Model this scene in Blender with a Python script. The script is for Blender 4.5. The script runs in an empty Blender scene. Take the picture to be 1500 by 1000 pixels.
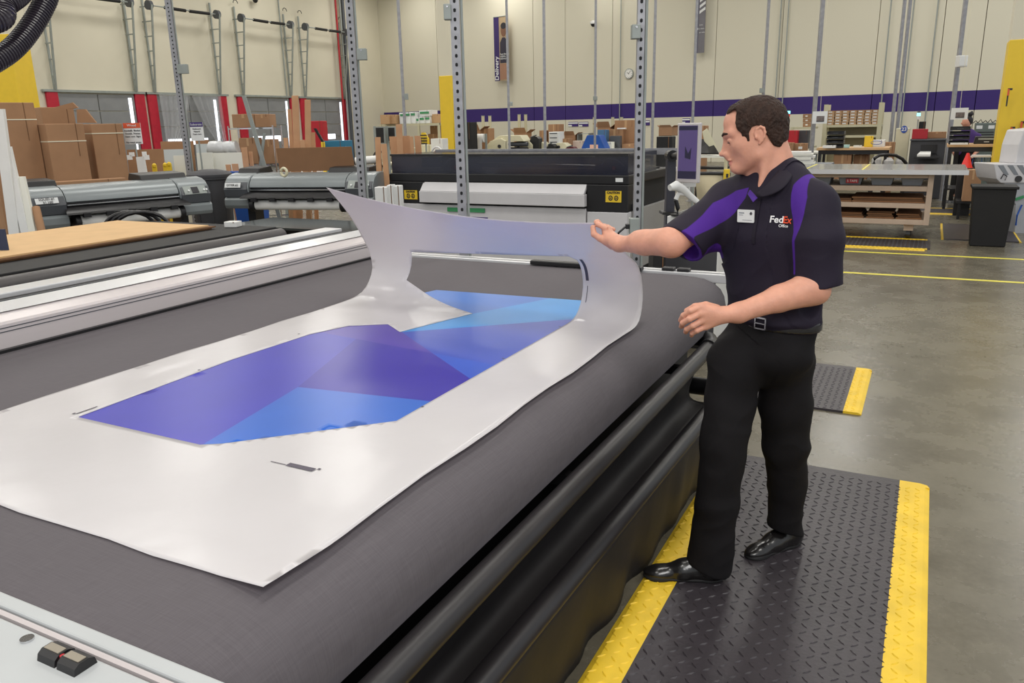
import bpy, bmesh, math, random
import numpy as np
from mathutils import Vector as V, Matrix, noise, geometry
from mathutils.bvhtree import BVHTree
random.seed(7)
sin, cos, pi = math.sin, math.cos, math.pi
S = bpy.context.scene
COL = S.collection

# ---------------------------------------------------------------- camera
FP, TH, RO, EYE = 1159.0, math.atan(319 / 1159.0), 0.022, 1.67
AZ = math.atan2(627, FP / cos(TH))
fwd = V((-sin(AZ) * cos(TH), cos(AZ) * cos(TH), -sin(TH)))
r0 = V((cos(AZ), sin(AZ), 0))
u0 = r0.cross(fwd)
kc = 1 / math.sqrt(1 + RO * RO)
Rv = (r0 - u0 * RO) * kc
Uv = (r0 * RO + u0) * kc
CAM = V((0, 0, EYE))
cd = bpy.data.cameras.new('camera'); cam = bpy.data.objects.new('camera', cd); COL.objects.link(cam)
cd.sensor_width = 36; cd.lens = FP / 1500 * 36; cd.clip_start = 0.05; cd.clip_end = 200
mw = Matrix((Rv, Uv, -fwd)).transposed().to_4x4(); mw.translation = CAM
cam.matrix_world = mw
S.camera = cam

def ray(x, y):
    return fwd * FP + Rv * (x - 750) - Uv * (y - 500)
def atz(x, y, z):
    d = ray(x, y); return CAM + d * ((z - EYE) / d.z)
def aty(x, y, yy):
    d = ray(x, y); return CAM + d * (yy / d.y)
def atx(x, y, xx):
    d = ray(x, y); return CAM + d * (xx / d.x)
HF = V((-sin(AZ), cos(AZ), 0))
def atd(x, y, dd):
    d = ray(x, y); return CAM + d * (dd / d.dot(HF))

# ---------------------------------------------------------------- world, lamps, exposure
w = bpy.data.worlds.new('world'); S.world = w; w.use_nodes = True
w.node_tree.nodes['Background'].inputs[0].default_value = (0.93, 0.97, 1.0, 1)
w.node_tree.nodes['Background'].inputs[1].default_value = 0.5
S.view_settings.view_transform = 'Standard'; S.view_settings.look = 'None'
S.view_settings.gamma = 1; S.view_settings.exposure = 0.38; S.view_settings.use_curve_mapping = False
def area(name, loc, sx, sy, power, col=(1, 0.975, 0.925)):
    l = bpy.data.lights.new(name, 'AREA'); l.shape = 'RECTANGLE'; l.size = sx; l.size_y = sy
    l.energy = power; l.color = col
    o = bpy.data.objects.new(name, l); COL.objects.link(o); o.location = loc
    return o
for ix in range(6):
    for iy in range(7):
        area('ceiling_lamp', (-24 + ix * 5.6, -3.5 + iy * 6.2, 8.75), 1.2, 2.4, 105)

soft = area('added_fill_lamp', (1.6, -1.8, 4.2), 2.0, 2.0, 95, (1, 0.98, 0.96))  # unseen fill lamp, added to brighten the table and the man
soft.rotation_euler = (V((-1.2, 2.4, 0.9)) - V(soft.location)).to_track_quat('-Z', 'Y').to_euler()

# ---------------------------------------------------------------- materials
def lin(c):
    return tuple(((v / 255) / 12.92 if v / 255 <= 0.04045 else ((v / 255 + 0.055) / 1.055) ** 2.4) for v in c) + (1,)
MATS = {}
def mat(name, rgb, rough=0.5, metal=0.0, var=0.0, scale=6.0, bump=0.0, bscale=60.0, spec=0.5, coat=0.0,
        emit=0.0, alpha=1.0, trans=0.0, stretch=None):
    if name in MATS: return MATS[name]
    m = bpy.data.materials.new(name); m.use_nodes = True; nt = m.node_tree
    b = nt.nodes['Principled BSDF']
    b.inputs['Base Color'].default_value = lin(rgb); b.inputs['Roughness'].default_value = rough
    b.inputs['Metallic'].default_value = metal; b.inputs['Specular IOR Level'].default_value = spec
    b.inputs['Coat Weight'].default_value = coat
    b.inputs['Alpha'].default_value = alpha; b.inputs['Transmission Weight'].default_value = trans
    if emit:
        b.inputs['Emission Color'].default_value = lin(rgb); b.inputs['Emission Strength'].default_value = emit
    tc = nt.nodes.new('ShaderNodeTexCoord'); src = tc.outputs['Object']
    if stretch:
        mp = nt.nodes.new('ShaderNodeMapping'); mp.inputs['Scale'].default_value = stretch
        nt.links.new(src, mp.inputs[0]); src = mp.outputs[0]
    n = nt.nodes.new('ShaderNodeTexNoise'); n.inputs['Scale'].default_value = scale; n.inputs['Detail'].default_value = 6
    nt.links.new(src, n.inputs['Vector'])
    r = nt.nodes.new('ShaderNodeValToRGB'); c = lin(rgb)
    va = max(var, 0.03)
    r.color_ramp.elements[0].position = 0.3; r.color_ramp.elements[1].position = 0.7
    r.color_ramp.elements[0].color = tuple(max(0, x * (1 - va)) for x in c[:3]) + (1,)
    r.color_ramp.elements[1].color = tuple(min(1, x * (1 + va)) for x in c[:3]) + (1,)
    nt.links.new(n.outputs[0], r.inputs[0]); nt.links.new(r.outputs[0], b.inputs['Base Color'])
    if bump:
        n2 = nt.nodes.new('ShaderNodeTexNoise'); n2.inputs['Scale'].default_value = bscale; n2.inputs['Detail'].default_value = 4
        nt.links.new(src, n2.inputs['Vector'])
        bp = nt.nodes.new('ShaderNodeBump'); bp.inputs['Strength'].default_value = bump; bp.inputs['Distance'].default_value = 0.01
        nt.links.new(n2.outputs[0], bp.inputs['Height']); nt.links.new(bp.outputs[0], b.inputs['Normal'])
    MATS[name] = m
    return m
def nodes(m): return m.node_tree, m.node_tree.nodes['Principled BSDF']

M_card = mat('cardboard', (160, 122, 90), 0.85, var=0.10, scale=3, bump=0.05, bscale=90)
M_card2 = mat('cardboard_pale', (186, 150, 112), 0.85, var=0.08, scale=3, bump=0.05)
M_cardd = mat('cardboard_edge', (112, 80, 54), 0.9, var=0.15)
M_flap = mat('cardboard_inside', (140, 100, 68), 0.9, var=0.1)
M_white = mat('white_paint', (222, 222, 220), 0.35, var=0.02)
M_paper = mat('white_paper', (235, 234, 230), 0.6)
M_foam = mat('white_foam_board', (226, 226, 216), 0.7, var=0.05, scale=1.5)
M_black = mat('black_plastic', (26, 25, 27), 0.4, var=0.1)
M_blackm = mat('matte_black', (22, 21, 22), 0.7, var=0.15)
M_blackr = mat('black_rubber', (56, 51, 55), 0.42, var=0.12, scale=12, bump=0.15)
M_steel = mat('galvanised_steel', (152, 152, 156), 0.42, metal=0.35, var=0.15, scale=14)
M_steelp = mat('grey_painted_steel', (150, 156, 152), 0.5, metal=0.2, var=0.08)
M_hole = mat('dark_slot', (20, 20, 22), 0.8)
M_alu = mat('aluminium_white', (208, 208, 210), 0.3, metal=0.25, var=0.02, scale=2)
M_alus = mat('aluminium_satin', (206, 198, 198), 0.28, metal=0.12, var=0.04, scale=2, stretch=(8, 0.3, 8))
M_chrome = mat('chrome', (210, 210, 212), 0.15, metal=1.0)
M_yellow = mat('yellow_rubber', (228, 190, 46), 0.5, var=0.10, scale=9, bump=0.1)
M_yelp = mat('yellow_paint', (232, 196, 48), 0.5, var=0.03)
M_yell = mat('floor_line_yellow', (226, 214, 78), 0.45, var=0.08, scale=9)
M_purple = mat('purple_paint', (58, 36, 112), 0.5)
M_red = mat('red_vinyl', (178, 22, 48), 0.45, var=0.12)
M_redp = mat('red_plastic', (176, 28, 40), 0.4)
M_blue = mat('blue_plastic', (24, 78, 160), 0.45, var=0.06)
M_grey = mat('printer_grey', (132, 138, 140), 0.32, metal=0.15, var=0.02)
M_greyd = mat('printer_dark_grey', (74, 77, 82), 0.38, var=0.03)
M_greyt = mat('tub_grey', (128, 132, 138), 0.5, var=0.04)
M_bind = mat('bin_dark_grey', (62, 62, 66), 0.6, var=0.08)
M_beige = mat('beige_steel', (196, 190, 160), 0.5, var=0.03)
M_cream = mat('cream_plastic', (214, 208, 178), 0.45, var=0.03)
M_wood = mat('pale_wood', (206, 168, 124), 0.5, var=0.12, scale=4, stretch=(0.6, 8, 8))
M_woodf = mat('wood_frame', (190, 168, 148), 0.6, var=0.06)
M_plank = mat('board_offcut', (196, 150, 112), 0.75, var=0.12, scale=4)
M_string = mat('white_band', (220, 214, 190), 0.6)
M_sign = mat('sign_white', (226, 228, 228), 0.5)
M_orange = mat('sign_orange', (214, 88, 52), 0.5)
M_green = mat('print_green', (60, 140, 90), 0.5)
M_darkt = mat('lettering_dark', (40, 38, 44), 0.6)
M_glass = mat('smoked_cover', (38, 40, 58), 0.12, spec=0.8, var=0.05, alpha=0.6)
M_clear = mat('clear_plastic_sheet', (205, 208, 212), 0.2, alpha=0.35, bump=0.5, bscale=4)
M_door = mat('dock_door_grey', (132, 134, 136), 0.5, var=0.08, scale=2)
M_day = mat('daylight_gap', (235, 240, 250), 0.5, emit=1.6)
M_skin = mat('skin', (213, 155, 131), 0.5, var=0.07, scale=30, bump=0.10, bscale=140, spec=0.35)
M_hair = mat('hair_brown', (50, 33, 25), 0.6, spec=0.25, var=0.35, scale=90, bump=0.8, bscale=160, stretch=(1, 1, 0.5))

# ---------------------------------------------------------------- mesh helpers
class MB:
    def __init__(s, M=None):
        s.v = []; s.f = []; s.M = M or Matrix.Identity(4)
    def av(s, p):
        s.v.append(s.M @ V(p)); return len(s.v) - 1
    def box(s, x0, x1, y0, y1, z0, z1):
        a = [s.av(p) for p in ((x0, y0, z0), (x1, y0, z0), (x1, y1, z0), (x0, y1, z0), (x0, y0, z1), (x1, y0, z1), (x1, y1, z1), (x0, y1, z1))]
        for q in ((0, 3, 2, 1), (4, 5, 6, 7), (0, 1, 5, 4), (1, 2, 6, 5), (2, 3, 7, 6), (3, 0, 4, 7)):
            s.f.append([a[i] for i in q])
        return s
    def taper(s, x0, x1, y0, y1, z0, z1, k):   # box whose bottom is inset by k
        a = [s.av(p) for p in ((x0 + k, y0 + k, z0), (x1 - k, y0 + k, z0), (x1 - k, y1 - k, z0), (x0 + k, y1 - k, z0), (x0, y0, z1), (x1, y0, z1), (x1, y1, z1), (x0, y1, z1))]
        for q in ((0, 3, 2, 1), (4, 5, 6, 7), (0, 1, 5, 4), (1, 2, 6, 5), (2, 3, 7, 6), (3, 0, 4, 7)):
            s.f.append([a[i] for i in q])
        return s
    def prism(s, pts, t0, t1, axis='x'):       # outline extruded along an axis
        def pos(p, t):
            return {'x': (t, p[0], p[1]), 'y': (p[0], t, p[1]), 'z': (p[0], p[1], t)}[axis]
        A = [s.av(pos(p, t0)) for p in pts]; B = [s.av(pos(p, t1)) for p in pts]
        n = len(pts)
        s.f.append(A[::-1]); s.f.append(B)
        for i in range(n):
            j = (i + 1) % n; s.f.append([A[i], A[j], B[j], B[i]])
        return s
    def tube(s, pts, r, n=10, cap=True, radii=None):
        pts = [V(p) for p in pts]; rings = []
        up = V((0, 0, 1))
        for i, p in enumerate(pts):
            t = (pts[min(i + 1, len(pts) - 1)] - pts[max(i - 1, 0)]).normalized()
            a = t.cross(up)
            if a.length < 0.05: a = t.cross(V((1, 0, 0)))
            a.normalize(); b = t.cross(a)
            if i and False: pass
            rr = radii[i] if radii else r
            rings.append([s.av(p + a * (rr * cos(2 * pi * k / n)) + b * (rr * sin(2 * pi * k / n))) for k in range(n)])
        for A, B in zip(rings, rings[1:]):
            for k in range(n):
                j = (k + 1) % n; s.f.append([A[k], A[j], B[j], B[k]])
        if cap:
            s.f.append(rings[0][::-1]); s.f.append(rings[-1])
        return s
    def cyl(s, p0, p1, r, n=16, r2=None):
        return s.tube([p0, p1], r, n, radii=[r, r if r2 is None else r2])
    def lathe(s, prof, c, n=20):
        rings = [[s.av((c[0] + r * cos(2 * pi * k / n), c[1] + r * sin(2 * pi * k / n), z)) for k in range(n)] for r, z in prof]
        for A, B in zip(rings, rings[1:]):
            for k in range(n):
                j = (k + 1) % n; s.f.append([A[k], A[j], B[j], B[k]])
        s.f.append(rings[0][::-1]); s.f.append(rings[-1])
        return s
    def quad(s, *p):
        s.f.append([s.av(q) for q in p]); return s
    def slab(s, pts, off):                     # polygon of 3-D points with a thickness vector
        A = [s.av(p) for p in pts]; B = [s.av(V(p) + V(off)) for p in pts]; n = len(pts)
        s.f.append(A[::-1]); s.f.append(B)
        for i in range(n):
            j = (i + 1) % n; s.f.append([A[i], A[j], B[j], B[i]])
        return s

def obj(name, mb, m, parent=None, smooth=False, bevel=0.0, origin=None):
    vs = mb.v; o0 = V(origin) if origin is not None else (parent_world(parent) if parent else base_of(vs))
    me = bpy.data.meshes.new(name)
    me.from_pydata([tuple(p - o0) for p in vs], [], mb.f)
    bm = bmesh.new(); bm.from_mesh(me); bmesh.ops.recalc_face_normals(bm, faces=bm.faces); bm.to_mesh(me); bm.free()
    me.materials.append(m)
    if smooth:
        for p in me.polygons: p.use_smooth = True
        me.set_sharp_from_angle(angle=0.7)
    o = bpy.data.objects.new(name, me); COL.objects.link(o)
    if parent: o.parent = parent; o.location = o0 - parent_world(parent)
    else: o.location = o0
    if bevel:
        bv = o.modifiers.new('bevel', 'BEVEL'); bv.width = bevel; bv.segments = 2; bv.limit_method = 'ANGLE'; bv.angle_limit = 0.6
    return o
def parent_world(o):
    p = V(o.location)
    while o.parent: o = o.parent; p += V(o.location)
    return p
def base_of(vs):
    xs = [p.x for p in vs]; ys = [p.y for p in vs]; zs = [p.z for p in vs]
    return V(((min(xs) + max(xs)) / 2, (min(ys) + max(ys)) / 2, min(zs)))
def tag(o, label=None, cat=None, group=None, kind=None):
    if label: o['label'] = label
    if cat: o['category'] = cat
    if group: o['group'] = group
    if kind: o['kind'] = kind
    return o
def thing(name, label, cat, loc, group=None):
    o = bpy.data.objects.new(name, None); COL.objects.link(o); o.location = V(loc); o.empty_display_size = 0.1
    return tag(o, label, cat, group)
def struct(name, mb, m, parent=None, **k):
    o = obj(name, mb, m, parent, **k)
    if not parent: o['kind'] = 'structure'
    return o
def dup(root, loc, label=None, group=None):
    r = root.copy(); COL.objects.link(r); r.location = V(loc)
    if label: r['label'] = label
    if group: r['group'] = group
    for ch in list(root.children):
        c = ch.copy(); COL.objects.link(c); c.parent = r
        for g in ch.children:
            d = g.copy(); COL.objects.link(d); d.parent = c
    return r
def frame(p, a):
    return Matrix.Translation(V(p)) @ Matrix.Rotation(a, 4, 'Z')
def text(name, s, size, M, m, parent, ext=0.0015, bold=0.0, align='CENTER', conform=None):
    """flat lettering built as a mesh; M maps text x-right / y-up to the world"""
    cu = bpy.data.curves.new(name, 'FONT'); cu.body = s; cu.size = size; cu.extrude = ext; cu.offset = bold
    cu.align_x = align; cu.align_y = 'CENTER'; cu.resolution_u = 3
    t = bpy.data.objects.new('tmp', cu); COL.objects.link(t)
    dg = bpy.context.evaluated_depsgraph_get(); me = bpy.data.meshes.new_from_object(t.evaluated_get(dg))
    bpy.data.objects.remove(t)
    o0 = parent_world(parent) if parent else V((0, 0, 0))
    for v in me.vertices:
        p = M @ v.co
        if conform: p = conform(p)
        v.co = p - o0
    me.materials.clear(); me.materials.append(m)
    o = bpy.data.objects.new(name, me); COL.objects.link(o); o.parent = parent
    return o
def tmat(p, right, up):
    r = V(right).normalized(); u = V(up).normalized(); n = r.cross(u)
    m = Matrix((r, u, n)).transposed().to_4x4(); m.translation = V(p); return m

# ---------------------------------------------------------------- setting
XW = -27.0
def yback(x): return 31.4 - 0.212 * x
m = mat('floor_concrete', (124, 118, 104), 0.3)
nt, b = nodes(m)
tc = nt.nodes.new('ShaderNodeTexCoord')
mus = []
for sc, det in ((0.5, 8), (3.0, 10), (40.0, 6)):
    n = nt.nodes.new('ShaderNodeTexNoise'); n.inputs['Scale'].default_value = sc; n.inputs['Detail'].default_value = det
    n.inputs['Roughness'].default_value = 0.65
    nt.links.new(tc.outputs['Object'], n.inputs['Vector']); mus.append(n)
a1 = nt.nodes.new('ShaderNodeMath'); a1.operation = 'ADD'; nt.links.new(mus[0].outputs[0], a1.inputs[0]); nt.links.new(mus[1].outputs[0], a1.inputs[1])
a2 = nt.nodes.new('ShaderNodeMath'); a2.operation = 'MULTIPLY_ADD'; nt.links.new(mus[2].outputs[0], a2.inputs[0]); a2.inputs[1].default_value = 0.5; nt.links.new(a1.outputs[0], a2.inputs[2])
rp = nt.nodes.new('ShaderNodeValToRGB'); rp.color_ramp.elements[0].position = 0.85 / 2; rp.color_ramp.elements[1].position = 1.55 / 2
rp.color_ramp.elements[0].color = lin((72, 67, 56)); rp.color_ramp.elements[1].color = lin((116, 110, 95))
h = nt.nodes.new('ShaderNodeMath'); h.operation = 'MULTIPLY'; h.inputs[1].default_value = 0.5
nt.links.new(a2.outputs[0], h.inputs[0]); nt.links.new(h.outputs[0], rp.inputs[0]); nt.links.new(rp.outputs[0], b.inputs['Base Color'])
mr = nt.nodes.new('ShaderNodeMapRange'); mr.inputs['To Min'].default_value = 0.16; mr.inputs['To Max'].default_value = 0.38
nt.links.new(mus[1].outputs[0], mr.inputs[0]); nt.links.new(mr.outputs[0], b.inputs['Roughness'])
struct('floor', MB().box(-27.4, 6.5, -8, 38, -0.1, 0), m)
M_wall = mat('wall_cream', (214, 208, 188), 0.75, var=0.03, scale=0.6, bump=0.04, bscale=20)
M_wback = mat('wall_cream_striped', (214, 208, 188), 0.75)
nt, b = nodes(M_wback)
tc = nt.nodes.new('ShaderNodeTexCoord'); sx = nt.nodes.new('ShaderNodeSeparateXYZ'); nt.links.new(tc.outputs['Object'], sx.inputs[0])
g1 = nt.nodes.new('ShaderNodeMath'); g1.operation = 'GREATER_THAN'; g1.inputs[1].default_value = 1.78; nt.links.new(sx.outputs[2], g1.inputs[0])
g2 = nt.nodes.new('ShaderNodeMath'); g2.operation = 'LESS_THAN'; g2.inputs[1].default_value = 2.40; nt.links.new(sx.outputs[2], g2.inputs[0])
g3 = nt.nodes.new('ShaderNodeMath'); g3.operation = 'MULTIPLY'; nt.links.new(g1.outputs[0], g3.inputs[0]); nt.links.new(g2.outputs[0], g3.inputs[1])
mx = nt.nodes.new('ShaderNodeMix'); mx.data_type = 'RGBA'; nt.links.new(g3.outputs[0], mx.inputs[0])
mx.inputs[6].default_value = lin((212, 207, 188)); mx.inputs[7].default_value = lin((54, 34, 108))
nt.links.new(mx.outputs[2], b.inputs['Base Color'])
wl = struct('wall_left', MB().box(XW - 0.3, XW, -8, 37.4, 0, 9), M_wall)
# back wall: cast panels with open joints between them
ang = math.atan(-0.212)
wb = struct('wall_back', MB(frame((0, yback(0), 0), ang)).box(-28.2, 7, 0.12, 0.3, 0, 9), M_hole)
seams = [-28.0]
for px in (640, 781, 828, 897, 1049, 1145, 1285, 1380, 1440):
    d = ray(px, 60); t = yback(0) / (d.y + 0.212 * d.x); seams.append((CAM + d * t).x / cos(ang))
seams.append(6.9)
for a, b_ in zip(seams, seams[1:]):
    o = obj('panel', MB(frame((0, yback(0), 0), ang)).box(a + 0.012, b_ - 0.012, 0, 0.12, 0, 9), M_wback, wb, origin=(0, yback(0), 0))
struct('ceiling', MB().box(-27.4, 6.5, -8, 38, 9, 9.2), mat('ceiling_white', (205, 203, 196), 0.8))

# painted floor lines
def fline(n, pts, wd):
    a, b_ = V(pts[0]), V(pts[1]); d = (b_ - a).normalized(); s_ = V((-d.y, d.x, 0)) * wd / 2
    struct('trim_%d' % n, MB().slab([a + s_, a - s_, b_ - s_, b_ + s_], (0, 0, 0.002)), M_yell)
fline(1, [(-3.2, 10.9, 0.0005), (6.3, 11.0, 0.0005)], 0.07)
fline(2, [(-3.2, 9.36, 0.0005), (6.3, 9.44, 0.0005)], 0.07)
fline(3, [(-7.0, 8.0, 0.0005), (-4.4, 9.0, 0.0005)], 0.07)
fline(4, [(-9.5, 7.4, 0.0005), (-7.0, 8.0, 0.0005)], 0.07)

# ---------------------------------------------------------------- cutting table
T = 0.85
M_belt = mat('belt_felt', (92, 88, 92), 0.85, var=0.08, scale=2.2)
nt, b = nodes(M_belt)
tc = nt.nodes.new('ShaderNodeTexCoord'); wv = []
prev = None
for vec in ((420, 14, 14), (14, 420, 14)):
    mp = nt.nodes.new('ShaderNodeMapping'); mp.inputs['Scale'].default_value = vec; nt.links.new(tc.outputs['Object'], mp.inputs[0])
    n = nt.nodes.new('ShaderNodeTexNoise'); n.inputs['Scale'].default_value = 1.0; n.inputs['Detail'].default_value = 3
    nt.links.new(mp.outputs[0], n.inputs['Vector']); wv.append(n)
ad = nt.nodes.new('ShaderNodeMath'); ad.operation = 'ADD'; nt.links.new(wv[0].outputs[0], ad.inputs[0]); nt.links.new(wv[1].outputs[0], ad.inputs[1])
rp = nt.nodes.new('ShaderNodeValToRGB'); rp.color_ramp.elements[0].position = 0.35; rp.color_ramp.elements[1].position = 0.66
rp.color_ramp.elements[0].color = lin((83, 78, 82)); rp.color_ramp.elements[1].color = lin((92, 87, 91))
hh = nt.nodes.new('ShaderNodeMath'); hh.operation = 'MULTIPLY'; hh.inputs[1].default_value = 0.5
nt.links.new(ad.outputs[0], hh.inputs[0]); nt.links.new(hh.outputs[0], rp.inputs[0]); nt.links.new(rp.outputs[0], b.inputs['Base Color'])
bp = nt.nodes.new('ShaderNodeBump'); bp.inputs['Strength'].default_value = 0.15; bp.inputs['Distance'].default_value = 0.001
nt.links.new(ad.outputs[0], bp.inputs['Height']); nt.links.new(bp.outputs[0], b.inputs['Normal'])

tb = thing('cutting_table', 'big flatbed cutting table with dark grey felt belt, white side beams and black cloth skirt', 'cutting table', (-2.0, 2.4, 0))
prof = [(-3.14, T - 0.03), (-3.14, T)]
prof += [(-1.16, T), (-1.08, T - 0.004), (-1.02, T - 0.012), (-0.965, T - 0.032), (-0.928, T - 0.062), (-0.907, T - 0.10), (-0.897, T - 0.15), (-0.905, 0.64)]
prof += [(-0.915, 0.64), (-0.907, T - 0.15), (-0.917, T - 0.10), (-0.938, T - 0.068), (-0.975, T - 0.04), (-1.03, T - 0.024), (-1.16, T - 0.02)]
obj('belt', MB().prism(prof, 0.70, 4.22, 'y'), M_belt, tb, smooth=True)
mb = MB()
mb.box(-3.1, -1.12, 0.45, 4.2, 0.66, T - 0.035)
obj('bed', mb, M_blackm, tb)
for (x, y) in ((-3.0, 0.55), (-3.0, 4.0), (-1.3, 0.55), (-1.3, 2.3), (-1.3, 4.0), (-3.0, 2.3)):
    obj('leg', MB().box(x - 0.06, x + 0.06, y - 0.06, y + 0.06, 0, 0.66), M_steelp, tb)
# near end panel and its rim
M_panel = mat('panel_grey_white', (176, 179, 180), 0.4, var=0.01)
obj('end_panel', MB().box(-3.6, -0.80, 0.22, 0.652, T - 0.16, T + 0.012), M_panel, tb, bevel=0.004)
obj('rim', MB().box(-3.6, -0.80, 0.658, 0.668, T - 0.1, T + 0.010), mat('rim_warm', (186, 178, 178), 0.4), tb)
obj('rim', MB().box(-3.6, -0.80, 0.672, 0.70, T - 0.1, T + 0.014), M_panel, tb, bevel=0.004)
q = atz(97, 962, T + 0.02)
for k, dx in enumerate((-0.024, 0.025)):
    cw = 0.0215
    pc = [(-0.020, 0), (0.020, 0), (0.017, 0.012), (0.007, 0.017), (-0.009, 0.017), (-0.017, 0.011)]
    c = obj('clip', MB(Matrix.Translation((q.x + dx, q.y, T + 0.012))).prism(pc, -cw, cw, 'x'), M_black, tb, origin=(q.x + dx, q.y, T + 0.012))
    obj('grip', MB().box(q.x + dx - 0.018, q.x + dx + 0.018, q.y - 0.008, q.y + 0.006, T + 0.028, T + 0.0305), mat('tan_strip', (150, 142, 128), 0.4, metal=0.4), c, origin=parent_world(c))
tag(obj('indicator', MB().cyl((q.x + 0.001, q.y - 0.006, T + 0.014), (q.x + 0.001, q.y - 0.006, T + 0.028), 0.004, 10), M_redp, tb), 'small red dot between the clips')
q = atz(40, 937, T + 0.012)
obj('screw', MB().cyl((q.x, q.y, T + 0.012), (q.x, q.y, T + 0.016), 0.011, 16), M_chrome, tb)
# far end rail
obj('end_rail', MB().box(-3.15, -0.875, 4.235, 4.33, T - 0.035, T + 0.012), M_alu, tb, bevel=0.004)
obj('end_rail_groove', MB().box(-3.15, -0.90, 4.265, 4.272, T + 0.010, T + 0.0135), M_greyd, tb)
tag(obj('cable_bar', MB().box(-2.06, -1.37, 4.20, 4.255, T + 0.005, T + 0.032), M_black, tb, bevel=0.006), 'long black bar lying along the far rail')
for px in (971, 996):
    q = atz(px, 400, T + 0.015)
    obj('clip', MB().box(q.x - 0.035, q.x + 0.035, 4.25, 4.30, T + 0.01, T + 0.03), M_black, tb, bevel=0.006)
# left side beam: extruded profile with facets
pr = [(-3.15, 0.70), (-3.15, 0.955), (-3.158, 0.965), (-3.23, 0.985), (-3.36, 0.992), (-3.40, 0.988), (-3.415, 0.93), (-3.415, 0.70)]
obj('side_beam', MB().prism(pr, 0.2, 4.33, 'y'), M_alus, tb)
obj('side_beam_cap', MB().prism([(-3.235, 0.986), (-3.225, 0.99), (-3.37, 1.002), (-3.405, 0.994)], 0.2, 4.33, 'y'), M_alu, tb)
obj('track_slot', MB().box(-3.56, -3.42, 0.2, 4.33, 0.80, 0.978), M_blackm, tb)
obj('rack_strip', MB().box(-3.50, -3.49, 0.2, 4.33, 0.97, 0.982), M_greyd, tb)
obj('hose_port', MB().cyl((-3.5, 0.6, 0.9), (-3.5, 0.6, 1.03), 0.05, 16), M_black, tb)
obj('hose_port', MB().cyl((-3.55, 0.35, 0.9), (-3.55, 0.35, 1.03), 0.05, 16), M_black, tb)
obj('outer_rail', MB().box(-3.71, -3.565, 0.2, 4.33, 0.70, 0.998), M_alu, tb, bevel=0.005)
for z_ in (0.925, 0.94):
    obj('beam_groove', MB().box(-3.151, -3.1485, 0.2, 4.33, z_, z_ + 0.0035), M_greyd, tb)
obj('beam_shadow_line', MB().box(-3.15, -3.125, 0.7, 4.23, T - 0.01, T + 0.012), M_black, tb)  # black strip painting the shadow line along the beam's bottom edge
# take-up rails on the operator side
def rail(name, x, z_, r, y0, y1, x0=None):
    pts = [(x0 if x0 is not None else x, y0, z_), (x, y1, z_)]
    return obj(name, MB().tube([V(pts[0]).lerp(V(pts[1]), k / 8) for k in range(9)], r, 20), M_rail, tb, smooth=True)
M_rail = mat('rail_black', (32, 29, 31), 0.42, var=0.25, scale=5, spec=0.6)
r1 = rail('upper_rail', -0.862, 0.60, 0.036, 0.3, 3.72)
r2 = rail('lower_rail', -0.80, 0.345, 0.036, 0.3, 3.72, -0.87)
for x, z_ in ((-0.862, 0.60), (-0.80, 0.345)):
    obj('elbow', MB().tube([(x, 3.70, z_), (x, 3.76, z_), (x - 0.02, 3.80, z_ + 0.01), (x - 0.07, 3.83, z_ + 0.015), (x - 0.2, 3.83, z_ + 0.015)], 0.045, 18), M_black, tb, smooth=True)
M_cloth = mat('black_cloth', (31, 28, 29), 0.6, var=0.3, scale=3, bump=0.35, bscale=5, spec=0.4)
mb = MB(); NX, NZ = 90, 10
def cl(t, k):
    y = 0.3 + 3.42 * t; s_ = k / NZ
    xr = -0.87 + 0.07 * t
    x = -0.862 * (1 - s_) + (xr - 0.04) * s_ - 0.10 * sin(pi * s_); z_ = 0.60 * (1 - s_) + 0.32 * s_ - 0.10 * sin(pi * s_)
    return V((x + 0.006 * noise.noise(V((y * 4, s_ * 2, 0))), y, z_))
def sk(t, k):
    y = 0.3 + 3.42 * t; s_ = k / NZ; xr = -0.87 + 0.07 * t
    w_ = 0.006 * s_ * (sin(y * 17) + sin(y * 31 + 2) * 0.6) + 0.02 * s_ * noise.noise(V((y * 5, s_, 3)))
    return V((xr + 0.033 - 0.035 * s_ + w_, y, 0.345 * (1 - s_) + 0.004 * s_))
for fn, nm, lb in ((cl, 'sling_cloth', None), (sk, 'skirt', None)):
    mb = MB(); idx = [[mb.av(fn(i / NX, k)) for k in range(NZ + 1)] for i in range(NX + 1)]
    for i in range(NX):
        for k in range(NZ):
            mb.f.append([idx[i][k], idx[i + 1][k], idx[i + 1][k + 1], idx[i][k + 1]])
    o = obj(nm, mb, M_cloth, tb, smooth=True); so = o.modifiers.new('s', 'SOLIDIFY'); so.thickness = 0.004
obj('tray_board', MB().slab([(-0.99, 1.15, 0.30), (-0.90, 1.15, 0.27), (-0.90, 1.95, 0.27), (-0.99, 1.95, 0.30)], (0, 0, 0.01)), mat('brown_board', (84, 66, 58), 0.7), tb)
obj('side_panel', MB().box(-1.12, -1.09, 0.4, 4.2, 0.05, 0.70), M_blackm, tb)
for y in (0.9, 2.2, 3.5):
    obj('bracket', MB().box(-1.10, -0.90, y - 0.02, y + 0.02, 0.52, 0.56), M_black, tb)
    obj('bracket', MB().box(-1.10, -0.90, y - 0.02, y + 0.02, 0.27, 0.31), M_black, tb)

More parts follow.
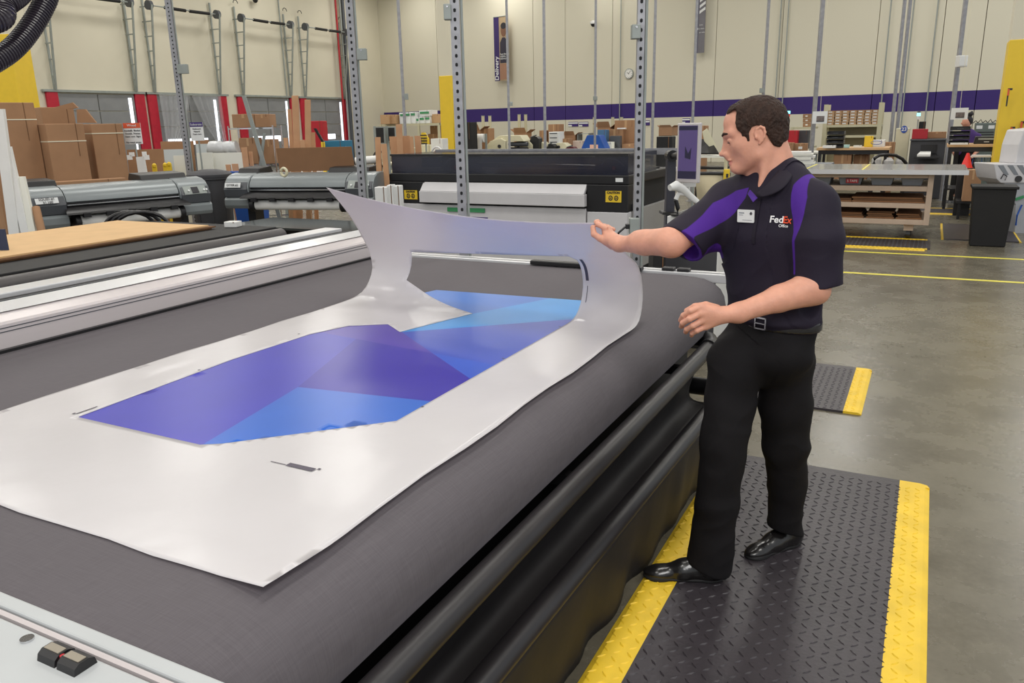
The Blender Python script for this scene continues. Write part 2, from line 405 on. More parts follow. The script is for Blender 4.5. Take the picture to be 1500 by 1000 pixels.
# ---------------------------------------------------------------- printed sheet and its lifted waste frame
PR = [(-2.18, 1.37), (-1.67, 1.37), (-1.62, 1.40), (-1.285, 1.735), (-1.285, 2.2), (-1.285, 2.6), (-1.285, 3.12), (-1.285, 3.38), (-1.31, 3.42), (-2.19, 3.37), (-2.235, 3.21), (-1.75, 2.98), (-1.865, 2.58), (-1.99, 2.67), (-2.13, 2.58), (-2.19, 2.40), (-2.21, 2.0)]
def inpoly(p, poly):
    c = False; n = len(poly)
    for i in range(n):
        a, b_ = poly[i], poly[i - 1]
        if (a[1] > p[1]) != (b_[1] > p[1]) and p[0] < (b_[0] - a[0]) * (p[1] - a[1]) / (b_[1] - a[1]) + a[0]: c = not c
    return c
PL = [(2.95, 2.95, 0), (3.05, 3.045, 0.004), (3.12, 3.11, 0.02), (3.19, 3.165, 0.065), (3.27, 3.195, 0.135), (3.37, 3.175, 0.23), (3.53, 3.09, 0.36), (3.68, 2.99, 0.47), (3.80, 2.90, 0.55)]
PRR = [(2.95, 2.95, 0), (3.05, 3.045, 0.006), (3.13, 3.115, 0.04), (3.20, 3.155, 0.095), (3.27, 3.165, 0.16), (3.35, 3.13, 0.235), (3.50, 3.00, 0.31), (3.65, 2.87, 0.385), (3.80, 2.745, 0.455)]
def interp(tab, t):
    if t <= tab[0][0]: return t, 0.0
    for a, b_ in zip(tab, tab[1:]):
        if t <= b_[0] or b_ is tab[-1]:
            k = (t - a[0]) / (b_[0] - a[0]); return a[1] + (b_[1] - a[1]) * k, a[2] + (b_[2] - a[2]) * k
def smoothtab(tab):
    # resample with Catmull-Rom so the curl is smooth
    out = []
    for i in range(len(tab) - 1):
        p0 = tab[max(i - 1, 0)]; p1 = tab[i]; p2 = tab[i + 1]; p3 = tab[min(i + 2, len(tab) - 1)]
        for k in range(6):
            t = k / 6
            out.append(tuple(0.5 * ((2 * p1[j]) + (-p0[j] + p2[j]) * t + (2 * p0[j] - 5 * p1[j] + 4 * p2[j] - p3[j]) * t * t + (-p0[j] + 3 * p1[j] - 3 * p2[j] + p3[j]) * t ** 3) for j in range(3)))
    out.append(tab[-1]); return out
PL, PRR = smoothtab(PL), smoothtab(PRR)
SX0, SX1, SY0, SY1 = -2.46, -1.005, 0.92, 3.80
def smap(s_, t):
    u = (s_ - SX0) / (SX1 - SX0)
    ya, za = interp(PL, t); yb, zb = interp(PRR, t)
    k = max(0.0, min(1.0, (t - 3.0) / 0.8)); uu = u
    y = ya + (yb - ya) * uu; z_ = za + (zb - za) * uu
    sag = 4 * u * (1 - u) * k * k
    z_ -= 0.05 * sag; y += 0.02 * sag
    x = s_ - 0.06 * k * max(0, u) ** 2 - 0.0 * k
    lift = 0.0014 + 0.003 * max(0, noise.noise(V((s_ * 3, t * 3, 0)))) * (1 if min(s_ - SX0, SX1 - s_, t - SY0) < 0.12 else 0.04)
    if t < 1.15 and s_ > -1.25: lift += 0.02 * ((1.15 - t) / 0.23) * max(0, (s_ + 1.12) / 0.12) * 0.4
    return V((x, y, T + 0.003 + lift + z_))
def cdt(outer, holes, step, keep, lines=()):
    pts = []; edges = []
    def loop(poly):
        b0 = len(pts); n = len(poly); dense = []
        for i in range(n):
            a, b_ = V(poly[i]), V(poly[(i + 1) % n]); k = max(1, int((b_ - a).length / 0.035))
            for j in range(k): dense.append(a.lerp(b_, j / k))
        for p in dense: pts.append(V((p[0], p[1])))
        for i in range(len(dense)): edges.append((b0 + i, b0 + (i + 1) % len(dense)))
    loop(outer)
    for h_ in holes: loop(h_)
    for a, b_ in lines:
        n0 = len(pts); pts += [V(a), V(b_)]; edges.append((n0, n0 + 1))
    x0 = min(p[0] for p in outer); x1 = max(p[0] for p in outer); y0 = min(p[1] for p in outer); y1 = max(p[1] for p in outer)
    y = y0 + step / 2
    while y < y1:
        x = x0 + step / 2
        while x < x1:
            if keep((x, y)): pts.append(V((x + 0.001 * sin(y * 90), y)))
            x += step
        y += step
    r = geometry.delaunay_2d_cdt(pts, edges, [], 0, 1e-5)
    vs, fs = r[0], r[2]
    out = []
    for f_ in fs:
        c = sum((vs[i] for i in f_), V((0, 0))) / len(f_)
        if keep((c.x, c.y)): out.append(list(f_))
    return vs, out
random.seed(3)
outer = [(SX0, SY0)]
outer += [(SX0 + (SX1 - SX0) * k / 10, SY0 + 0.004 * sin(k * 2.1)) for k in range(1, 10)] + [(SX1, SY0)]
outer += [(SX1 + 0.006 * sin(k * 1.7), SY0 + (SY1 - SY0) * k / 16) for k in range(1, 16)] + [(SX1, SY1)]
outer += [(SX1 - 0.05, SY1 + 0.005)] + [(SX0, SY1)]
outer += [(SX0 + 0.006 * sin(k * 2.3 + 1), SY1 - (SY1 - SY0) * k / 16) for k in range(1, 16)]
vs, fs = cdt(outer, [PR], 0.028, lambda p: inpoly(p, outer) and not inpoly(p, PR))
mb = MB(); mb.v = [smap(p.x, p.y) for p in vs]; mb.f = fs
M_vinyl = mat('white_glossy_vinyl', (230, 228, 228), 0.2, var=0.01, scale=1.2, bump=0.2, bscale=7, spec=0.4)
nt, b = nodes(M_vinyl)
tl = nt.nodes.new('ShaderNodeBsdfTranslucent'); tl.inputs[0].default_value = lin((240, 232, 238)); ms = nt.nodes.new('ShaderNodeMixShader'); ms.inputs[0].default_value = 0.38
nt.links.new(b.outputs[0], ms.inputs[1]); nt.links.new(tl.outputs[0], ms.inputs[2]); nt.links.new(ms.outputs[0], nt.nodes['Material Output'].inputs[0])
fr = thing('vinyl_waste_frame', 'white glossy border sheet whose far end is peeled up in a curl over the table', 'vinyl sheet', (-1.73, 2.0, T))
sh = obj('sheet', mb, M_vinyl, fr, smooth=True)
sh.data.set_sharp_from_angle(angle=3.0)
so = sh.modifiers.new('s', 'SOLIDIFY'); so.thickness = 0.0008; so.offset = 1
def mark(cs, ct, ls, lt, k=1):
    mb = MB(); n = 6; A = []
    for i in range(n + 1):
        for j in (0, 1):
            s_ = cs - ls / 2 + ls * (i / n if ls > lt else j); t = ct - lt / 2 + lt * (j if ls > lt else i / n)
            p = smap(s_, t); e = 1e-3
            nn = (smap(s_ + e, t) - smap(s_ - e, t)).cross(smap(s_, t + e) - smap(s_, t - e)).normalized()
            if t < 3.0: nn = V((0, 0, 1))
            A.append(mb.av(p + nn * 0.0018))
    for i in range(n): mb.f.append([A[2 * i], A[2 * i + 1], A[2 * i + 3], A[2 * i + 2]])
    obj('registration_mark', mb, mat('mark_grey', (82, 76, 88), 0.6), fr)
q = atz(441, 687, T); mark(q.x, q.y, 0.085, 0.018)
q = atz(408, 681, T); mark(q.x, q.y, 0.05, 0.003)
q = atz(468, 690, T); mark(q.x, q.y, 0.008, 0.008)
q = atz(128, 603, T); mark(q.x, q.y, 0.006, 0.07)
for px, py in ((109, 608), (292, 544), (438, 491), (619, 598), (737, 527), (820, 480)):
    q = atz(px, py, T); mark(q.x, q.y, 0.009, 0.009)
mark(-1.262, 3.33, 0.014, 0.13); mark(-1.262, 3.20, 0.003, 0.08)
# the cut print left lying on the belt
LN = [((-1.86, 2.585), (-1.285, 3.066)), ((-1.75, 2.98), (-1.56, 3.41)), ((-1.86, 2.585), (-1.285, 2.16)), ((-2.19, 2.455), (-1.30, 2.335)),
      ((-1.665, 1.37), (-1.765, 1.86)), ((-1.765, 1.86), (-1.285, 1.92)), ((-1.97, 2.43), (-1.765, 1.86)), ((-1.86, 2.585), (-1.29, 2.62))]
def side(p, l): a, b_ = l; return (b_[0] - a[0]) * (p[1] - a[1]) - (b_[1] - a[1]) * (p[0] - a[0]) > 0
vs, fs = cdt(PR, [], 0.05, lambda p: inpoly(p, PR), lines=LN)
def pcol(c):
    L = LN
    if c[0] > -1.866 or c[1] > 2.95:
        if side(c, L[0]): return 0 if side(c, L[1]) else 1
    if c[0] > -1.866 and side(c, L[2]): return 2 if side(c, L[7]) else (6 if c[0] > -1.72 and not side(c, L[3]) else 2)
    if side(c, L[3]): return 3
    if c[0] > -1.77 and not side(c, L[5]) and not side(c, L[4]): return 4
    if not side(c, L[6]) : return 5
    return 7
cols = [(38, 104, 190), (30, 134, 206), (44, 72, 176), (72, 54, 158), (30, 92, 186), (52, 50, 168), (34, 78, 184), (42, 30, 150)]
M_pr = []
for k, c in enumerate(cols):
    mm = mat('print_blue_%d' % k, c, 0.3, var=0.05, scale=4, spec=0.35); M_pr.append(mm)
mb = MB(); mb.v = [V((p.x, p.y, T + 0.0028 + 0.0004 * max(0, noise.noise(V((p.x * 4, p.y * 4, 1)))))) for p in vs]
mb.f = fs
pn = thing('printed_graphic', 'cut out vinyl graphic of overlapping blue and violet facets lying on the felt belt', 'print', (-1.73, 2.4, T))
m2 = MB(); m2.v = mb.v; m2.f = fs
po = obj('facets', m2, M_pr[0], pn)
for k in range(1, 8): po.data.materials.append(M_pr[k])
for pl in po.data.polygons:
    c = V(pl.center) + V((-1.73, 2.4, 0)); pl.material_index = pcol(c); pl.use_smooth = True

# ---------------------------------------------------------------- floor mats
def floor_mat(label, x0, x1, y0, y1, yb, group=None, tread=True, ybx=None):
    r = thing('floor_mat', label, 'mat', ((x0 + x1) / 2, (y0 + y1) / 2, 0))
    th = 0.014
    if ybx is None:   # borders along Y
        obj('mat_body', MB().box(x0 + yb, x1 - yb, y0, y1, 0, th), M_blackr, r)
        rc = 0.04
        obj('border', MB().prism([(x1 - yb, 0), (x1, 0), (x1, 0.004), (x1 - 0.02, th), (x1 - yb, th)], y0, y1 - rc, 'y').prism([(x1 - yb, y1 - rc), (x1, y1 - rc), (x1 - 0.01, y1 - 0.012), (x1 - rc, y1), (x1 - yb, y1)], 0, th, 'z'), M_yellow, r)
        obj('border', MB().prism([(x0 + yb, 0), (x0, 0), (x0, 0.004), (x0 + 0.02, th), (x0 + yb, th)], y0, y1 - rc, 'y').prism([(x0 + yb, y1 - rc), (x0, y1 - rc), (x0 + 0.01, y1 - 0.012), (x0 + rc, y1), (x0 + yb, y1)], 0, th, 'z'), M_yellow, r)
    else:
        obj('mat_body', MB().box(x0, x1, y0 + yb, y1 - yb, 0, th), M_blackr, r)
        obj('border', MB().prism([(y0, 0), (y0 + yb, 0), (y0 + yb, th), (y0 + 0.02, th)], x0, x1 - 0.06, 'x'), M_yellow, r)
        obj('border', MB().prism([(y1, 0), (y1 - yb, 0), (y1 - yb, th), (y1 - 0.02, th)], x0, x1 - 0.06, 'x'), M_yellow, r)
    if tread:
        tm = [MB(), MB()]; st = tread
        nx = int((x1 - x0 - 0.02) / st); ny = int((y1 - y0 - 0.05) / st)
        for i in range(nx):
            for j in range(ny):
                x = x0 + 0.025 + i * st; y = y0 + 0.02 + j * st
                if y < 1.4 and y1 < 4.2: continue
                k = (1 if (i + j) % 2 else -1); a = k * pi / 4
                yel = (x < x0 + yb or x > x1 - yb) if ybx is None else (y < y0 + yb or y > y1 - yb)
                B = tm[1 if yel else 0]
                d = V((cos(a), sin(a), 0)) * st * 0.44; n_ = V((-sin(a), cos(a), 0)) * st * 0.13; c = V((x, y, th - 0.0005)); u = V((0, 0, 0.1 * st))
                i0 = [B.av(c - d), B.av(c - n_), B.av(c + d), B.av(c + n_), B.av(c - d * 0.55 + u), B.av(c + d * 0.55 + u)]
                B.f += [[i0[0], i0[1], i0[4]], [i0[1], i0[5], i0[4]], [i0[1], i0[2], i0[5]], [i0[2], i0[3], i0[5]], [i0[3], i0[4], i0[5]], [i0[3], i0[0], i0[4]]]
        for B, m_, n_ in ((tm[0], M_blackr, 'tread_pattern'), (tm[1], M_yellow, 'border_tread')):
            if B.v: tag(obj(n_, B, m_, r), kind='stuff')
    return r
floor_mat('large black diamond plate mat with yellow borders that the man stands on', -0.80, 0.155, 0.4, 3.86, 0.125, tread=0.040)
floor_mat('black diamond plate mat with yellow right edge on the floor behind the man', -1.15, -0.20, 4.73, 5.66, 0.10, tread=0.038)
floor_mat('thin black ribbed mat with yellow edges in front of the wooden wheeled bench', -2.2, 0.12, 11.25, 12.3, 0.14, ybx=1, tread=0.05)
floor_mat('dark ribbed mat lying beside the black rubbish bin', 0.25, 1.2, 12.4, 14.2, 0.03, tread=None)
floor_mat('far black mat with a yellow edge under the tall work counter', -0.3, 0.9, 15.6, 16.6, 0.12, ybx=1, tread=None)
# ---------------------------------------------------------------- placing things at their distance
def R(px0, py0, px1, py1, D, a=0.0, z0=None):
    """frame on a vertical face: origin at the face centre, s to the right, n away, z up (distances along the hall)"""
    mx, my = (px0 + px1) / 2, (py0 + py1) / 2
    q = atd(mx, my, D); e = V((cos(a), sin(a), 0)); n = V((-sin(a), cos(a), 0))
    def hit(x, y):
        d = ray(x, y); t = (q - CAM).dot(n) / d.dot(n); return CAM + d * t
    s0 = (hit(px0, my) - q).dot(e); s1 = (hit(px1, my) - q).dot(e)
    zt = hit(mx, py0).z; zb = hit(mx, py1).z if z0 is None else z0
    M = frame((q.x, q.y, 0), a)
    return M, s0, s1, zb, zt, V((q.x, q.y, zb))
def carton(r, D, label, group=None, a=0.0, depth=None, z0=None, m=None, flaps=False, tape=True, name='carton', cat='box', sticker=False, band=False):
    M, s0, s1, zb, zt, o = R(*r, D, a, z0)
    m = m or M_card; dp = depth or (s1 - s0) * 0.8
    t = thing(name, label, cat, o, group)
    b_ = MB(M)
    h_ = zt - zb
    if flaps:
        hh = h_ * 0.8; tw = 0.006
        b_.box(s0, s1, 0, tw, zb, zb + hh).box(s0, s1, dp - tw, dp, zb, zb + hh).box(s0, s0 + tw, tw, dp - tw, zb, zb + hh).box(s1 - tw, s1, tw, dp - tw, zb, zb + hh).box(s0, s1, 0, dp, zb, zb + tw)
        obj('body', b_, m, t)
        k = h_ * 0.2
        obj('flap', MB(M).slab([(s0, 0, zb + hh), (s1, 0, zb + hh), (s1 - 0.02, -k * 0.5, zt), (s0 + 0.02, -k * 0.5, zt)], (0, 0.006, 0)), m, t)
        obj('flap', MB(M).slab([(s0, 0.01, zb + hh), (s0, dp, zb + hh), (s0 - k * 0.9, dp, zb + hh + k * 0.7), (s0 - k * 0.9, 0.01, zb + hh + k * 0.7)], (0, 0, 0.006)), M_flap, t)
        obj('flap', MB(M).slab([(s1, 0.01, zb + hh), (s1, dp, zb + hh), (s1 + k * 0.9, dp, zb + hh + k * 0.6), (s1 + k * 0.9, 0.01, zb + hh + k * 0.6)], (0, 0, 0.006)), M_flap, t)
    else:
        obj('body', b_.box(s0, s1, 0, dp, zb, zt), m, t, bevel=min(0.008, h_ * 0.1))
        mid = (s0 + s1) / 2
        if tape:
            w_ = min(0.03, (s1 - s0) * 0.06)
            obj('tape', MB(M).box(mid - w_, mid + w_, -0.002, dp * 1.0, zt - 0.001, zt + 0.002).box(mid - w_, mid + w_, -0.002, 0, zt - h_ * 0.3, zt + 0.002), M_card2, t)
        obj('slot', MB(M).box(mid - 0.004 + (s1 - s0) * 0.28, mid + 0.004 + (s1 - s0) * 0.28, -0.0025, 0, zt - h_ * 0.22, zt), M_cardd, t)
    if sticker:
        obj('sticker', MB(M).box(s0 + (s1 - s0) * 0.35, s0 + (s1 - s0) * 0.65, -0.004, -0.001, zb + h_ * 0.35, zb + h_ * 0.65), M_paper, t)
    if band:
        zz = zt - h_ * band
        obj('band', MB(M).box(s0 - 0.002, s1 + 0.002, -0.004, dp + 0.002, zz, zz + 0.012), M_string, t)
    return t
def lean(name, label, cat, top, bot, wpx, D, m, th=0.02, group=None, D2=None, tube=False, zmin=0.0):
    """a long board or tube from its top down to the floor, leaning as its edge shows"""
    a_, b_ = atd(*top, D), atd(*bot, D2 or D)
    t_ = (zmin - a_.z) / (b_.z - a_.z); f_ = a_.lerp(b_, t_)
    wd = (atd(top[0] + wpx, top[1], D) - a_); wd.z = 0
    if tube:
        c = wd * 0.5
        return tag(obj(name, MB().cyl(a_ + c, f_ + c, c.length, 16), m, smooth=True), label, cat, group)
    n_ = V((-wd.y, wd.x, 0)).normalized() * th
    return tag(obj(name, MB().slab([a_, a_ + wd, f_ + wd, f_], n_), m, bevel=0.002), label, cat, group)
def table(px0, px1, py, D, depth, z_, label, mt, ml, a=0.0, name='work_table', th=0.035, shelf=None):
    M, s0, s1, _, _, o = R(px0, py, px1, py + 1, D, a, z_)
    t = thing(name, label, 'table', (o.x, o.y, 0))
    obj('tabletop', MB(M).box(s0, s1, 0, depth, z_ - th, z_), mt, t, bevel=0.004)
    for s_ in (s0 + 0.06, s1 - 0.06):
        for n_ in (0.06, depth - 0.06):
            obj('leg', MB(M).box(s_ - 0.025, s_ + 0.025, n_ - 0.025, n_ + 0.025, 0, z_ - th), ml, t)
    obj('apron', MB(M).box(s0 + 0.085, s1 - 0.085, 0.045, 0.065, z_ - th - 0.08, z_ - th), ml, t)
    if shelf: obj('shelf', MB(M).box(s0 + 0.03, s1 - 0.03, 0.03, depth - 0.03, shelf, shelf + 0.025), ml, t)
    return t, M, s0, s1

# ---------------------------------------------------------------- strut posts and conduits
def post(px, D, w_, label, box=None, slots=False, tilt=True, ztop=8.99, m=None, cat='post', zb=0):
    q = atd(px, 150, D)
    t = thing('strut_post', label, cat, (q.x, q.y, zb))
    a = AZ; M = frame((q.x, q.y, 0), a)
    h = w_ / 2; k = 0.004 if w_ > 0.05 else 0.003
    ch = MB(M)
    # open C channel, back towards the camera
    ch.box(-h, h, 0, k, zb, ztop).box(-h, -h + k, k, w_, zb, ztop).box(h - k, h, k, w_, zb, ztop).box(-h + k, -h + h * 0.4, w_ - k, w_, zb, ztop).box(h - h * 0.4, h - k, w_ - k, w_, zb, ztop)
    obj('channel', ch, m or M_steel, t)
    if not m: obj('base_plate', MB(M).box(-0.07, 0.07, -0.05, w_ + 0.05, zb, zb + 0.008), M_steel, t)
    if slots:
        sl = MB(M); z_ = 0.05
        while z_ < min(5.0, ztop):
            sl.prism([(cx * 0.008, z_ + cz * 0.012) for cx, cz in ((-1, -.6), (0, -1), (1, -.6), (1, .6), (0, 1), (-1, .6))], -0.0015, 0.0, 'y'); z_ += 0.052
        tag(obj('slot_holes', sl, M_hole, t), kind='stuff')
        obj('conduit', MB(M).cyl((h + 0.012, 0.02, zb), (h + 0.012, 0.02, ztop), 0.009, 10), M_steelp, t)
    if box:
        x0, y0, x1, y1 = box; M2, s0, s1, z0_, z1_, o = R(x0, y0, x1, y1, D - 0.03, AZ)
        b_ = obj('outlet_box', MB(M2).box(s0, s1, -0.02, 0.04, z0_, z1_), M_steelp, t, bevel=0.004)
        obj('cover_screw', MB(M2).cyl(((s0 + s1) / 2, -0.024, z1_ - 0.015), ((s0 + s1) / 2, -0.02, z1_ - 0.015), 0.006, 8), M_chrome, b_)
    return t
post(671, 5.15, 0.056, 'tall perforated steel strut post rising in front of the big black and white printer', (650, 6, 661, 29), slots=True)
post(937, 4.95, 0.042, 'tall perforated steel strut post between the big printer and the monitor', (925, 36, 938, 57), slots=True)
post(521, 6.9, 0.060, 'perforated steel strut post in front of the right end of a grey plotter', (523, 71, 537, 88), slots=True)
post(264, 11.5, 0.080, 'perforated steel strut post behind the left grey plotter, next to the purple headed sign', (260, 94, 275, 108), slots=True)
for px, D, w_, lb, bx in ((591, 15.8, 0.065, 'thin grey post left of the left-centre yellow column, before the white cartons', (592, 137, 598, 146)),
                      (745, 17, 0.062, 'thin grey post just right of the tall delivery banner', (747, 149, 751, 155)),
                      (798, 18, 0.075, 'thin grey post in front of the laminator with a small red switch', None),
                      (872, 18.6, 0.062, 'thin grey post left of the round wall clock', (869, 141, 875, 147)),
                      (957, 17, 0.06, 'thin grey post just right of the perforated post by the monitor', None),
                      (1016, 17, 0.06, 'thin grey post behind the monitor', None),
                      (1118, 19, 0.07, 'thin grey post rising above the head of the man in front', (1113, 129, 1119, 136)),
                      (1195, 16, 0.085, 'grey post left of the shelving stacked with small cartons', None),
                      (1311, 18, 0.07, 'left post of the close pair right of the small carton shelving', None),
                      (1319, 18.2, 0.07, 'right post of the close pair right of the small carton shelving', None),
                      (1398, 16, 0.08, 'slanting-looking grey post with a white box high up, by the drawer trays', None)):
    post(px, D, w_ * 0.8, lb, bx)
for px, lb in ((909, 'thin wall conduit just left of the round clock'), (1141, 'thin wall conduit above the black post region right of the man'), (1152, 'brown conduit with a small bracket right of the man'), (1300, 'brown conduit with a bracket above the carton shelving'), (1368, 'thin wall conduit left of the post with a white box'), (1333, 'thin conduit right of the close pair of posts')):
    d = ray(px, 60); t_ = (yback(0) - 0.1) / (d.y + 0.212 * d.x); p = CAM + d * t_
    tag(obj('conduit', MB().cyl((p.x, p.y, 1.2), (p.x, p.y, 8.9), 0.022, 8), M_steelp), lb, 'conduit')
# white junction box and pipes high on the right-hand post
M, s0, s1, zb, zt, o = R(1404, 81, 1417, 98, 15.8, AZ)
t = thing('junction_box', 'small white box high on the grey post by the yellow column', 'junction box', o)
obj('body', MB(M).box(s0, s1, -0.02, 0.12, zb, zt), M_white, t, bevel=0.01)
obj('lid', MB(M).box(s0 + 0.01, s1 - 0.01, -0.028, -0.02, zb + 0.02, zt - 0.02), M_sign, t)
# yellow wrapped columns
def column(r, D, label, ysplit, a=0.0):
    M, s0, s1, zb, zt, o = R(*r, D, a, 0)
    zy = atd((r[0] + r[2]) / 2, ysplit, D).z
    t = thing('column', label, 'column', (o.x, o.y, 0))
    dp = s1 - s0
    obj('wrap', MB(M).box(s0 - 0.012, s1 + 0.012, -0.012, dp + 0.012, 0, zy), M_yelp, t, bevel=0.01)
    obj('shaft', MB(M).box(s0, s1, 0, dp, zy, 8.99), M_wall, t)
    return t, M, s0, s1, zy
column((645, 60, 662, 228), 19.0, 'cream column wrapped in yellow behind the perforated post in the middle', 111)
column((-25, 60, 24, 180), 21.0, 'cream column with yellow lower part at the far left edge', 50, a=AZ)
t, M, s0, s1, zy = column((1470, 30, 1530, 240), 12.9, 'wide yellow column at the right edge behind the laminating machine', 57, a=0.0)
for k, (px, py) in enumerate(((1476, 142), (1480, 198), (1490, 200), (1495, 190))):
    q = atd(px, py, 12.86)
    c = thing('bar_clamp', ('black and orange bar clamp highest on the wide yellow column', 'black bar clamp lowest left on the yellow column', 'black bar clamp beside the laminating machine top', 'rightmost black bar clamp on the yellow column')[k], 'clamp', q)
    obj('bar', MB().box(q.x - 0.01, q.x + 0.01, q.y - 0.012, q.y + 0.012, q.z - 0.14, q.z + 0.12), M_black, c)
    obj('handle', MB().cyl((q.x, q.y - 0.03, q.z + 0.02), (q.x, q.y - 0.03, q.z + 0.12), 0.014, 8), M_orange, c)
    obj('jaw', MB().box(q.x - 0.012, q.x + 0.05, q.y - 0.03, q.y, q.z + 0.10, q.z + 0.13), M_black, c)

# ---------------------------------------------------------------- dock doors on the left wall
def door(n, pa, pb, curtain=False):
    y0 = atx(pa, 138, XW).y; y1 = atx(pb, 140, XW).y; x = XW; zt = 3.05
    sp = 0.42
    o = MB().box(x, x + 0.03, y0 + sp, y1 - sp, 0, 0.08)
    dr = obj('door_%d' % n, o, M_greyd); dr['kind'] = 'structure'
    rows = 5; hz = (zt - 0.1) / rows
    for k in range(rows):
        for j in range(2):
            ya = y0 + sp + j * (y1 - y0 - 2 * sp) / 2; yb_ = ya + (y1 - y0 - 2 * sp) / 2
            obj('panel', MB().box(x, x + 0.05, ya + 0.02, yb_ - 0.02, 0.08 + k * hz, 0.08 + (k + 1) * hz - 0.03), M_door, dr)
    obj('light_gap', MB().box(x + 0.052, x + 0.06, y1 - sp - 0.28, y1 - sp - 0.14, 0.6, zt - 0.15), M_day, dr)
    obj('light_gap', MB().box(x + 0.052, x + 0.06, y0 + sp + 0.3, y1 - sp - 0.8, 1.12, 1.36), M_day, dr)
    for ya in (y0, y1 - sp):
        obj('door_seal', MB().box(x, x + 0.12, ya, ya + sp, 0, zt), M_red, dr, bevel=0.03)
    obj('lintel', MB().box(x, x + 0.14, y0 - 0.1, y1 + 0.1, zt, zt + 0.08), M_steelp, dr)
    # vertical lift tracks with drums, and the spring shaft between them
    zs = 6.2
    for ya in (y0 + 0.35, y1 - 0.35):
        tr = obj('lift_track', MB().box(x + 0.05, x + 0.11, ya - 0.03, ya + 0.03, zt + 0.08, zs + 0.5), M_steelp, dr)
        k = -1 if ya < (y0 + y1) / 2 else -1
        obj('lift_rail', MB().slab([(x + 0.15, ya - 0.05, zt + 0.08), (x + 0.15, ya + 0.01, zt + 0.08), (x + 0.75, ya + 0.01 - 0.15, zs), (x + 0.75, ya - 0.05 - 0.15, zs)], (0.05, 0, 0)), M_steelp, tr)
        for i in range(6):
            z_ = zt + 0.5 + i * 0.52; f_ = (z_ - zt) / (zs - zt)
            obj('rung', MB().box(x + 0.1, x + 0.16 + 0.6 * f_, ya - 0.02 - 0.15 * f_, ya + 0.02 - 0.15 * f_, z_, z_ + 0.04), M_steelp, tr)
        obj('drum', MB().cyl((x + 0.6, ya - 0.22, zs), (x + 0.6, ya - 0.08, zs), 0.17, 16), M_greyd, tr)
        obj('pulley', MB().tube([(x + 0.2, ya + 0.13 * cos(i * pi / 8), zs + 0.62 + 0.13 * sin(i * pi / 8)) for i in range(9)], 0.015, 6), M_blackm, tr)
    sh_ = obj('spring_shaft', MB().cyl((x + 0.6, y0 + 0.3, zs), (x + 0.6, y1 - 0.4, zs), 0.025, 8), M_steelp, dr)
    obj('spring', MB().cyl((x + 0.6, y0 + 0.9, zs - 0.01), (x + 0.6, (y0 + y1) / 2 - 0.1, zs - 0.02), 0.06, 10), M_blackm, sh_)
    obj('spring', MB().cyl((x + 0.6, (y0 + y1) / 2 + 0.1, zs - 0.02), (x + 0.6, y1 - 0.9, zs - 0.01), 0.06, 10), M_blackm, sh_)
    if curtain:
        for s_, (ya, yb_) in enumerate(((y0 + sp, (y0 + y1) / 2), ((y0 + y1) / 2, y1 - sp))):
            c = MB(); N = 16; A = []
            for i in range(N + 1):
                f_ = i / N; yt = ya + (yb_ - ya) * f_
                pin = ya if s_ == 0 else yb_
                wob = 0.06 * sin(i * 2.3)
                A.append((c.av((x + 0.25 + wob, yt, zt)), c.av((x + 0.3 + wob, pin + (yt - pin) * 0.75, 2.0)), c.av((x + 0.3 + wob, pin + (yt - pin) * 0.25, 0.9))))
            for i in range(N):
                for k in (0, 1): c.f.append([A[i][k], A[i + 1][k], A[i + 1][k + 1], A[i][k + 1]])
            tag(obj('strip_curtain', c, M_clear, dr, smooth=True), 'clear plastic curtain pulled aside')
door(1, 65, 209)
door(2, 213, 329, curtain=True)
door(3, 345, 431)
door(4, 437, 508)
for k, py in enumerate((150, 165)):
    pass
# standpipes in the far left corner
for px, rr, mm, lb in ((497, 0.05, M_redp, 'red standpipe in the corner of the dock wall'), (503, 0.05, M_steelp, 'grey standpipe in the corner beside the red one'), (507, 0.09, M_greyd, 'thick dark downpipe in the dock wall corner')):
    q = atx(px, 80, XW + 0.3); tag(obj('standpipe', MB().cyl((q.x, q.y, 0), (q.x, q.y, 8.9), rr, 10), mm, smooth=True), lb, 'pipe')
for px, lb in ((31, 'thin conduit by the far left yellow column'), (188, 'thin conduit between the first two dock doors'), (412, 'thin conduit left of the last dock door')):
    q = atx(px, 50, XW + 0.06); tag(obj('conduit', MB().cyl((q.x, q.y, 0), (q.x, q.y, 8.9), 0.03, 8), M_steelp), lb, 'conduit')

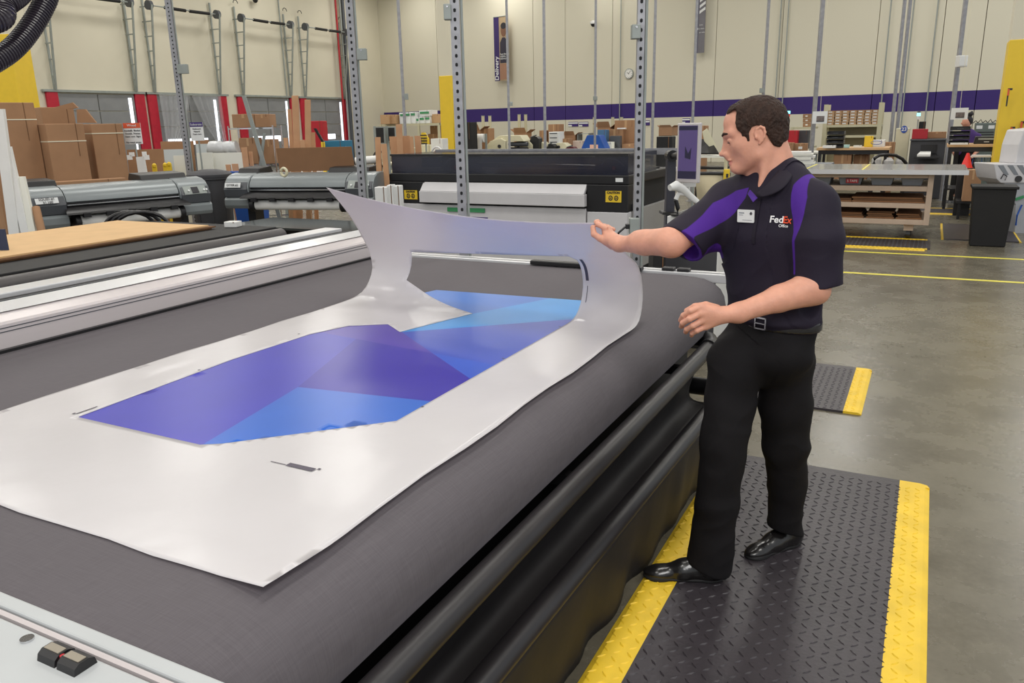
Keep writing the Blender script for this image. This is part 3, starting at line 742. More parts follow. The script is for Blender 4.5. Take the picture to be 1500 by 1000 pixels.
# ---------------------------------------------------------------- banners, clock, dome cameras, wall signs
def wallpt(px, py, off=0.05):
    d = ray(px, py); t_ = (yback(0) - off) / (d.y + 0.212 * d.x); return CAM + d * t_
eb = V((cos(ang), sin(ang), 0)); nb = V((sin(ang), -cos(ang), 0))
def banner(name, px0, py0, px1, py1, word, label, photo, zcut=None):
    a_ = wallpt(px0, (py0 + py1) / 2, 0.35); b_ = wallpt(px1, (py0 + py1) / 2, 0.35)
    z1 = wallpt(px0, py0, 0.35).z; z0 = wallpt(px0, py1, 0.35).z
    W = (b_ - a_).dot(eb); M = frame((a_.x, a_.y, 0), ang)
    t = thing(name, label, 'banner', (a_.x, a_.y, z0))
    obj('cloth', MB(M).box(0, W, 0, 0.01, z0, z1), mat('banner_' + word, photo, 0.6, var=0.15, scale=2), t)
    obj('side_strip', MB(M).box(0, W * 0.36, -0.006, 0, z0, z1), mat('banner_strip_' + word, (52, 34, 96) if word == 'Delivery' else (88, 86, 104), 0.6), t)
    h_ = (z1 - z0)
    text('lettering', word, W * 0.36, M @ tmat((W * 0.17, -0.012, z0 + h_ * 0.20), (0, 0, 1), (-1, 0, 0)), M_sign, t, bold=0.005, align='CENTER')
    obj('hanging_rod', MB(M).cyl((0, 0.0, z1 + 0.02), (W, 0.0, z1 + 0.02), 0.02, 8), M_steelp, t)
    return t, M, W, z0, z1
t, M, W, z0, z1 = banner('banner', 724, 26, 745, 119, 'Delivery', 'tall purple wall banner reading Delivery with a man holding a carton', (172, 150, 118))
h_ = z1 - z0
def ell(cx, cz, rx, rz, n=16): return [(cx + rx * cos(2 * pi * k / n), cz + rz * sin(2 * pi * k / n)) for k in range(n)]
obj('picture', MB(M).prism([(W * .40, z0 + h_ * .28), (W * .98, z0 + h_ * .28), (W * .98, z0 + h_ * .60), (W * .75, z0 + h_ * .68), (W * .58, z0 + h_ * .68), (W * .42, z0 + h_ * .6)], -0.008, -0.002, 'y'), mat('banner_shirt', (48, 44, 60), 0.6), t)
obj('picture', MB(M).prism(ell(W * .68, z0 + h_ * .79, W * .19, h_ * .10), -0.010, -0.003, 'y'), mat('banner_face', (120, 84, 62), 0.6), t)
obj('picture', MB(M).prism(ell(W * .68, z0 + h_ * .86, W * .19, h_ * .05), -0.012, -0.004, 'y'), M_darkt, t)
obj('picture', MB(M).box(W * .38, W, -0.010, -0.003, z0 + h_ * .02, z0 + h_ * .27), mat('banner_carton', (160, 120, 96), 0.6), t)
for k, s_ in enumerate(('Fast friendly', 'reliable', 'delivery')):
    text('lettering', s_, W * 0.13, M @ tmat((W * .42, -0.014, z0 + h_ * (.42 - .035 * k)), (1, 0, 0), (0, 0, 1)), M_sign, t, align='LEFT')
t, M, W, z0, z1 = banner('banner', 1019, -60, 1034, 78, 'Printing', 'grey wall banner reading Printing, cut by the top of the view', (112, 110, 116))
h_ = z1 - z0
for k in range(5):
    obj('picture', MB(M).slab([(W * .42, -0.012, z0 + h_ * (.42 + k * .06)), (W * .98, -0.012, z0 + h_ * (.46 + k * .06)), (W * .98, -0.012, z0 + h_ * (.49 + k * .06)), (W * .42, -0.012, z0 + h_ * (.45 + k * .06))], (0, 0.006, 0)), M_sign, t)
for k, s_ in enumerate(('Color', 'or black', 'and white')):
    text('lettering', s_, W * 0.15, M @ tmat((W * .45, -0.014, z0 + h_ * (.30 - .04 * k)), (1, 0, 0), (0, 0, 1)), M_sign, t, align='LEFT')
p = wallpt(922, 108, 0.02)
t = thing('wall_clock', 'round white wall clock with a grey rim on the cream back wall', 'clock', p)
M = frame(p, ang)
obj('rim', MB(M).cyl((0, 0, 0), (0, -0.06, 0), 0.21, 28), M_steelp, t, smooth=True)
obj('face', MB(M).cyl((0, -0.05, 0), (0, -0.065, 0), 0.18, 28), M_paper, t)
for k in range(12):
    obj('hour_mark', MB(M @ Matrix.Rotation(k * pi / 6, 4, 'Y')).box(-0.006, 0.006, -0.07, -0.064, 0.135, 0.165), M_darkt, t)
obj('hour_hand', MB(M @ Matrix.Rotation(-0.9, 4, 'Y')).box(-0.008, 0.008, -0.074, -0.068, -0.02, 0.09), M_darkt, t)
obj('minute_hand', MB(M @ Matrix.Rotation(0.7, 4, 'Y')).box(-0.006, 0.006, -0.078, -0.073, -0.02, 0.14), M_darkt, t)
for px, py, fn, lb in ((869, 36, lambda: wallpt(869, 36, 0.3), 'white dome camera on the back wall above the thin post'), (374, 1, lambda: atx(374, 1, XW + 0.3), 'white dome camera at the very top between dock doors')):
    q = fn(); t = thing('dome_camera', lb, 'camera', q)
    obj('bracket', MB().box(q.x - 0.04, q.x + 0.04, q.y, q.y + 0.28, q.z + 0.10, q.z + 0.16), M_white, t)
    obj('housing', MB().lathe([(0.05, q.z + 0.16), (0.13, q.z + 0.12), (0.14, q.z + 0.04), (0.12, q.z + 0.02)], q, 16), M_white, t, smooth=True)
    obj('dome', MB().lathe([(0.115, q.z + 0.02), (0.09, q.z - 0.05), (0.04, q.z - 0.09)], q, 16), M_black, t, smooth=True)
for k, (px0, px1, py) in enumerate(((833, 848, 182), (848.5, 863, 182), (943, 953, 180), (1000, 1012, 177))):
    a_ = wallpt(px0, py, 0.0); b_ = wallpt(px1, py, 0.0); W = (b_ - a_).dot(eb); M = frame((a_.x, a_.y, a_.z), ang)
    t = thing('wall_sign', ('left one of two small purple and white wall signs under the stripe', 'right one of two small purple and white wall signs under the stripe', 'small purple wall sign behind the perforated post', 'small purple wall sign above the monitor')[k], 'sign', (a_.x, a_.y, a_.z - 0.1), 'small purple wall signs')
    obj('plate', MB(M).box(0, W - 0.03, -0.03, -0.005, -0.1, 0.1), M_purple, t)
    obj('white_field', MB(M).box(0, W - 0.03, -0.036, -0.03, 0.02, 0.075), M_sign, t)
    obj('white_field', MB(M).box(0.0, W * 0.35, -0.036, -0.03, -0.1, -0.03), M_sign, t)

# ---------------------------------------------------------------- corrugated hose at the top left
def hose(pts, r, label):
    P = [V(p) for p in pts]; path = []
    for i in range(len(P) - 1):
        p0, p1, p2, p3 = P[max(i - 1, 0)], P[i], P[i + 1], P[min(i + 2, len(P) - 1)]
        for k in range(20):
            t = k / 20; path.append(0.5 * ((2 * p1) + (-p0 + p2) * t + (2 * p0 - 5 * p1 + 4 * p2 - p3) * t * t + (-p0 + 3 * p1 - 3 * p2 + p3) * t ** 3))
    L = [0]
    for a_, b_ in zip(path, path[1:]): L.append(L[-1] + (b_ - a_).length)
    n = int(L[-1] / 0.0026); out = []; rad = []; j = 0
    for i in range(n):
        d = L[-1] * i / n
        while L[j + 1] < d: j += 1
        out.append(path[j].lerp(path[j + 1], (d - L[j]) / max(1e-6, L[j + 1] - L[j]))); rad.append(r * (1 + 0.07 * (1 if (i // 2) % 2 else -1)))
    return tag(obj('vacuum_hose', MB().tube(out, r, 18, radii=rad), mat('hose_black', (44, 38, 46), 0.28, spec=0.7), smooth=False), label, 'hose')
h0 = atd(68, -120, 3.0); h1 = atd(60, -110, 2.9)
hose([V((h0.x + .1, h0.y + .1, 8.95)), V((h0.x + .03, h0.y + .03, 5.0)), h0 + V((0, 0, .6)), h0, atd(72, -25, 2.95), atd(60, 15, 2.9), atd(28, 62, 2.8), atd(-12, 92, 2.7), atd(-90, 130, 2.55), V((-2.9, 0.9, 1.75)), V((-3.5, 0.6, 1.0))], 0.033, 'thick black corrugated hose hanging down across the top left corner')
hose([V((h1.x - .1, h1.y - .1, 8.95)), V((h1.x - .08, h1.y - .1, 5.0)), h1 + V((-.03, -.05, .6)), h1, atd(40, -28, 2.85), atd(10, 5, 2.75), atd(-60, 40, 2.6), V((-2.9, 0.6, 1.9)), V((-3.55, 0.35, 1.0))], 0.033, 'second shorter piece of black corrugated hose above the other at top left')

# ---------------------------------------------------------------- wide format plotters
def plotter(a, p0, L, label, lab):
    M = frame((p0[0], p0[1], 0), a)
    t = thing('plotter', label, 'plotter', (p0[0], p0[1], 0))
    M = M @ Matrix.Translation((0, 0, 0.02))
    top = 1.13
    body = [(0.05, 0.955), (0.0, 0.972), (0.01, 1.015), (0.06, 1.075), (0.14, 1.115), (0.25, top), (0.5, 1.12), (0.6, 1.05), (0.62, 0.8), (0.1, 0.8)]
    obj('body', MB(M).prism(body, 0.33, L - 0.36, 'x'), M_grey, t, smooth=True)
    for k, (xa, xb) in enumerate(((0.0, 0.32), (L - 0.35, L))):
        cap = [(-0.01, 0.90), (-0.03, 0.96), (0.0, 1.03), (0.06, 1.09), (0.14, 1.12), (0.25, top + 0.005), (0.5, 1.12), (0.6, 1.05), (0.62, 0.76), (0.06, 0.76), (0.0, 0.80)]
        c = obj('end_housing', MB(M).prism(cap, xa, xb, 'x'), M_grey, t, smooth=True, bevel=0.012)
        obj('front_panel', MB(M).prism([(-0.035, 0.86), (-0.05, 0.95), (0.0, 1.035), (0.01, 1.03), (0.0, 0.86)], xa + 0.01, xb - 0.01, 'x'), M_greyd, c)
        obj('lower_cover', MB(M).prism([(-0.03, 0.72), (-0.05, 0.76), (-0.05, 0.83), (-0.02, 0.855), (0.3, 0.855), (0.3, 0.72)], xa + 0.0, xb - 0.0, 'x'), M_grey, c, bevel=0.01)
    # right end carries the control panel
    e = obj('control_panel', MB(M).prism([(-0.055, 0.955), (-0.048, 0.972), (0.004, 1.045), (0.0, 1.03), (-0.03, 0.95)], L - 0.31, L - 0.05, 'x'), M_steelp, t)
    obj('display', MB(M).prism([(-0.057, 0.965), (-0.05, 0.978), (-0.01, 1.032), (-0.012, 1.02)], L - 0.22, L - 0.14, 'x'), M_darkt, e)
    for k in range(3):
        obj('key', MB(M).cyl((L - 0.26 + (0.15 if k else 0) + 0.03 * k, -0.042, 0.995), (L - 0.26 + (0.15 if k else 0) + 0.03 * k, -0.05, 1.0), 0.011, 10), M_sign, e)
    obj('slot', MB(M).box(0.33, L - 0.36, 0.03, 0.1, 0.86, 0.96), M_black, t)
    obj('guide_bar', MB(M).box(0.33, L - 0.36, -0.01, 0.02, 0.935, 0.945), M_chrome, t)
    obj('output_flap', MB(M).slab([(0.30, 0.0, 0.905), (L - 0.34, 0.0, 0.905), (L - 0.30, -0.15, 0.85), (0.27, -0.15, 0.85)], (0, 0.01, 0.018)), M_black, t)
    for k in range(5):
        s_ = 0.42 + k * (L - 0.95) / 4
        obj('flap_clip', MB(M).box(s_, s_ + 0.07, -0.168, -0.12, 0.815, 0.86), M_black, t)
    rl = obj('media_roll', MB(M).cyl((0.42, -0.03, 0.765), (L - 0.40, -0.03, 0.765), 0.06, 24), M_paper, t, smooth=True)
    for s_ in (0.36, L - 0.40):
        obj('spool_flange', MB(M).cyl((s_, -0.03, 0.765), (s_ + 0.05, -0.03, 0.765), 0.085, 20), M_black, rl, smooth=True)
    obj('rear_tray', MB(M).box(0.33, L - 0.36, 0.2, 0.6, 0.70, 0.80), M_black, t)
    for s_ in (0.22, L - 0.25):
        lg = obj('leg', MB(M).box(s_ - 0.05, s_ + 0.05, 0.18, 0.38, 0.12, 0.76), M_black, t)
        obj('foot', MB(M).box(s_ - 0.05, s_ + 0.05, -0.06, 0.62, 0.07, 0.13), M_black, lg)
        for n_ in (-0.02, 0.58):
            obj('castor', MB(M).cyl((s_ - 0.015, n_, 0.035), (s_ + 0.015, n_, 0.035), 0.034, 12), M_black, lg)
    obj('crossbar', MB(M).box(0.26, L - 0.30, 0.24, 0.30, 0.2, 0.27), M_black, t)
    obj('catch_basket', MB(M).slab([(0.3, -0.06, 0.5), (L - 0.33, -0.06, 0.5), (L - 0.33, 0.3, 0.3), (0.3, 0.3, 0.3)], (0, 0, 0.008)), M_blackm, t)
    for s_, d_ in ((0.06, 0.28), (L - 0.66, 0.52)):
        obj('ink_cover', MB(M).prism([(0.22, top - 0.01), (0.26, top + 0.055), (0.55, top + 0.07), (0.6, top - 0.01)], s_, s_ + d_, 'x'), M_black, t, bevel=0.01)
    st = obj('sticker', MB(M).slab([(0.03, -0.06, 0.975), (0.24, -0.06, 0.975), (0.24, -0.04, 1.03), (0.03, -0.04, 1.03)], (0, 0.004, 0)), M_sign, t)
    text('lettering', lab, 0.034, M @ tmat((0.135, -0.058, 1.003), (1, 0, 0), (0, 0.34, 0.94)), M_darkt, st)
    return M
q1 = atz(48, 284, 1.05)
plotter(math.radians(74), (-7.90, 4.87), 1.86, 'grey wide format plotter at left, behind the brown board stack, with a white sticker', 'SQUID #1\n 61.100')
plotter(math.radians(15), (-7.62, 7.12), 1.93, 'grey wide format plotter right of the round rubbish bin, before the big printer', 'OTTER #2')

# ---------------------------------------------------------------- black table with brown boards, left
t = thing('board_table', 'long black low table at left carrying a stack of brown boards', 'table', (-5.6, 3.2, 0))
obj('tabletop', MB().box(-6.47, -4.86, 0.8, 5.05, 0.80, 0.87), M_blackm, t, bevel=0.006)
obj('front_roller', MB().tube([(-4.80, 0.8 + k * 0.53, 0.80) for k in range(9)], 0.062, 18), mat('roller_dark', (70, 66, 66), 0.4), t, smooth=True)
for x in (-6.3, -4.95):
    for y in (1.2, 2.55, 3.6, 4.85):
        obj('leg', MB().box(x - 0.05, x + 0.05, y - 0.05, y + 0.05, 0, 0.80), M_black, t)
obj('lower_shelf', MB().box(-6.5, -4.9, 0.9, 4.95, 0.22, 0.25), M_blackm, t)
for k in range(3):
    j = (0.0, 0.015, -0.01)[k]
    tag(obj('brown_board', MB().box(-6.42 + j, -5.28 + j, 0.9, 4.74 + j * 2, 0.872 + k * 0.0125, 0.883 + k * 0.0125), (mat('board_face', (206, 170, 124), 0.8, var=0.05)) if k == 2 else M_cardd),
        ('lowest brown board of the stack on the black table', 'middle brown board of the stack on the black table', 'top pale brown board of the stack on the black table')[k], 'board', 'brown boards on the black table')
carton((328, 325, 346, 333), 6.75, 'small flat white box at the end of the brown boards', m=M_white, a=0.3, z0=0.871, name='small_box', tape=False, depth=0.1)
for k, (x, y, s_) in enumerate(((-5.2, 3.3, .3), (-5.25, 3.95, .26), (-5.2, 4.45, .24))):
    c = thing('carton', ('wide brown carton on the shelf under the black board table', 'white flat carton on the shelf under the black board table', 'small brown carton on the shelf under the far end of the board table')[k], 'box', (x, y, 0.25))
    obj('body', MB().box(x - 0.2, x + 0.2, y - s_ / 2, y + s_ / 2, 0.25, 0.25 + (0.22, 0.16, 0.2)[k]), (M_card, M_white, M_card2)[k], c, bevel=0.004)
    obj('tape', MB().box(x + 0.2, x + 0.203, y - 0.03, y + 0.03, 0.25, 0.25 + (0.22, 0.16, 0.2)[k]), M_card2, c)
t = thing('glass_table', 'dark glass topped frame just beyond the board table', 'table', (-5.0, 5.9, 0))
obj('tabletop', MB().box(-5.9, -4.35, 5.45, 6.1, 0.78, 0.80), mat('dark_glass', (40, 42, 40), 0.1), t)
for x in (-5.8, -4.45):
    for y in (5.5, 6.05): obj('leg', MB().box(x - 0.03, x + 0.03, y - 0.03, y + 0.03, 0, 0.78), M_black, t)
# tubes and boards standing at the far left
for top, bot, w_, nm, lb, mm, tb_ in (((-12, 160), (12, 340), 16, 'foam_board', 'tallest white foam board at the left edge', M_white, False), ((2, 215), (30, 340), 12, 'foam_board', 'second white foam board from the left edge, its top squared off', M_white, False),
                            ((22, 259), (40, 340), 12, 'foam_board', 'shortest white foam board left of the plotter', M_foam, False), ((47, 304), (55, 337), 11, 'cardboard_tube', 'brown cardboard tube leaning right of the white foam boards', M_card, True)):
    lean(nm, lb, 'tube' if tb_ else 'board', top, bot, w_, 7.15, mm, 0.04, None if tb_ else 'white boards standing at the left', tube=tb_, D2=7.05)
q = atd(-6, 338, 5.4)
t = thing('label_holder', 'small dark blue and white label at the foot of the left boards', 'sign', (q.x, q.y, 0.885))
obj('card', MB(frame((q.x, q.y, 0), AZ)).box(-0.1, 0.06, 0, 0.01, 0.885, q.z + 0.01), mat('navy', (40, 52, 82), 0.5), t)
# black cable bundle on the boards
t = thing('cable_bundle', 'looped black cables lying behind the brown boards before the plotter', 'cable', atd(200, 322, 7.6))
for k in range(3):
    c = atd(190 + k * 9, 331, 7.4)
    obj('loop', MB().tube([c + V((0.13 * cos(i * pi / 9) * (1 + k * .1), 0.16 * cos(i * pi / 9), 0.13 * sin(i * pi / 9))) for i in range(10)], 0.018, 8), M_black, t, smooth=True)

# ---------------------------------------------------------------- left clutter
G = 'flat packed cartons tied with white bands behind the left plotter'
carton((-14, 150, 60, 274), 9.9, 'tallest bundle of brown cartons at the left edge', G, a=1.3, depth=0.5, z0=0.0, band=0.1, tape=False)
carton((73, 181, 129, 268), 10.1, 'middle bundle of brown cartons with a white band halfway down', G, a=1.3, depth=0.4, z0=0.0, band=0.12, tape=False)
carton((139, 181, 185, 268), 10.6, 'right bundle of brown cartons, next to the orange headed sign', G, a=1.3, depth=0.4, z0=0.0, band=0.07, tape=False)
carton((63, 157, 111, 200), 11.2, 'brown carton stacked behind and above the middle bundle', a=1.3, depth=0.5, z0=0.0, tape=False)
carton((60, 264, 186, 280), 9.6, 'long flat brown carton lying behind the left plotter', a=1.3, depth=0.15, z0=0.0, tape=False)
for k, (p4, lb) in enumerate((([(80, 157), (106, 150), (114, 158), (100, 160)], 'open brown flap sheet sticking up behind the carton bundles'), ([(112, 160), (125, 160), (141, 180), (113, 180)], 'slanting brown sheet right of the upper carton'))):
    tag(obj('cardboard_sheet', MB().slab([atd(x, y, 10.9) for x, y in p4], HF * 0.03), M_card), lb, 'cardboard')
def signboard(r, D, head, word, lines, label, stand=True):
    M, s0, s1, zb, zt, o = R(*r, D, AZ)
    t = thing('sign', label, 'sign', (o.x, o.y, 0))
    obj('plate', MB(M).box(s0, s1, 0, 0.01, zb, zt), M_sign, t)
    obj('header', MB(M).box(s0, s1, -0.004, 0, zt - (zt - zb) * 0.24, zt), head, t)
    text('lettering', word, (zt - zb) * 0.17, M @ tmat(((s0 + s1) / 2, -0.008, zt - (zt - zb) * 0.12), (1, 0, 0), (0, 0, 1)), M_sign, t)
    for k, l in enumerate(lines):
        text('lettering', l, (zt - zb) * 0.11, M @ tmat(((s0 + s1) / 2, -0.004, zt - (zt - zb) * (0.36 + 0.14 * k)), (1, 0, 0), (0, 0, 1)), M_darkt, t)
    if stand: obj('stand_pole', MB(M).cyl(((s0 + s1) / 2, 0.03, 0), ((s0 + s1) / 2, 0.03, zb + 0.1), 0.012, 8), M_steelp, t)
    return t
signboard((182, 180, 207, 211), 10.9, M_orange, 'Wood', ['Standoffs  Blanket', 'Dowels  Frames', 'Foam core  Signs', '', 'No metal scraps'], 'white sign with an orange header reading Wood beside the carton bundles')
signboard((279, 179, 298, 206), 11.5, M_purple, 'Substrate', ['Outbound', 'Material', 'Foam core'], 'white sign with a purple header right of the perforated post')
# leaning boards, foam panels
for r, D, lb, mm in (((183, 219, 236, 262), 11.9, 'wide brown board standing behind the plotter, under the orange headed sign', M_card),
                  ((233, 207, 281, 254), 12.6, 'brown board with a pale rectangle left of the perforated post', M_card), ((284, 205, 303, 245), 12.8, 'narrow brown board right of the perforated post', M_card),
                  ((235, 219, 271, 236), 12.4, 'pale blue-white sheet leaning in front of the brown board', mat('pale_sheet', (196, 204, 206), 0.6)), ((283, 211, 301, 224), 12.5, 'small pale sheet right of the perforated post', mat('pale_sheet', (196, 204, 206), 0.6)),
                  ((251, 228, 277, 262), 11.6, 'left white foam panel, before the perforated post', M_foam), ((285, 224, 308, 255), 11.9, 'middle white foam panel of the three', M_foam), ((308, 224, 353, 250), 12.0, 'right wide white foam panel of the three', M_foam)):
    M, s0, s1, zb, zt, o = R(*r, D, AZ, 0.0)
    zb0 = 0.0
    tag(obj('board', MB(M).slab([(s0, 0, zb0), (s1, 0, zb0), (s1, 0.12, zt), (s0, 0.12, zt)], (0, 0.03, 0)), mm), lb, 'board')
q0 = [(199, 230), (211, 229), (218, 268), (205, 270)]
q_ = atd(208, 260, 10.8)
t = thing('cut_out', 'white cardboard cut-out with two square ears beside the orange headed sign', 'cardboard', (q_.x, q_.y, 0))
obj('prop', MB().box(q_.x - 0.02, q_.x + 0.02, q_.y + 0.03, q_.y + 0.06, 0, 1.15), M_card, t)
obj('panel', MB().slab([atd(*p, 10.8) for p in q0], HF * 0.02), M_paper, t)
for r in ((186, 227, 193, 234), (189, 223, 196, 229), (208, 222, 214, 229), (212, 227, 218, 234)):
    M, s0, s1, zb, zt, o = R(*r, 10.75, AZ); obj('ear', MB(M).box(s0, s1, 0, 0.02, zb, zt), M_paper, t)
for k, px in enumerate((226, 242, 248)):
    M, s0, s1, zb, zt, o = R(px - 3, 239 - k, px + 3, 256, 11.4, AZ)
    t = thing('yellow_peg', ('single yellow round-headed peg left of the white foam panel', 'left yellow peg of the pair by the white foam panel', 'right yellow peg of the pair by the white foam panel')[k], 'peg', (o.x, o.y, 0))
    obj('stem', MB(M).box(s0, s1, 0, 0.03, 0, zt - 0.03), M_yelp, t); obj('head', MB(M).lathe([(0.01, zt), (0.03, zt - 0.02), (0.03, zt - 0.05), (0.01, zt - 0.07)], (0, 0.015, 0), 10), M_yelp, t)
# plastic wrapped roll on the foam panels
q = atd(322, 214, 12.4)
pts = [atd(306 + k * 4.2, 216 + (k % 2), 12.3) for k in range(11)]
t = tag(obj('wrapped_roll', MB().tube(pts, 0.1, 12, radii=[0.09 + 0.02 * random.random() for _ in pts]), mat('crumpled_plastic', (206, 208, 210), 0.25, bump=0.8, bscale=12), smooth=True), 'crumpled clear plastic wrapped roll on top of the white foam panels', 'roll')
# round bin and blue wheeled bin
q = atz(316, 336, 0.0)
q = atd(312, 300, 10.6); q.z = 0
t = thing('rubbish_bin', 'round dark grey rubbish bin with a domed lid between the two plotters', 'bin', q)
zt = atd(312, 256, 10.6).z
obj('body', MB().lathe([(0.20, 0.02), (0.215, 0.1), (0.255, zt - 0.06), (0.275, zt - 0.05), (0.275, zt)], q, 28), M_bind, t, smooth=True)
obj('lid', MB().lathe([(0.285, zt - 0.02), (0.285, zt + 0.01), (0.25, zt + 0.04), (0.1, zt + 0.07)], q, 28), M_bind, t, smooth=True)
for k in range(8):
    a = k * pi / 4; c = q + V((0.245 * cos(a), 0.245 * sin(a), 0))
    obj('rib', MB().tube([(q.x + 0.212 * cos(a), q.y + 0.212 * sin(a), 0.1), (q.x + 0.258 * cos(a), q.y + 0.258 * sin(a), zt - 0.08)], 0.008, 6), M_bind, t)
M, s0, s1, zb, zt, o = R(337, 252, 372, 318, 11.4, 0.3, 0.0)
t = thing('wheeled_bin', 'blue recycling bin on wheels holding board offcuts, left of the second plotter', 'bin', (o.x, o.y, 0))
obj('body', MB(M).taper(s0, s1, 0, 0.5, 0.12, zt, 0.05), M_blue, t, bevel=0.015)
obj('rim', MB(M).box(s0 - 0.02, s1 + 0.02, -0.02, 0.52, zt - 0.03, zt + 0.01), M_blue, t, bevel=0.008)
obj('sticker', MB(M).box(s0 + 0.04, s0 + 0.22, -0.03, -0.02, zt - 0.12, zt - 0.02), M_sign, t)
for s_ in (s0 + 0.08, s1 - 0.08):
    for n_ in (0.05, 0.45): obj('wheel', MB(M).cyl((s_ - 0.02, n_, 0.05), (s_ + 0.02, n_, 0.05), 0.05, 14), M_black, t)
# offcuts: tall pale slats
G = 'pale board offcuts standing behind the second plotter'
for top, bot, w_, D, lb in (((421, 160), (424, 216), 5.5, 11.0, 'thin pale slat left of the tallest one'), ((427, 140), (430, 216), 9.5, 10.9, 'tallest pale slat behind the leaning brown sheet'), ((446, 146), (447, 216), 8.5, 10.9, 'tall pale slat right of the tallest one'),
                  ((415, 202), (416, 216), 6, 10.8, 'short pale slat at the left of the group'), ((439, 205), (440, 216), 7, 10.8, 'short pale slat between the two tall ones'), ((455, 194), (456, 216), 6, 11.1, 'medium pale slat at the right of the group'),
                  ((353, 216), (357, 250), 8, 11.6, 'pale slat standing in the blue bin'), ((330, 241), (332, 252), 7, 11.55, 'short offcut at the left of the blue bin'), ((339, 240), (341, 252), 9, 11.53, 'short offcut second from the left in the blue bin'), ((364, 222), (367, 250), 5, 11.7, 'narrow slat at the right of the blue bin')):
    lean('board_offcut', lb, 'board', top, bot, w_, D, M_plank, 0.025, G)
G = 'pale board offcuts standing behind the big printer'
for top, bot, w_, D, lb in (((549, 201), (551, 246), 8, 9.8, 'leftmost pale offcut left of the big printer hood'), ((558, 211), (561, 246), 8, 9.75, 'second pale offcut left of the big printer hood'),
                  ((570, 200), (573, 228), 12, 10.9, 'wide pale offcut behind the left of the big printer hood'), ((579.5, 182), (582, 228), 9, 10.8, 'tallest pale offcut behind the big printer hood'), ((589, 199), (591, 228), 11, 10.9, 'pale offcut right of the tallest behind the hood'), ((600, 200), (602, 228), 5, 10.8, 'narrow pale offcut behind the hood'), ((607, 199), (609, 228), 9, 10.9, 'rightmost pale offcut behind the hood')):
    lean('board_offcut', lb, 'board', top, bot, w_, D, M_plank, 0.025, G)
lean('leaning_sheet', 'large dark brown sheet leaning over the second plotter', 'board', (404, 217), (411, 257), 111, 9.95, mat('brown_sheet', (128, 92, 62), 0.75, var=0.06), 0.01, zmin=1.16)
lean('steel_angle', 'long pale steel angle leaning beside the wire rack', 'metal bar', (354, 141), (386, 250), 6, 12.1, M_steelp, 0.03)
lean('steel_angle', 'short pale steel angle left of the leaning brown sheet', 'metal bar', (385, 195), (378, 250), 4, 12.15, M_steelp, 0.03)
# wire rack with two cartons
M, s0, s1, zb, zt, o = R(338, 186, 403, 260, 12.3, AZ, 0.0)
t = thing('wire_rack', 'thin chrome wire rack holding two brown cartons above the blue bin', 'rack', (o.x, o.y, 0))
for s_ in (s0, s1):
    for n_ in (0.0, 0.45): obj('upright', MB(M).cyl((s_, n_, 0), (s_, n_, zt + 0.02), 0.012, 8), M_chrome, t)
for z_ in (0.35, zt - 0.55, zt - 0.01):
    w_ = MB(M).box(s0, s1, -0.006, 0.006, z_ - 0.02, z_).box(s0, s1, 0.444, 0.456, z_ - 0.02, z_)
    for k in range(14): x = s0 + (s1 - s0) * k / 13; w_.box(x - 0.003, x + 0.003, 0, 0.45, z_ - 0.006, z_)
    tag(obj('wire_shelf', w_, M_chrome, t), kind='stuff')
zsh = zt - 0.005
carton((340, 167, 372.5, 186), 12.45, 'left brown carton with green print on the wire rack', 'cartons on the wire rack', a=AZ, depth=0.35, z0=zsh)
carton((373, 167, 395, 186), 12.45, 'right brown carton on the wire rack', 'cartons on the wire rack', a=AZ, depth=0.35, z0=zsh)
zs2 = zt - 0.545
carton((350, 202, 376, 220), 12.4, 'brown carton on the middle shelf of the wire rack', a=AZ, depth=0.3, z0=zs2)
carton((385, 204, 401, 222), 12.4, 'smaller brown carton at the right of the wire rack shelf', a=AZ, depth=0.3, z0=zs2)
# far left tables with small things
table(405, 520, 218, 14.0, 0.9, 0.92, 'cluttered table behind the slats with blue pouch and red box', M_foam, M_steelp, a=0.2)
carton((455, 177, 472, 188), 14.6, 'red box on a stand before the last dock door', m=M_redp, z0=0.92, tape=False, name='red_box', a=0.2)
carton((475, 206, 505, 216), 14.2, 'blue padded pouch on the cluttered table', m=mat('teal_cloth', (36, 108, 140), 0.6), z0=0.92, tape=False, name='pouch', cat='bag', a=0.2, depth=0.3)
carton((470, 208, 474.5, 216), 14.15, 'small yellow block beside the blue pouch', m=M_yelp, z0=0.92, tape=False, name='yellow_block', cat='block', a=0.2, depth=0.05)
lean('black_tool', 'black upright tool on the cluttered table', 'tool', (459, 188), (466, 200), 4, 14.4, M_black, 0.05, zmin=0.92)
# ---------------------------------------------------------------- big printer behind the table
M_pw = mat('printer_white', (204, 202, 204), 0.4, var=0.01)
def Yf(px, py, y=8.0): return aty(px, py, y)
xl, xr = Yf(567, 270).x, Yf(921, 270).x
t = thing('large_printer', 'large black and white printer with a long smoked hood and yellow caution labels', 'printer', ((xl + xr) / 2, 8.7, 0))
zt = Yf(740, 227).z; zh = Yf(740, 255).z; zs = Yf(740, 268).z; zp = Yf(740, 301).z
xa, xb = Yf(573, 250).x, Yf(919, 250).x
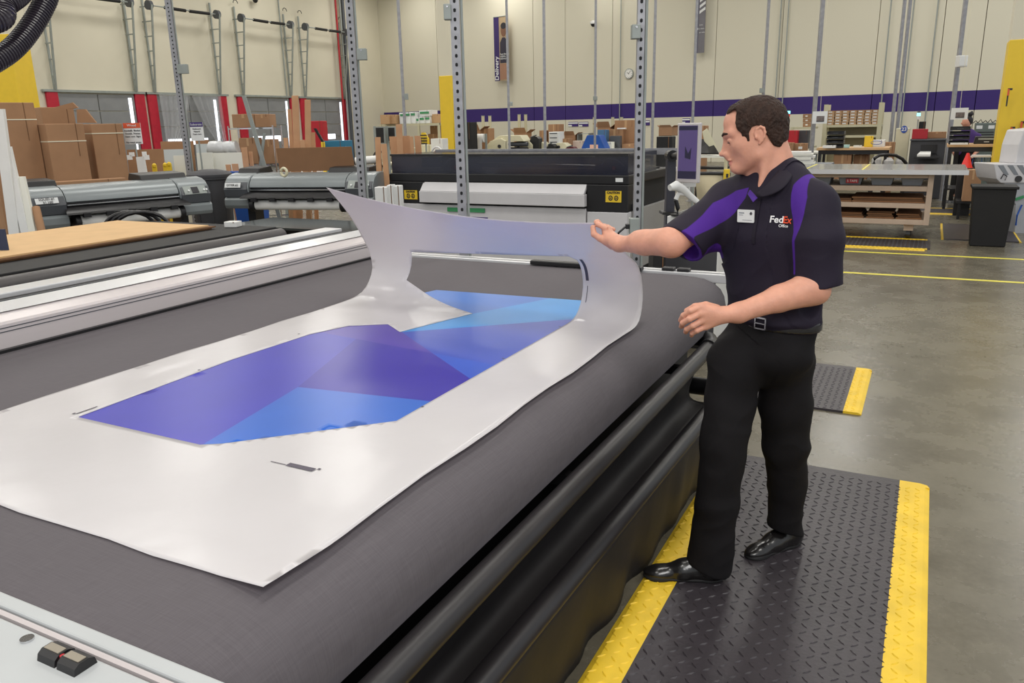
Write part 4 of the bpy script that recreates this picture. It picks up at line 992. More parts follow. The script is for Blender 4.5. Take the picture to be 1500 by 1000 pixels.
# hood: dark carriage rail seen through a smoked cover
obj('carriage_bed', MB().box(xa + 0.06, xb - 0.05, 8.12, 9.3, zh - 0.05, zh + 0.02), M_blackm, t)
obj('beam', MB().box(xa + 0.08, xb - 0.08, 8.55, 8.75, zh + 0.04, zh + 0.16), mat('beam_blue_black', (40, 44, 66), 0.3), t)
obj('rod', MB().cyl((xa + 0.5, 8.35, zh + 0.12), (xb - 0.4, 8.35, zh + 0.07), 0.012, 8), M_chrome, t)
for px, w_ in ((650, 0.35), (885, 0.4)):
    x = Yf(px, 245).x
    c = obj('carriage', MB().box(x - w_ / 2, x + w_ / 2, 8.25, 8.6, zh + 0.02, zh + 0.2), M_black, t)
    obj('ink_line', MB().tube([(x - 0.12, 8.24, zh + 0.1), (x - 0.04, 8.2, zh + 0.16), (x + 0.06, 8.22, zh + 0.15), (x + 0.14, 8.24, zh + 0.08)], 0.008, 6), M_greyt, c)
    obj('ink_cap', MB().cyl((x + 0.02, 8.23, zh + 0.06), (x + 0.02, 8.25, zh + 0.06), 0.02, 8), M_orange, c)
ho = MB()
ho.box(xa, xb, 8.02, 8.03, zh, zt).box(xa, xb, 8.03, 9.0, zt, zt + 0.008).box(xa, xa + 0.01, 8.03, 9.0, zh, zt).box(xb - 0.01, xb, 8.03, 9.0, zh, zt)
obj('hood', ho, M_glass, t)
obj('hood_edge', MB().box(xa - 0.005, xb + 0.005, 8.0, 8.03, zt - 0.012, zt + 0.012), M_black, t)
obj('hood_rear_edge', MB().box(xa, xb + 0.3, 9.0, 9.05, zt - 0.04, zt + 0.03), M_steel, t)
ye = 9.55
obj('upper_body', MB().prism([(xl, zs - 0.0), (xl, zh - 0.03), (xa, zh + 0.0), (xr, zh + 0.0), (xr, zs)], 8.0, ye, 'y'), M_black, t, bevel=0.01)
w0, w1 = Yf(622, 285).x, Yf(860, 285).x
obj('shoulder', MB().box(xl - 0.02, w0 + 0.02, 7.98, 8.2, zp, zs), M_black, t, bevel=0.008)
obj('shoulder', MB().box(w1 - 0.0, xr + 0.0, 7.98, 8.2, zp - 0.03, zs), M_black, t, bevel=0.008)
zm = Yf(740, 281).z
obj('front_door', MB().slab([(w0, 7.99, zs), (w1, 7.99, zs), (w1, 7.90, zm), (w0, 7.90, zm)], (0, 0.05, 0)), M_pw, t, bevel=0.004)
obj('front_door', MB().box(w0 - 0.01, w1 + 0.01, 7.895, 7.97, zp + 0.02, zm - 0.002), M_pw, t, bevel=0.006)
obj('inner_body', MB().box(w0, w1, 7.99, 8.3, zp, zs), M_blackm, t)
w2 = Yf(861, 320).x
obj('lower_panel', MB().box(xl, w2 - 0.008, 7.96, 8.1, 0.09, zp - 0.005), M_pw, t, bevel=0.006)
obj('lower_panel', MB().box(w2 + 0.008, xr, 7.96, 8.1, 0.09, zp - 0.035), M_pw, t, bevel=0.006)
obj('side_panel', MB().box(xr - 0.06, xr, 8.1, ye, 0.09, zp - 0.035), mat('printer_side_grey', (150, 148, 146), 0.5), t)
obj('plinth', MB().box(xl + 0.05, xr - 0.05, 8.05, ye - 0.1, 0, 0.09), M_blackm, t)
obj('chassis', MB().box(xl + 0.05, xr - 0.07, 8.1, ye, 0.09, zs - 0.01), M_blackm, t)
for px0, px1, py0, py1 in ((592, 611, 278.5, 291.5), (887, 910, 279.5, 296)):
    c0, c1 = Yf(px0, 285, 7.97), Yf(px1, 285, 7.97); z1_, z0_ = Yf(px0, py0, 7.97).z, Yf(px0, py1, 7.97).z
    lb = obj('caution_label', MB().box(c0.x, c1.x, 7.972, 7.979, z0_, z1_), M_yelp, t)
    W = c1.x - c0.x; H_ = z1_ - z0_
    text('lettering', 'CAUTION', H_ * 0.27, tmat(((c0.x + c1.x) / 2, 7.968, z1_ - H_ * 0.15), (1, 0, 0), (0, 0, 1)), M_darkt, lb, bold=0.001)
    for f_ in (0.32, 0.68):
        cx = c0.x + W * f_; cz = z0_ + H_ * 0.38
        obj('pictogram', MB().tube([(cx + W * 0.11 * cos(k * pi / 6), 7.970, cz + W * 0.13 * sin(k * pi / 6)) for k in range(13)], W * 0.028, 6), M_darkt, lb)
        obj('pictogram', MB().box(cx - W * 0.04, cx + W * 0.02, 7.968, 7.971, cz - W * 0.06, cz + W * 0.04), M_darkt, lb)
c0 = Yf(907, 260, 7.99)
obj('sticker', MB().box(c0.x - 0.04, c0.x + 0.04, 7.990, 7.999, zs + 0.03, zs + 0.07), M_sign, t)
c0 = Yf(652, 303, 7.9); c1 = Yf(707, 312, 7.9)
obj('green_label', MB().box(c0.x, c1.x, 7.945, 7.958, c1.z, Yf(680, 305, 7.9).z), M_green, t)
c0 = Yf(655, 317, 7.9); c1 = Yf(711, 322, 7.9)
obj('purple_label', MB().box(c0.x, c1.x, 7.945, 7.958, c1.z - 0.02, c0.z), M_purple, t)
c0 = Yf(714, 312, 7.95)
q = atd(925, 300, 7.9)
obj('control_box', MB().box(xr + 0.0, xr + 0.05, 8.15, 8.35, 0.55, 0.82), M_black, t, bevel=0.005)
# white boxes at the right end of the second plotter
for r, D, lb in (((549, 274, 566, 300), 8.35, 'left white box by the right end of the second plotter'), ((567, 271, 575, 300), 8.4, 'middle thin white box between plotter and big printer'), ((575.5, 272, 586, 300), 8.45, 'right white box against the big printer')):
    carton(r, D, lb, 'white boxes between plotter and big printer', z0=0.0, m=M_white, tape=False, a=0.3, name='white_box', depth=0.12)
# cable from the post outlet
q = [atd(x, y, 4.93) for x, y in ((925, 332), (915, 333), (906, 341), (903, 352), (907, 368), (914, 385), (921, 402))]
tag(obj('power_cable', MB().tube(q, 0.007, 8), M_black, smooth=True), 'black power cable looping from the strut post outlet box', 'cable')
q = atd(930, 332, 4.90)
t = thing('power_outlet', 'grey outlet box low on the strut post beside the reaching hand', 'outlet', q)
obj('body', MB(frame(q, AZ)).box(-0.03, 0.03, 0, 0.06, -0.05, 0.05), M_steelp, t, bevel=0.004)
obj('plug', MB(frame(q, AZ)).box(-0.055, -0.025, 0.01, 0.04, -0.015, 0.015), M_black, t, bevel=0.004)

# ---------------------------------------------------------------- monitor stand
a = AZ - 0.75
M, s0, s1, zb, zt, o = R(991, 180, 1024, 268, 5.9, a)
zt0 = zt; ctr = (s0 + s1) / 2
D6 = 6.0
t = thing('monitor', 'portrait monitor with a silver frame showing a purple screen on a black arm', 'monitor', (o.x, o.y, zb))
obj('frame', MB(M).box(s0, s1, 0, 0.035, zb, zt), mat('silver_plastic', (196, 190, 190), 0.35, metal=0.3), t, bevel=0.008)
sc_ = obj('screen', MB(M).box(s0 + 0.018, s1 - 0.018, -0.003, 0.002, zb + 0.03, zt - 0.018), mat('screen_purple', (76, 62, 108), 0.25, emit=0.25), t)
obj('screen_icon', MB(M).prism([(ctr - 0.02, zb + 0.18), (ctr + 0.025, zb + 0.17), (ctr + 0.03, zb + 0.25), (ctr + 0.005, zb + 0.21), (ctr - 0.02, zb + 0.26)], -0.005, -0.003, 'y'), mat('screen_dark', (38, 34, 64), 0.3), t)
obj('task_bar', MB(M).box(s0 + 0.018, s1 - 0.018, -0.0045, -0.003, zb + 0.032, zb + 0.085), mat('screen_dark', (38, 34, 64), 0.3), t)
obj('menu_bar', MB(M).box(s0 + 0.018, s1 - 0.018, -0.0045, -0.003, zt - 0.05, zt - 0.022), mat('screen_dark', (38, 34, 64), 0.3), t)
obj('back_shell', MB(M).box(s0 + 0.03, s1 - 0.03, 0.035, 0.07, zb + 0.1, zt - 0.1), M_black, t, bevel=0.01)
q = atd(983, 280, 6.5); zc = atd(983, 232, 6.5).z
t = thing('equipment_column', 'black upright column on a white cabinet holding the monitor arm', 'stand', (q.x, q.y, 0))
obj('column', MB(frame((q.x, q.y, 0), AZ)).box(-0.035, 0.035, 0, 0.09, 0, zc), mat('column_black', (52, 52, 62), 0.4), t, bevel=0.006)
obj('pivot', MB(frame((q.x, q.y, zc), AZ)).cyl((0, -0.02, 0.02), (0, 0.1, 0.02), 0.045, 16), M_black, t)
pm = M @ V((ctr, 0.06, (zb + zt) / 2))
obj('arm', MB().tube([(q.x, q.y, zc + 0.02), pm], 0.022, 10), M_black, t)
obj('clamp_plate', MB(frame((q.x, q.y, 0), AZ)).box(-0.07, 0.07, -0.04, 0.12, 0.93, 0.95), M_black, t)
M, s0, s1, zb, zt, o = R(976, 321, 1052, 395, 5.75, AZ - 0.5, 0.0)
t = thing('cabinet', 'white cabinet with a dark front beneath the monitor, behind the arm of the man', 'cabinet', (o.x, o.y, 0))
ztop = atd(1000, 318, 5.75).z
obj('body', MB(M).box(s0, s1, 0, 0.5, 0.08, ztop), M_white, t, bevel=0.006)
obj('door', MB(M).box(s0 + 0.004, s1 - 0.004, -0.012, 0, 0.1, ztop - 0.15), M_bind, t)
obj('top_pad', MB(M).box(s0 + 0.03, s0 + 0.22, 0.1, 0.4, ztop, ztop + 0.008), M_black, t)
obj('plinth', MB(M).box(s0 + 0.03, s1 - 0.03, 0.03, 0.47, 0, 0.08), M_black, t)
# hand scanner on its stand
q0 = atd(992, 318, 5.82)
t = thing('hand_scanner', 'white hand scanner on a short black stand below the monitor', 'scanner', (q0.x, q0.y, ztop + 0.008))
obj('stand', MB().tube([(q0.x, q0.y, ztop + 0.005), atd(993, 305, 5.82), atd(990, 293, 5.82), atd(993, 286, 5.82)], 0.016, 10), M_black, t, smooth=True)
obj('base', MB().cyl((q0.x, q0.y, ztop + 0.006), (q0.x, q0.y, ztop + 0.016), 0.05, 18), M_black, t)
obj('head', MB().tube([atd(981, 275, 5.75), atd(990, 272, 5.78), atd(1000, 277, 5.82), atd(1010, 286, 5.86), atd(1021, 295, 5.9)], 0.02, 14, radii=[0.022, 0.036, 0.03, 0.024, 0.02]), M_white, t, smooth=True)
obj('holder', MB().tube([atd(990, 292, 5.82), atd(994, 283, 5.82), atd(1002, 283, 5.84)], 0.017, 10), M_white, t, smooth=True)
obj('cable', MB().tube([atd(1021, 295, 5.9), atd(1027, 302, 5.92), atd(1026, 312, 5.92), atd(1020, 318, 5.92)], 0.005, 6), M_white, t, smooth=True)
q = atd(1010, 268, 6.0)
t = thing('bracket_clip', 'white bracket under the lower edge of the monitor', 'bracket', q)
obj('plate', MB(frame(q, AZ)).box(-0.05, 0.05, 0, 0.05, -0.03, 0.015), M_white, t, bevel=0.005)
obj('stem', MB(frame(q, AZ)).cyl((0, 0.03, -0.03), (0, 0.03, -0.09), 0.012, 10), M_white, t)
# low black cart, papers and canvas bag behind the monitor
M, s0, s1, zb, zt, o = R(1006, 360, 1062, 402, 5.3, AZ, 0.0)
carton((957, 356, 975, 402), 5.6, 'black box standing behind the table below the outstretched arm', m=M_blackm, tape=False, z0=0.0, a=AZ, name='black_box', depth=0.2)
t = thing('canvas_bag', 'large beige canvas bag in a frame behind the monitor', 'bag', atd(1040, 300, 9.0))
a_ = [atd(x, y, 9.0) for x, y in ((1018, 255), (1058, 255), (1062, 320), (1024, 326))]
b_ = MB(); N = 10; g = []
for i in range(N + 1):
    row = []
    for j in range(N + 1):
        u, v_ = i / N, j / N; p = a_[0].lerp(a_[1], u).lerp(a_[3].lerp(a_[2], u), v_); row.append(b_.av(p - HF * (0.12 * sin(pi * u) * sin(pi * v_))))
    g.append(row)
for i in range(N):
    for j in range(N): b_.f.append([g[i][j], g[i + 1][j], g[i + 1][j + 1], g[i][j + 1]])
obj('cloth', b_, mat('canvas', (190, 178, 148), 0.8, var=0.06), t, smooth=True)
obj('top_bar', MB().cyl(atd(1014, 254, 9.0), atd(1062, 254, 9.0), 0.02, 8), M_black, t)
for px in (1016, 1061): q = atd(px, 254, 9.0); obj('upright', MB().cyl((q.x, q.y, 0), q, 0.015, 8), M_steelp, t)
M, s0, s1, zb, zt, o = R(1061, 248, 1069, 272, 8.6, AZ)
t = thing('yellow_marker', 'yellow plastic block hanging beside the canvas bag by the chin of the man', 'block', o)
obj('body', MB(M).box(s0, s1, 0, 0.05, zb, zt), M_yelp, t, bevel=0.006)
obj('pole', MB(M).cyl(((s0 + s1) / 2, 0.07, 0), ((s0 + s1) / 2, 0.07, zt + 0.45), 0.02, 8), M_beige, t)
obj('keyhole', MB(M).box((s0 + s1) / 2 - 0.012, (s0 + s1) / 2 + 0.012, -0.004, 0, (zb + zt) / 2, (zb + zt) / 2 + 0.04), M_darkt, t)
carton((961, 200, 984, 245), 11.0, 'tall black cabinet between the perforated post and the monitor', m=M_blackm, tape=False, z0=0.0, name='black_cabinet', cat='cabinet')
carton((958, 246, 985, 252), 10.8, 'pale shelf board before the black cabinet', m=M_foam, tape=False, name='shelf_board', cat='board', z0=atd(970, 252, 10.8).z, depth=0.3)
M, s0, s1, zb, zt, o = R(1015, 228, 1062, 260, 12.0, 0)
t = thing('parts_rack', 'dark rack with a slanted black tray behind the face of the man', 'rack', (o.x, o.y, 0))
obj('shelf', MB(M).box(s0, s1, 0, 0.4, zt - 0.03, zt), M_foam, t); obj('shelf', MB(M).box(s0, s1, 0, 0.4, zb, zb + 0.05), M_black, t)
obj('shelf', MB(M).box(s0, s1, 0, 0.4, zb + 0.12, zb + 0.15), M_black, t)
for s_ in (s0 + 0.02, s1 - 0.02): obj('upright', MB(M).box(s_ - 0.02, s_ + 0.02, 0.18, 0.22, 0, zt), M_black, t)
obj('slanted_tray', MB(M).slab([(s0 + 0.02, 0, zt + 0.02), (s1 - 0.1, 0, zt + 0.02), (s1 - 0.3, 0.3, zt + 0.2), (s0 + 0.0, 0.3, zt + 0.22)], (0, 0, 0.02)), M_black, t)
carton((965, 183, 984, 197), 11.15, 'rumpled brown carton lying on the black cabinet', z0=atd(970, 200, 11.0).z + 0.004, flaps=True, depth=0.3)
tag(obj('cardboard_sheet', MB().slab([atd(x, y, 12.15) for x, y in ((1029, 193), (1036, 188), (1050, 215), (1046, 222), (1032, 207))], HF * 0.02), M_cream), 'pale angled plate leaning on the slanted tray', 'plate')
carton((1021, 184, 1035, 206), 13.2, 'brown carton behind the pale angled plate', z0=0.0)

# ---------------------------------------------------------------- packing tables in the middle distance
ZT = 0.95
table(655, 958, 224, 19.4, 1.1, ZT, 'long packing table crowded with machines behind the big printer', M_foam, M_steelp)
def onT(r, D, *a_, **k): return carton(r, D, *a_, z0=ZT + 0.002, **k)
G = 'brown cartons on the long packing table'
onT((689, 182, 703, 222), 20.2, 'stack of torn brown cartons at the left of the packing table', flaps=True, depth=0.3)
onT((705, 188, 716, 222), 20.2, 'narrow brown carton right of the torn one', depth=0.3)
carton((678, 179, 690, 224), 18.9, 'black tall case right of the perforated middle post', m=M_blackm, z0=0.0, tape=False, name='black_case', cat='case', depth=0.3)
onT((753, 187, 771, 214), 20.3, 'brown carton behind the grey stapler machine', flaps=True, depth=0.3)
onT((790, 191, 799, 207), 20.3, 'small brown carton left of the thin grey post', depth=0.3)
onT((803, 182, 819, 200), 20.2, 'brown carton on top of the white drawer tower', depth=0.3)
onT((827, 192, 842, 212), 20.2, 'open brown carton right of the white drawer tower', flaps=True, depth=0.3)
onT((911, 211, 933, 223), 19.55, 'low brown carton at the right end of the packing table', depth=0.35)
onT((900, 176, 933, 212), 20.0, 'large brown carton pile at the right end of the packing table', depth=0.4)
onT((888, 189, 912, 205), 19.95, 'brown carton left of the large pile', depth=0.3)
onT((875, 178, 894, 190), 20.25, 'opened brown carton behind the blue machine', flaps=True, depth=0.3)
onT((822, 203, 834, 213), 19.8, 'small brown carton before the open one', depth=0.2)
for r, lb in (((905, 187, 917, 189), 'white sheet sticking out of the carton pile'),):
    M, s0, s1, zb, zt, o = R(*r, 19.9); tag(obj('paper_sheet', MB(M).box(s0, s1, -0.05, 0.02, zb, zt), M_paper), lb, 'paper')
# beige laminator
M, s0, s1, zb, zt, o = R(713, 200, 740, 224, 19.55, 0, ZT + 0.003)
t = thing('laminator', 'cream two-roller laminator on the packing table, left of the thin post', 'machine', o)
obj('side_housing', MB(M).prism([(s0, zb), (s1, zb), (s1, zt - 0.1), (s1 - 0.12, zt - 0.04), (s0 + 0.1, zt - 0.1), (s0, zt - 0.2)], 0, 0.1, 'y'), M_cream, t, bevel=0.01)
obj('knob', MB(M).cyl(((s0 + s1) / 2 + 0.1, -0.03, zb + 0.2), ((s0 + s1) / 2 + 0.1, 0, zb + 0.2), 0.04, 12), M_darkt, t)
obj('top_deck', MB(M).prism([(s0 + 0.05, zt - 0.12), (s0 + 0.3, zt + 0.02), (s1 + 0.35, zt + 0.02), (s1 + 0.45, zt - 0.12)], 0.1, 0.5, 'y'), M_cream, t, bevel=0.01)
obj('roller', MB(M).cyl((s1, 0.2, zb + 0.12), (s1 + 0.5, 0.2, zb + 0.12), 0.05, 14), M_darkt, t)
obj('roller', MB(M).cyl((s1, 0.2, zb + 0.24), (s1 + 0.5, 0.2, zb + 0.24), 0.05, 14), M_greyd, t)
for r, lb in (((753, 207, 780, 218), 'cream machine cover in the middle of the packing table'), ((782, 208, 799, 218), 'cream machine with a black dial left of the drawer tower'), ((812, 209, 831, 221), 'pale rounded machine right of the drawer tower')):
    M, s0, s1, zb, zt, o = R(*r, 19.6, 0, ZT + 0.003)
    t = thing('bindery_machine', lb, 'machine', o)
    obj('housing', MB(M).prism([(s0, zb + 0.02), (s1, zb + 0.02), (s1, zt - 0.08), (s1 - 0.08, zt), (s0 + 0.06, zt), (s0, zt - 0.1)], 0, 0.3, 'y'), M_cream, t, bevel=0.015)
    obj('dial', MB(M).cyl((s0 + 0.12, -0.02, zb + 0.15), (s0 + 0.12, 0, zb + 0.15), 0.035, 12), M_darkt, t)
    obj('foot', MB(M).box(s0 + 0.02, s1 - 0.02, 0.03, 0.27, zb, zb + 0.02), M_darkt, t)
# paper roll on a stand at left
M, s0, s1, zb, zt, o = R(697, 196, 707, 224, 19.3, 0, 0.0)
t = thing('paper_roll', 'white paper roll unwinding downwards left of the laminator', 'roll', (o.x, o.y, 0))
obj('roll', MB(M).cyl((s0, 0.1, zt - 0.1), (s1, 0.1, zt - 0.1), 0.1, 18), M_paper, t, smooth=True)
obj('web', MB(M).box(s0 + 0.03, s1 - 0.02, -0.005, 0, 0.6, zt - 0.1), M_paper, t)
for s_ in (s0 - 0.04, s1 + 0.04): obj('stand_leg', MB(M).box(s_ - 0.02, s_ + 0.02, 0.08, 0.12, 0, zt), M_steelp, t)
# white drawer tower
M, s0, s1, zb, zt, o = R(804, 193, 819, 210, 19.7, 0, ZT + 0.003)
t = thing('drawer_tower', 'small white drawer tower with grey label strips on the packing table', 'drawers', o)
obj('body', MB(M).box(s0, s1, 0, 0.3, zb, zt), M_sign, t, bevel=0.006)
for k in range(5):
    z_ = zb + (zt - zb) * (k + 0.5) / 5.0
    d_ = obj('drawer', MB(M).box(s0 + 0.015, s1 - 0.015, -0.01, 0, z_ - 0.05, z_ + 0.04), M_white, t)
    obj('label_strip', MB(M).box(s0 + 0.03, s1 - 0.05, -0.014, -0.01, z_, z_ + 0.022), M_greyd, d_)
# dark punch and red machine
for r, lb, mm in (((799, 211, 812, 222), 'black punch machine below the white drawer tower', M_black), ((825, 215, 842, 223), 'dark red low machine left of the blue cover', mat('maroon', (92, 22, 34), 0.5)), ((773, 200, 789, 210), 'black tray printer on the packing table', M_black)):
    M, s0, s1, zb, zt, o = R(*r, 19.5, 0, ZT + 0.003)
    t = thing('desk_machine', lb, 'machine', o)
    obj('body', MB(M).prism([(s0, zb), (s1, zb), (s1, zt - 0.05), (s1 - 0.06, zt), (s0 + 0.1, zt), (s0, zb + (zt - zb) * 0.5)], 0, 0.22, 'y'), mm, t, bevel=0.008)
    obj('lever', MB(M).cyl((s0 + 0.06, 0.02, zt - 0.02), (s1 - 0.05, -0.02, zt + 0.03), 0.015, 8), M_greyd, t)
carton((839, 206, 853, 221), 19.9, 'pale pinkish box left of the blue cover', z0=ZT + 0.003, m=mat('pale_pink_box', (214, 196, 180), 0.7), tape=False, depth=0.2)
for r, lb in (((846, 195, 862, 209), 'small steel wire tray behind the blue cover'),):
    M, s0, s1, zb, zt, o = R(*r, 20.1, 0, ZT + 0.003)
    t = thing('wire_tray', lb, 'tray', o)
    for s_ in (s0, s1): obj('side', MB(M).box(s_ - 0.01, s_ + 0.01, 0, 0.3, zb, zt), M_steelp, t)
    for z_ in (zb + 0.02, (zb + zt) / 2, zt - 0.02): obj('tier', MB(M).box(s0, s1, 0, 0.3, z_, z_ + 0.012), M_steelp, t)
# blue cover
M, s0, s1, zb, zt, o = R(851, 198, 886, 222, 19.2, 0, ZT + 0.003)
t = thing('blue_cover', 'blue trapezoid machine cover with a pink and white notice', 'machine cover', o)
W = s1 - s0; H_ = zt - zb
obj('shell', MB(M).prism([(s0 - 0.12, zb), (s1, zb), (s1, zb + H_ * 0.3), (s1 - W * 0.25, zt), (s0 + W * 0.25, zt), (s0 + 0.02, zb + H_ * 0.35), (s0, zb + 0.08)], 0, 0.35, 'y'), M_blue, t, bevel=0.012)
obj('notice', MB(M).box(s0 + W * 0.38, s0 + W * 0.72, -0.006, 0, zb + H_ * 0.08, zb + H_ * 0.48), mat('notice_pink', (232, 182, 160), 0.6), t)
obj('notice', MB(M).box(s0 + W * 0.22, s0 + W * 0.375, -0.006, 0, zb + H_ * 0.08, zb + H_ * 0.28), M_paper, t)
carton((875, 190, 888, 210), 19.8, 'blue and white parcel leaning right of the blue cover', z0=ZT + 0.003, m=mat('parcel_blue', (70, 112, 150), 0.5), tape=False, depth=0.2, sticker=True, name='parcel')
carton((887, 208, 896, 221), 19.4, 'small stack of pale papers beside the blue cover', z0=ZT + 0.003, m=M_foam, tape=False, depth=0.2, name='paper_stack', cat='paper')
M, s0, s1, zb, zt, o = R(893, 199, 908, 222, 19.6, 0, ZT + 0.003)
t = thing('grey_panel_unit', 'dark grey metal unit with a cable left of the low brown carton', 'machine', o)
obj('panel', MB(M).box(s0, s1, 0, 0.15, zb, zt), M_greyd, t, bevel=0.01); obj('cable', MB(M).tube([(s0 + 0.05, -0.02, zb + 0.1), (s0 + 0.12, -0.03, zb + 0.25), (s0 + 0.2, -0.02, zb + 0.12)], 0.01, 6), M_black, t)
# short posts standing behind that table
for k, px in enumerate((707, 717, 760, 769.5, 870, 897, 910)):
    q = atd(px, 180, 20.8); zt = atd(px, (170, 170, 168, 168, 172, 172, 172)[k], 20.8).z
    t = thing('short_post', ('left short post of the pair by the left cartons', 'right short post of the pair by the left cartons', 'left short post of the pair behind the laminator', 'right short post of the pair behind the laminator', 'short post left of the blue cover', 'thin short post by the carton pile', 'short post behind the carton pile')[k], 'post', (q.x, q.y, 0), 'short posts behind the packing table')
    obj('shaft', MB(frame((q.x, q.y, 0), 0)).box(-0.03, 0.03, 0, 0.05, 0, zt), M_beige, t); obj('cap', MB(frame((q.x, q.y, 0), 0)).box(-0.035, 0.035, -0.005, 0.055, zt, zt + 0.012), M_steelp, t)
# left shelf with white cartons printed green, behind the slats
M, s0, s1, _, _, o = R(556, 182, 644, 190, 21.5, 0)
zs1 = atd(600, 181, 21.5).z
t = thing('storage_shelf', 'beige storage shelf carrying white cartons, left of the yellow middle column', 'shelf', (o.x, o.y, 0))
for z_ in (0.5, 1.1, zs1 - 0.001): obj('shelf_board', MB(M).box(s0, s1, 0, 0.6, z_ - 0.05, z_), M_beige, t)
for s_ in (s0 + 0.03, (s0 + s1) / 2 + 0.3, s1 - 0.03): obj('upright', MB(M).box(s_ - 0.03, s_ + 0.03, -0.01, 0.03, 0, zs1 + 0.0), M_beige, t)
for k, (x0_, x1_, y0_, y1_) in enumerate(((585, 592.5, 165, 181), (593, 600.5, 164.5, 181), (601, 608.5, 164, 181), (609, 613.6, 172, 181), (614, 621.5, 170.5, 181), (622, 629.5, 170, 181), (614, 629, 161.5, 169.5))):
    zb_ = zs1 if k < 6 else atd(621, 170, 21.6).z
    c = carton((x0_, y0_, x1_, y1_), 21.6, ('leftmost white carton with green print on the storage shelf', 'second white carton with green print on the storage shelf', 'third white carton with green print on the storage shelf', 'narrow white carton on the storage shelf', 'white carton under the topmost one on the storage shelf', 'rightmost white carton on the storage shelf', 'topmost white carton on the storage shelf')[k], 'white cartons with green print', z0=zb_, m=M_sign, tape=False, depth=0.4)
    M2, a0, a1, b0, b1, _o = R(x0_ + 1, y0_ + 2, x1_ - 1, y0_ + 5, 21.58, 0)
    obj('green_print', MB(M2).box(a0, a1, 0, 0.01, b0, b1), M_green, c)
for r, lb in (((557, 168, 570, 181), 'left brown carton on the storage shelf'), ((571, 168, 580, 181), 'brown carton beside the white ones on the storage shelf'), ((631, 167, 644, 181), 'brown carton at the right end of the storage shelf')):
    carton(r, 21.6, lb, 'brown cartons on the storage shelf', z0=zs1, depth=0.4, m=M_card2)
for k, r in enumerate(((627, 196, 643, 210), (630, 184, 644, 196), (558, 196, 570, 212))):
    carton(r, 21.7, ('brown carton on the middle storage shelf near the yellow column', 'upper brown carton inside the storage shelf', 'brown carton in the left bay of the storage shelf')[k], z0=1.1 if k != 1 else atd(637, 196, 21.7).z, depth=0.4)
for r, lb in (((551, 187, 562, 209), 'left black screen in a pale frame, left of the pale offcuts'), ((569, 187, 578, 206), 'right black screen behind the pale offcuts')):
    M, s0, s1, zb, zt, o = R(*r, 16.0, 0)
    t = thing('monitor', lb, 'monitor', (o.x, o.y, 0))
    obj('panel', MB(M).box(s0, s1, 0, 0.04, zb, zt), M_blackm, t); obj('frame', MB(M).box(s0 - 0.02, s1 + 0.02, 0.005, 0.045, zb - 0.02, zt + 0.02), M_steelp, t); obj('stand', MB(M).box(s0 - 0.06, s0 - 0.02, 0, 0.04, 0, zt + 0.03), M_steelp, t)
table(545, 640, 222, 16.2, 0.9, 0.95, 'grey cluttered desk behind the pale offcuts', M_cream, M_steelp)
M, s0, s1, zb, zt, o = R(616, 194, 628, 211, 15.9, 0)
t = thing('hazard_sign', 'yellow and black hazard bib hanging right of the pale offcuts', 'sign', (o.x, o.y, 0))
obj('cloth', MB(M).prism([(s0, zb), (s1, zb), (s1, zt - 0.12), (s1 - 0.08, zt), (s0 + 0.03, zt), (s0, zt - 0.08)], 0, 0.02, 'y'), M_yelp, t)
for k in range(4): obj('stripe', MB(M).box(s0, s1 - 0.04, -0.005, 0, zb + k * (zt - zb) / 4.2, zb + k * (zt - zb) / 4.2 + 0.02), M_darkt, t)
for k in range(4): obj('stripe', MB(M).box(s0 + 0.02 + k * 0.035, s0 + 0.026 + k * 0.035, -0.006, -0.001, zb, zt - 0.1), M_darkt, t)
obj('stand_pole', MB(M).cyl(((s0 + s1) / 2, 0.04, 0), ((s0 + s1) / 2, 0.04, zt), 0.015, 8), M_steelp, t)
carton((617, 212, 632, 224), 17.3, 'cream filing cabinet below the hazard bib', m=M_cream, z0=0.0, tape=False, name='filing_cabinet', cat='cabinet')
carton((631, 203, 648, 214), 16.6, 'white rounded plastic box left of the yellow column', m=M_white, z0=0.955, tape=False, name='plastic_box')
q = atd(640, 224, 15.4)
t = thing('wheel_cutter', 'white ringed wheel with a red centre behind the printer hood', 'wheel', (q.x, q.y, 0.0))
obj('rim', MB().tube([q + V((0.11 * cos(k * pi / 8), 0, 0.11 * sin(k * pi / 8))) for k in range(17)], 0.018, 8), M_white, t, smooth=True)
obj('hub', MB().cyl(q - V((0, 0.02, 0)), q + V((0, 0.02, 0)), 0.05, 12), M_redp, t); obj('stand', MB().box(q.x - 0.02, q.x + 0.02, q.y - 0.01, q.y + 0.03, 0, q.z), M_black, t)
M, s0, s1, zb, zt, o = R(582, 187, 589, 195, 17.5, 0)
t = thing('notice', 'small white notice with red print behind the tallest pale offcut', 'sign', (o.x, o.y, 0)); obj('card', MB(M).box(s0, s1, 0, 0.01, zb, zt), M_sign, t); obj('red_print', MB(M).box(s0 + 0.03, s1 - 0.03, -0.004, 0, zb + 0.05, zt - 0.05), M_redp, t); obj('pole', MB(M).cyl((s0, 0.02, 0), (s0, 0.02, zt), 0.012, 8), M_steelp, t)
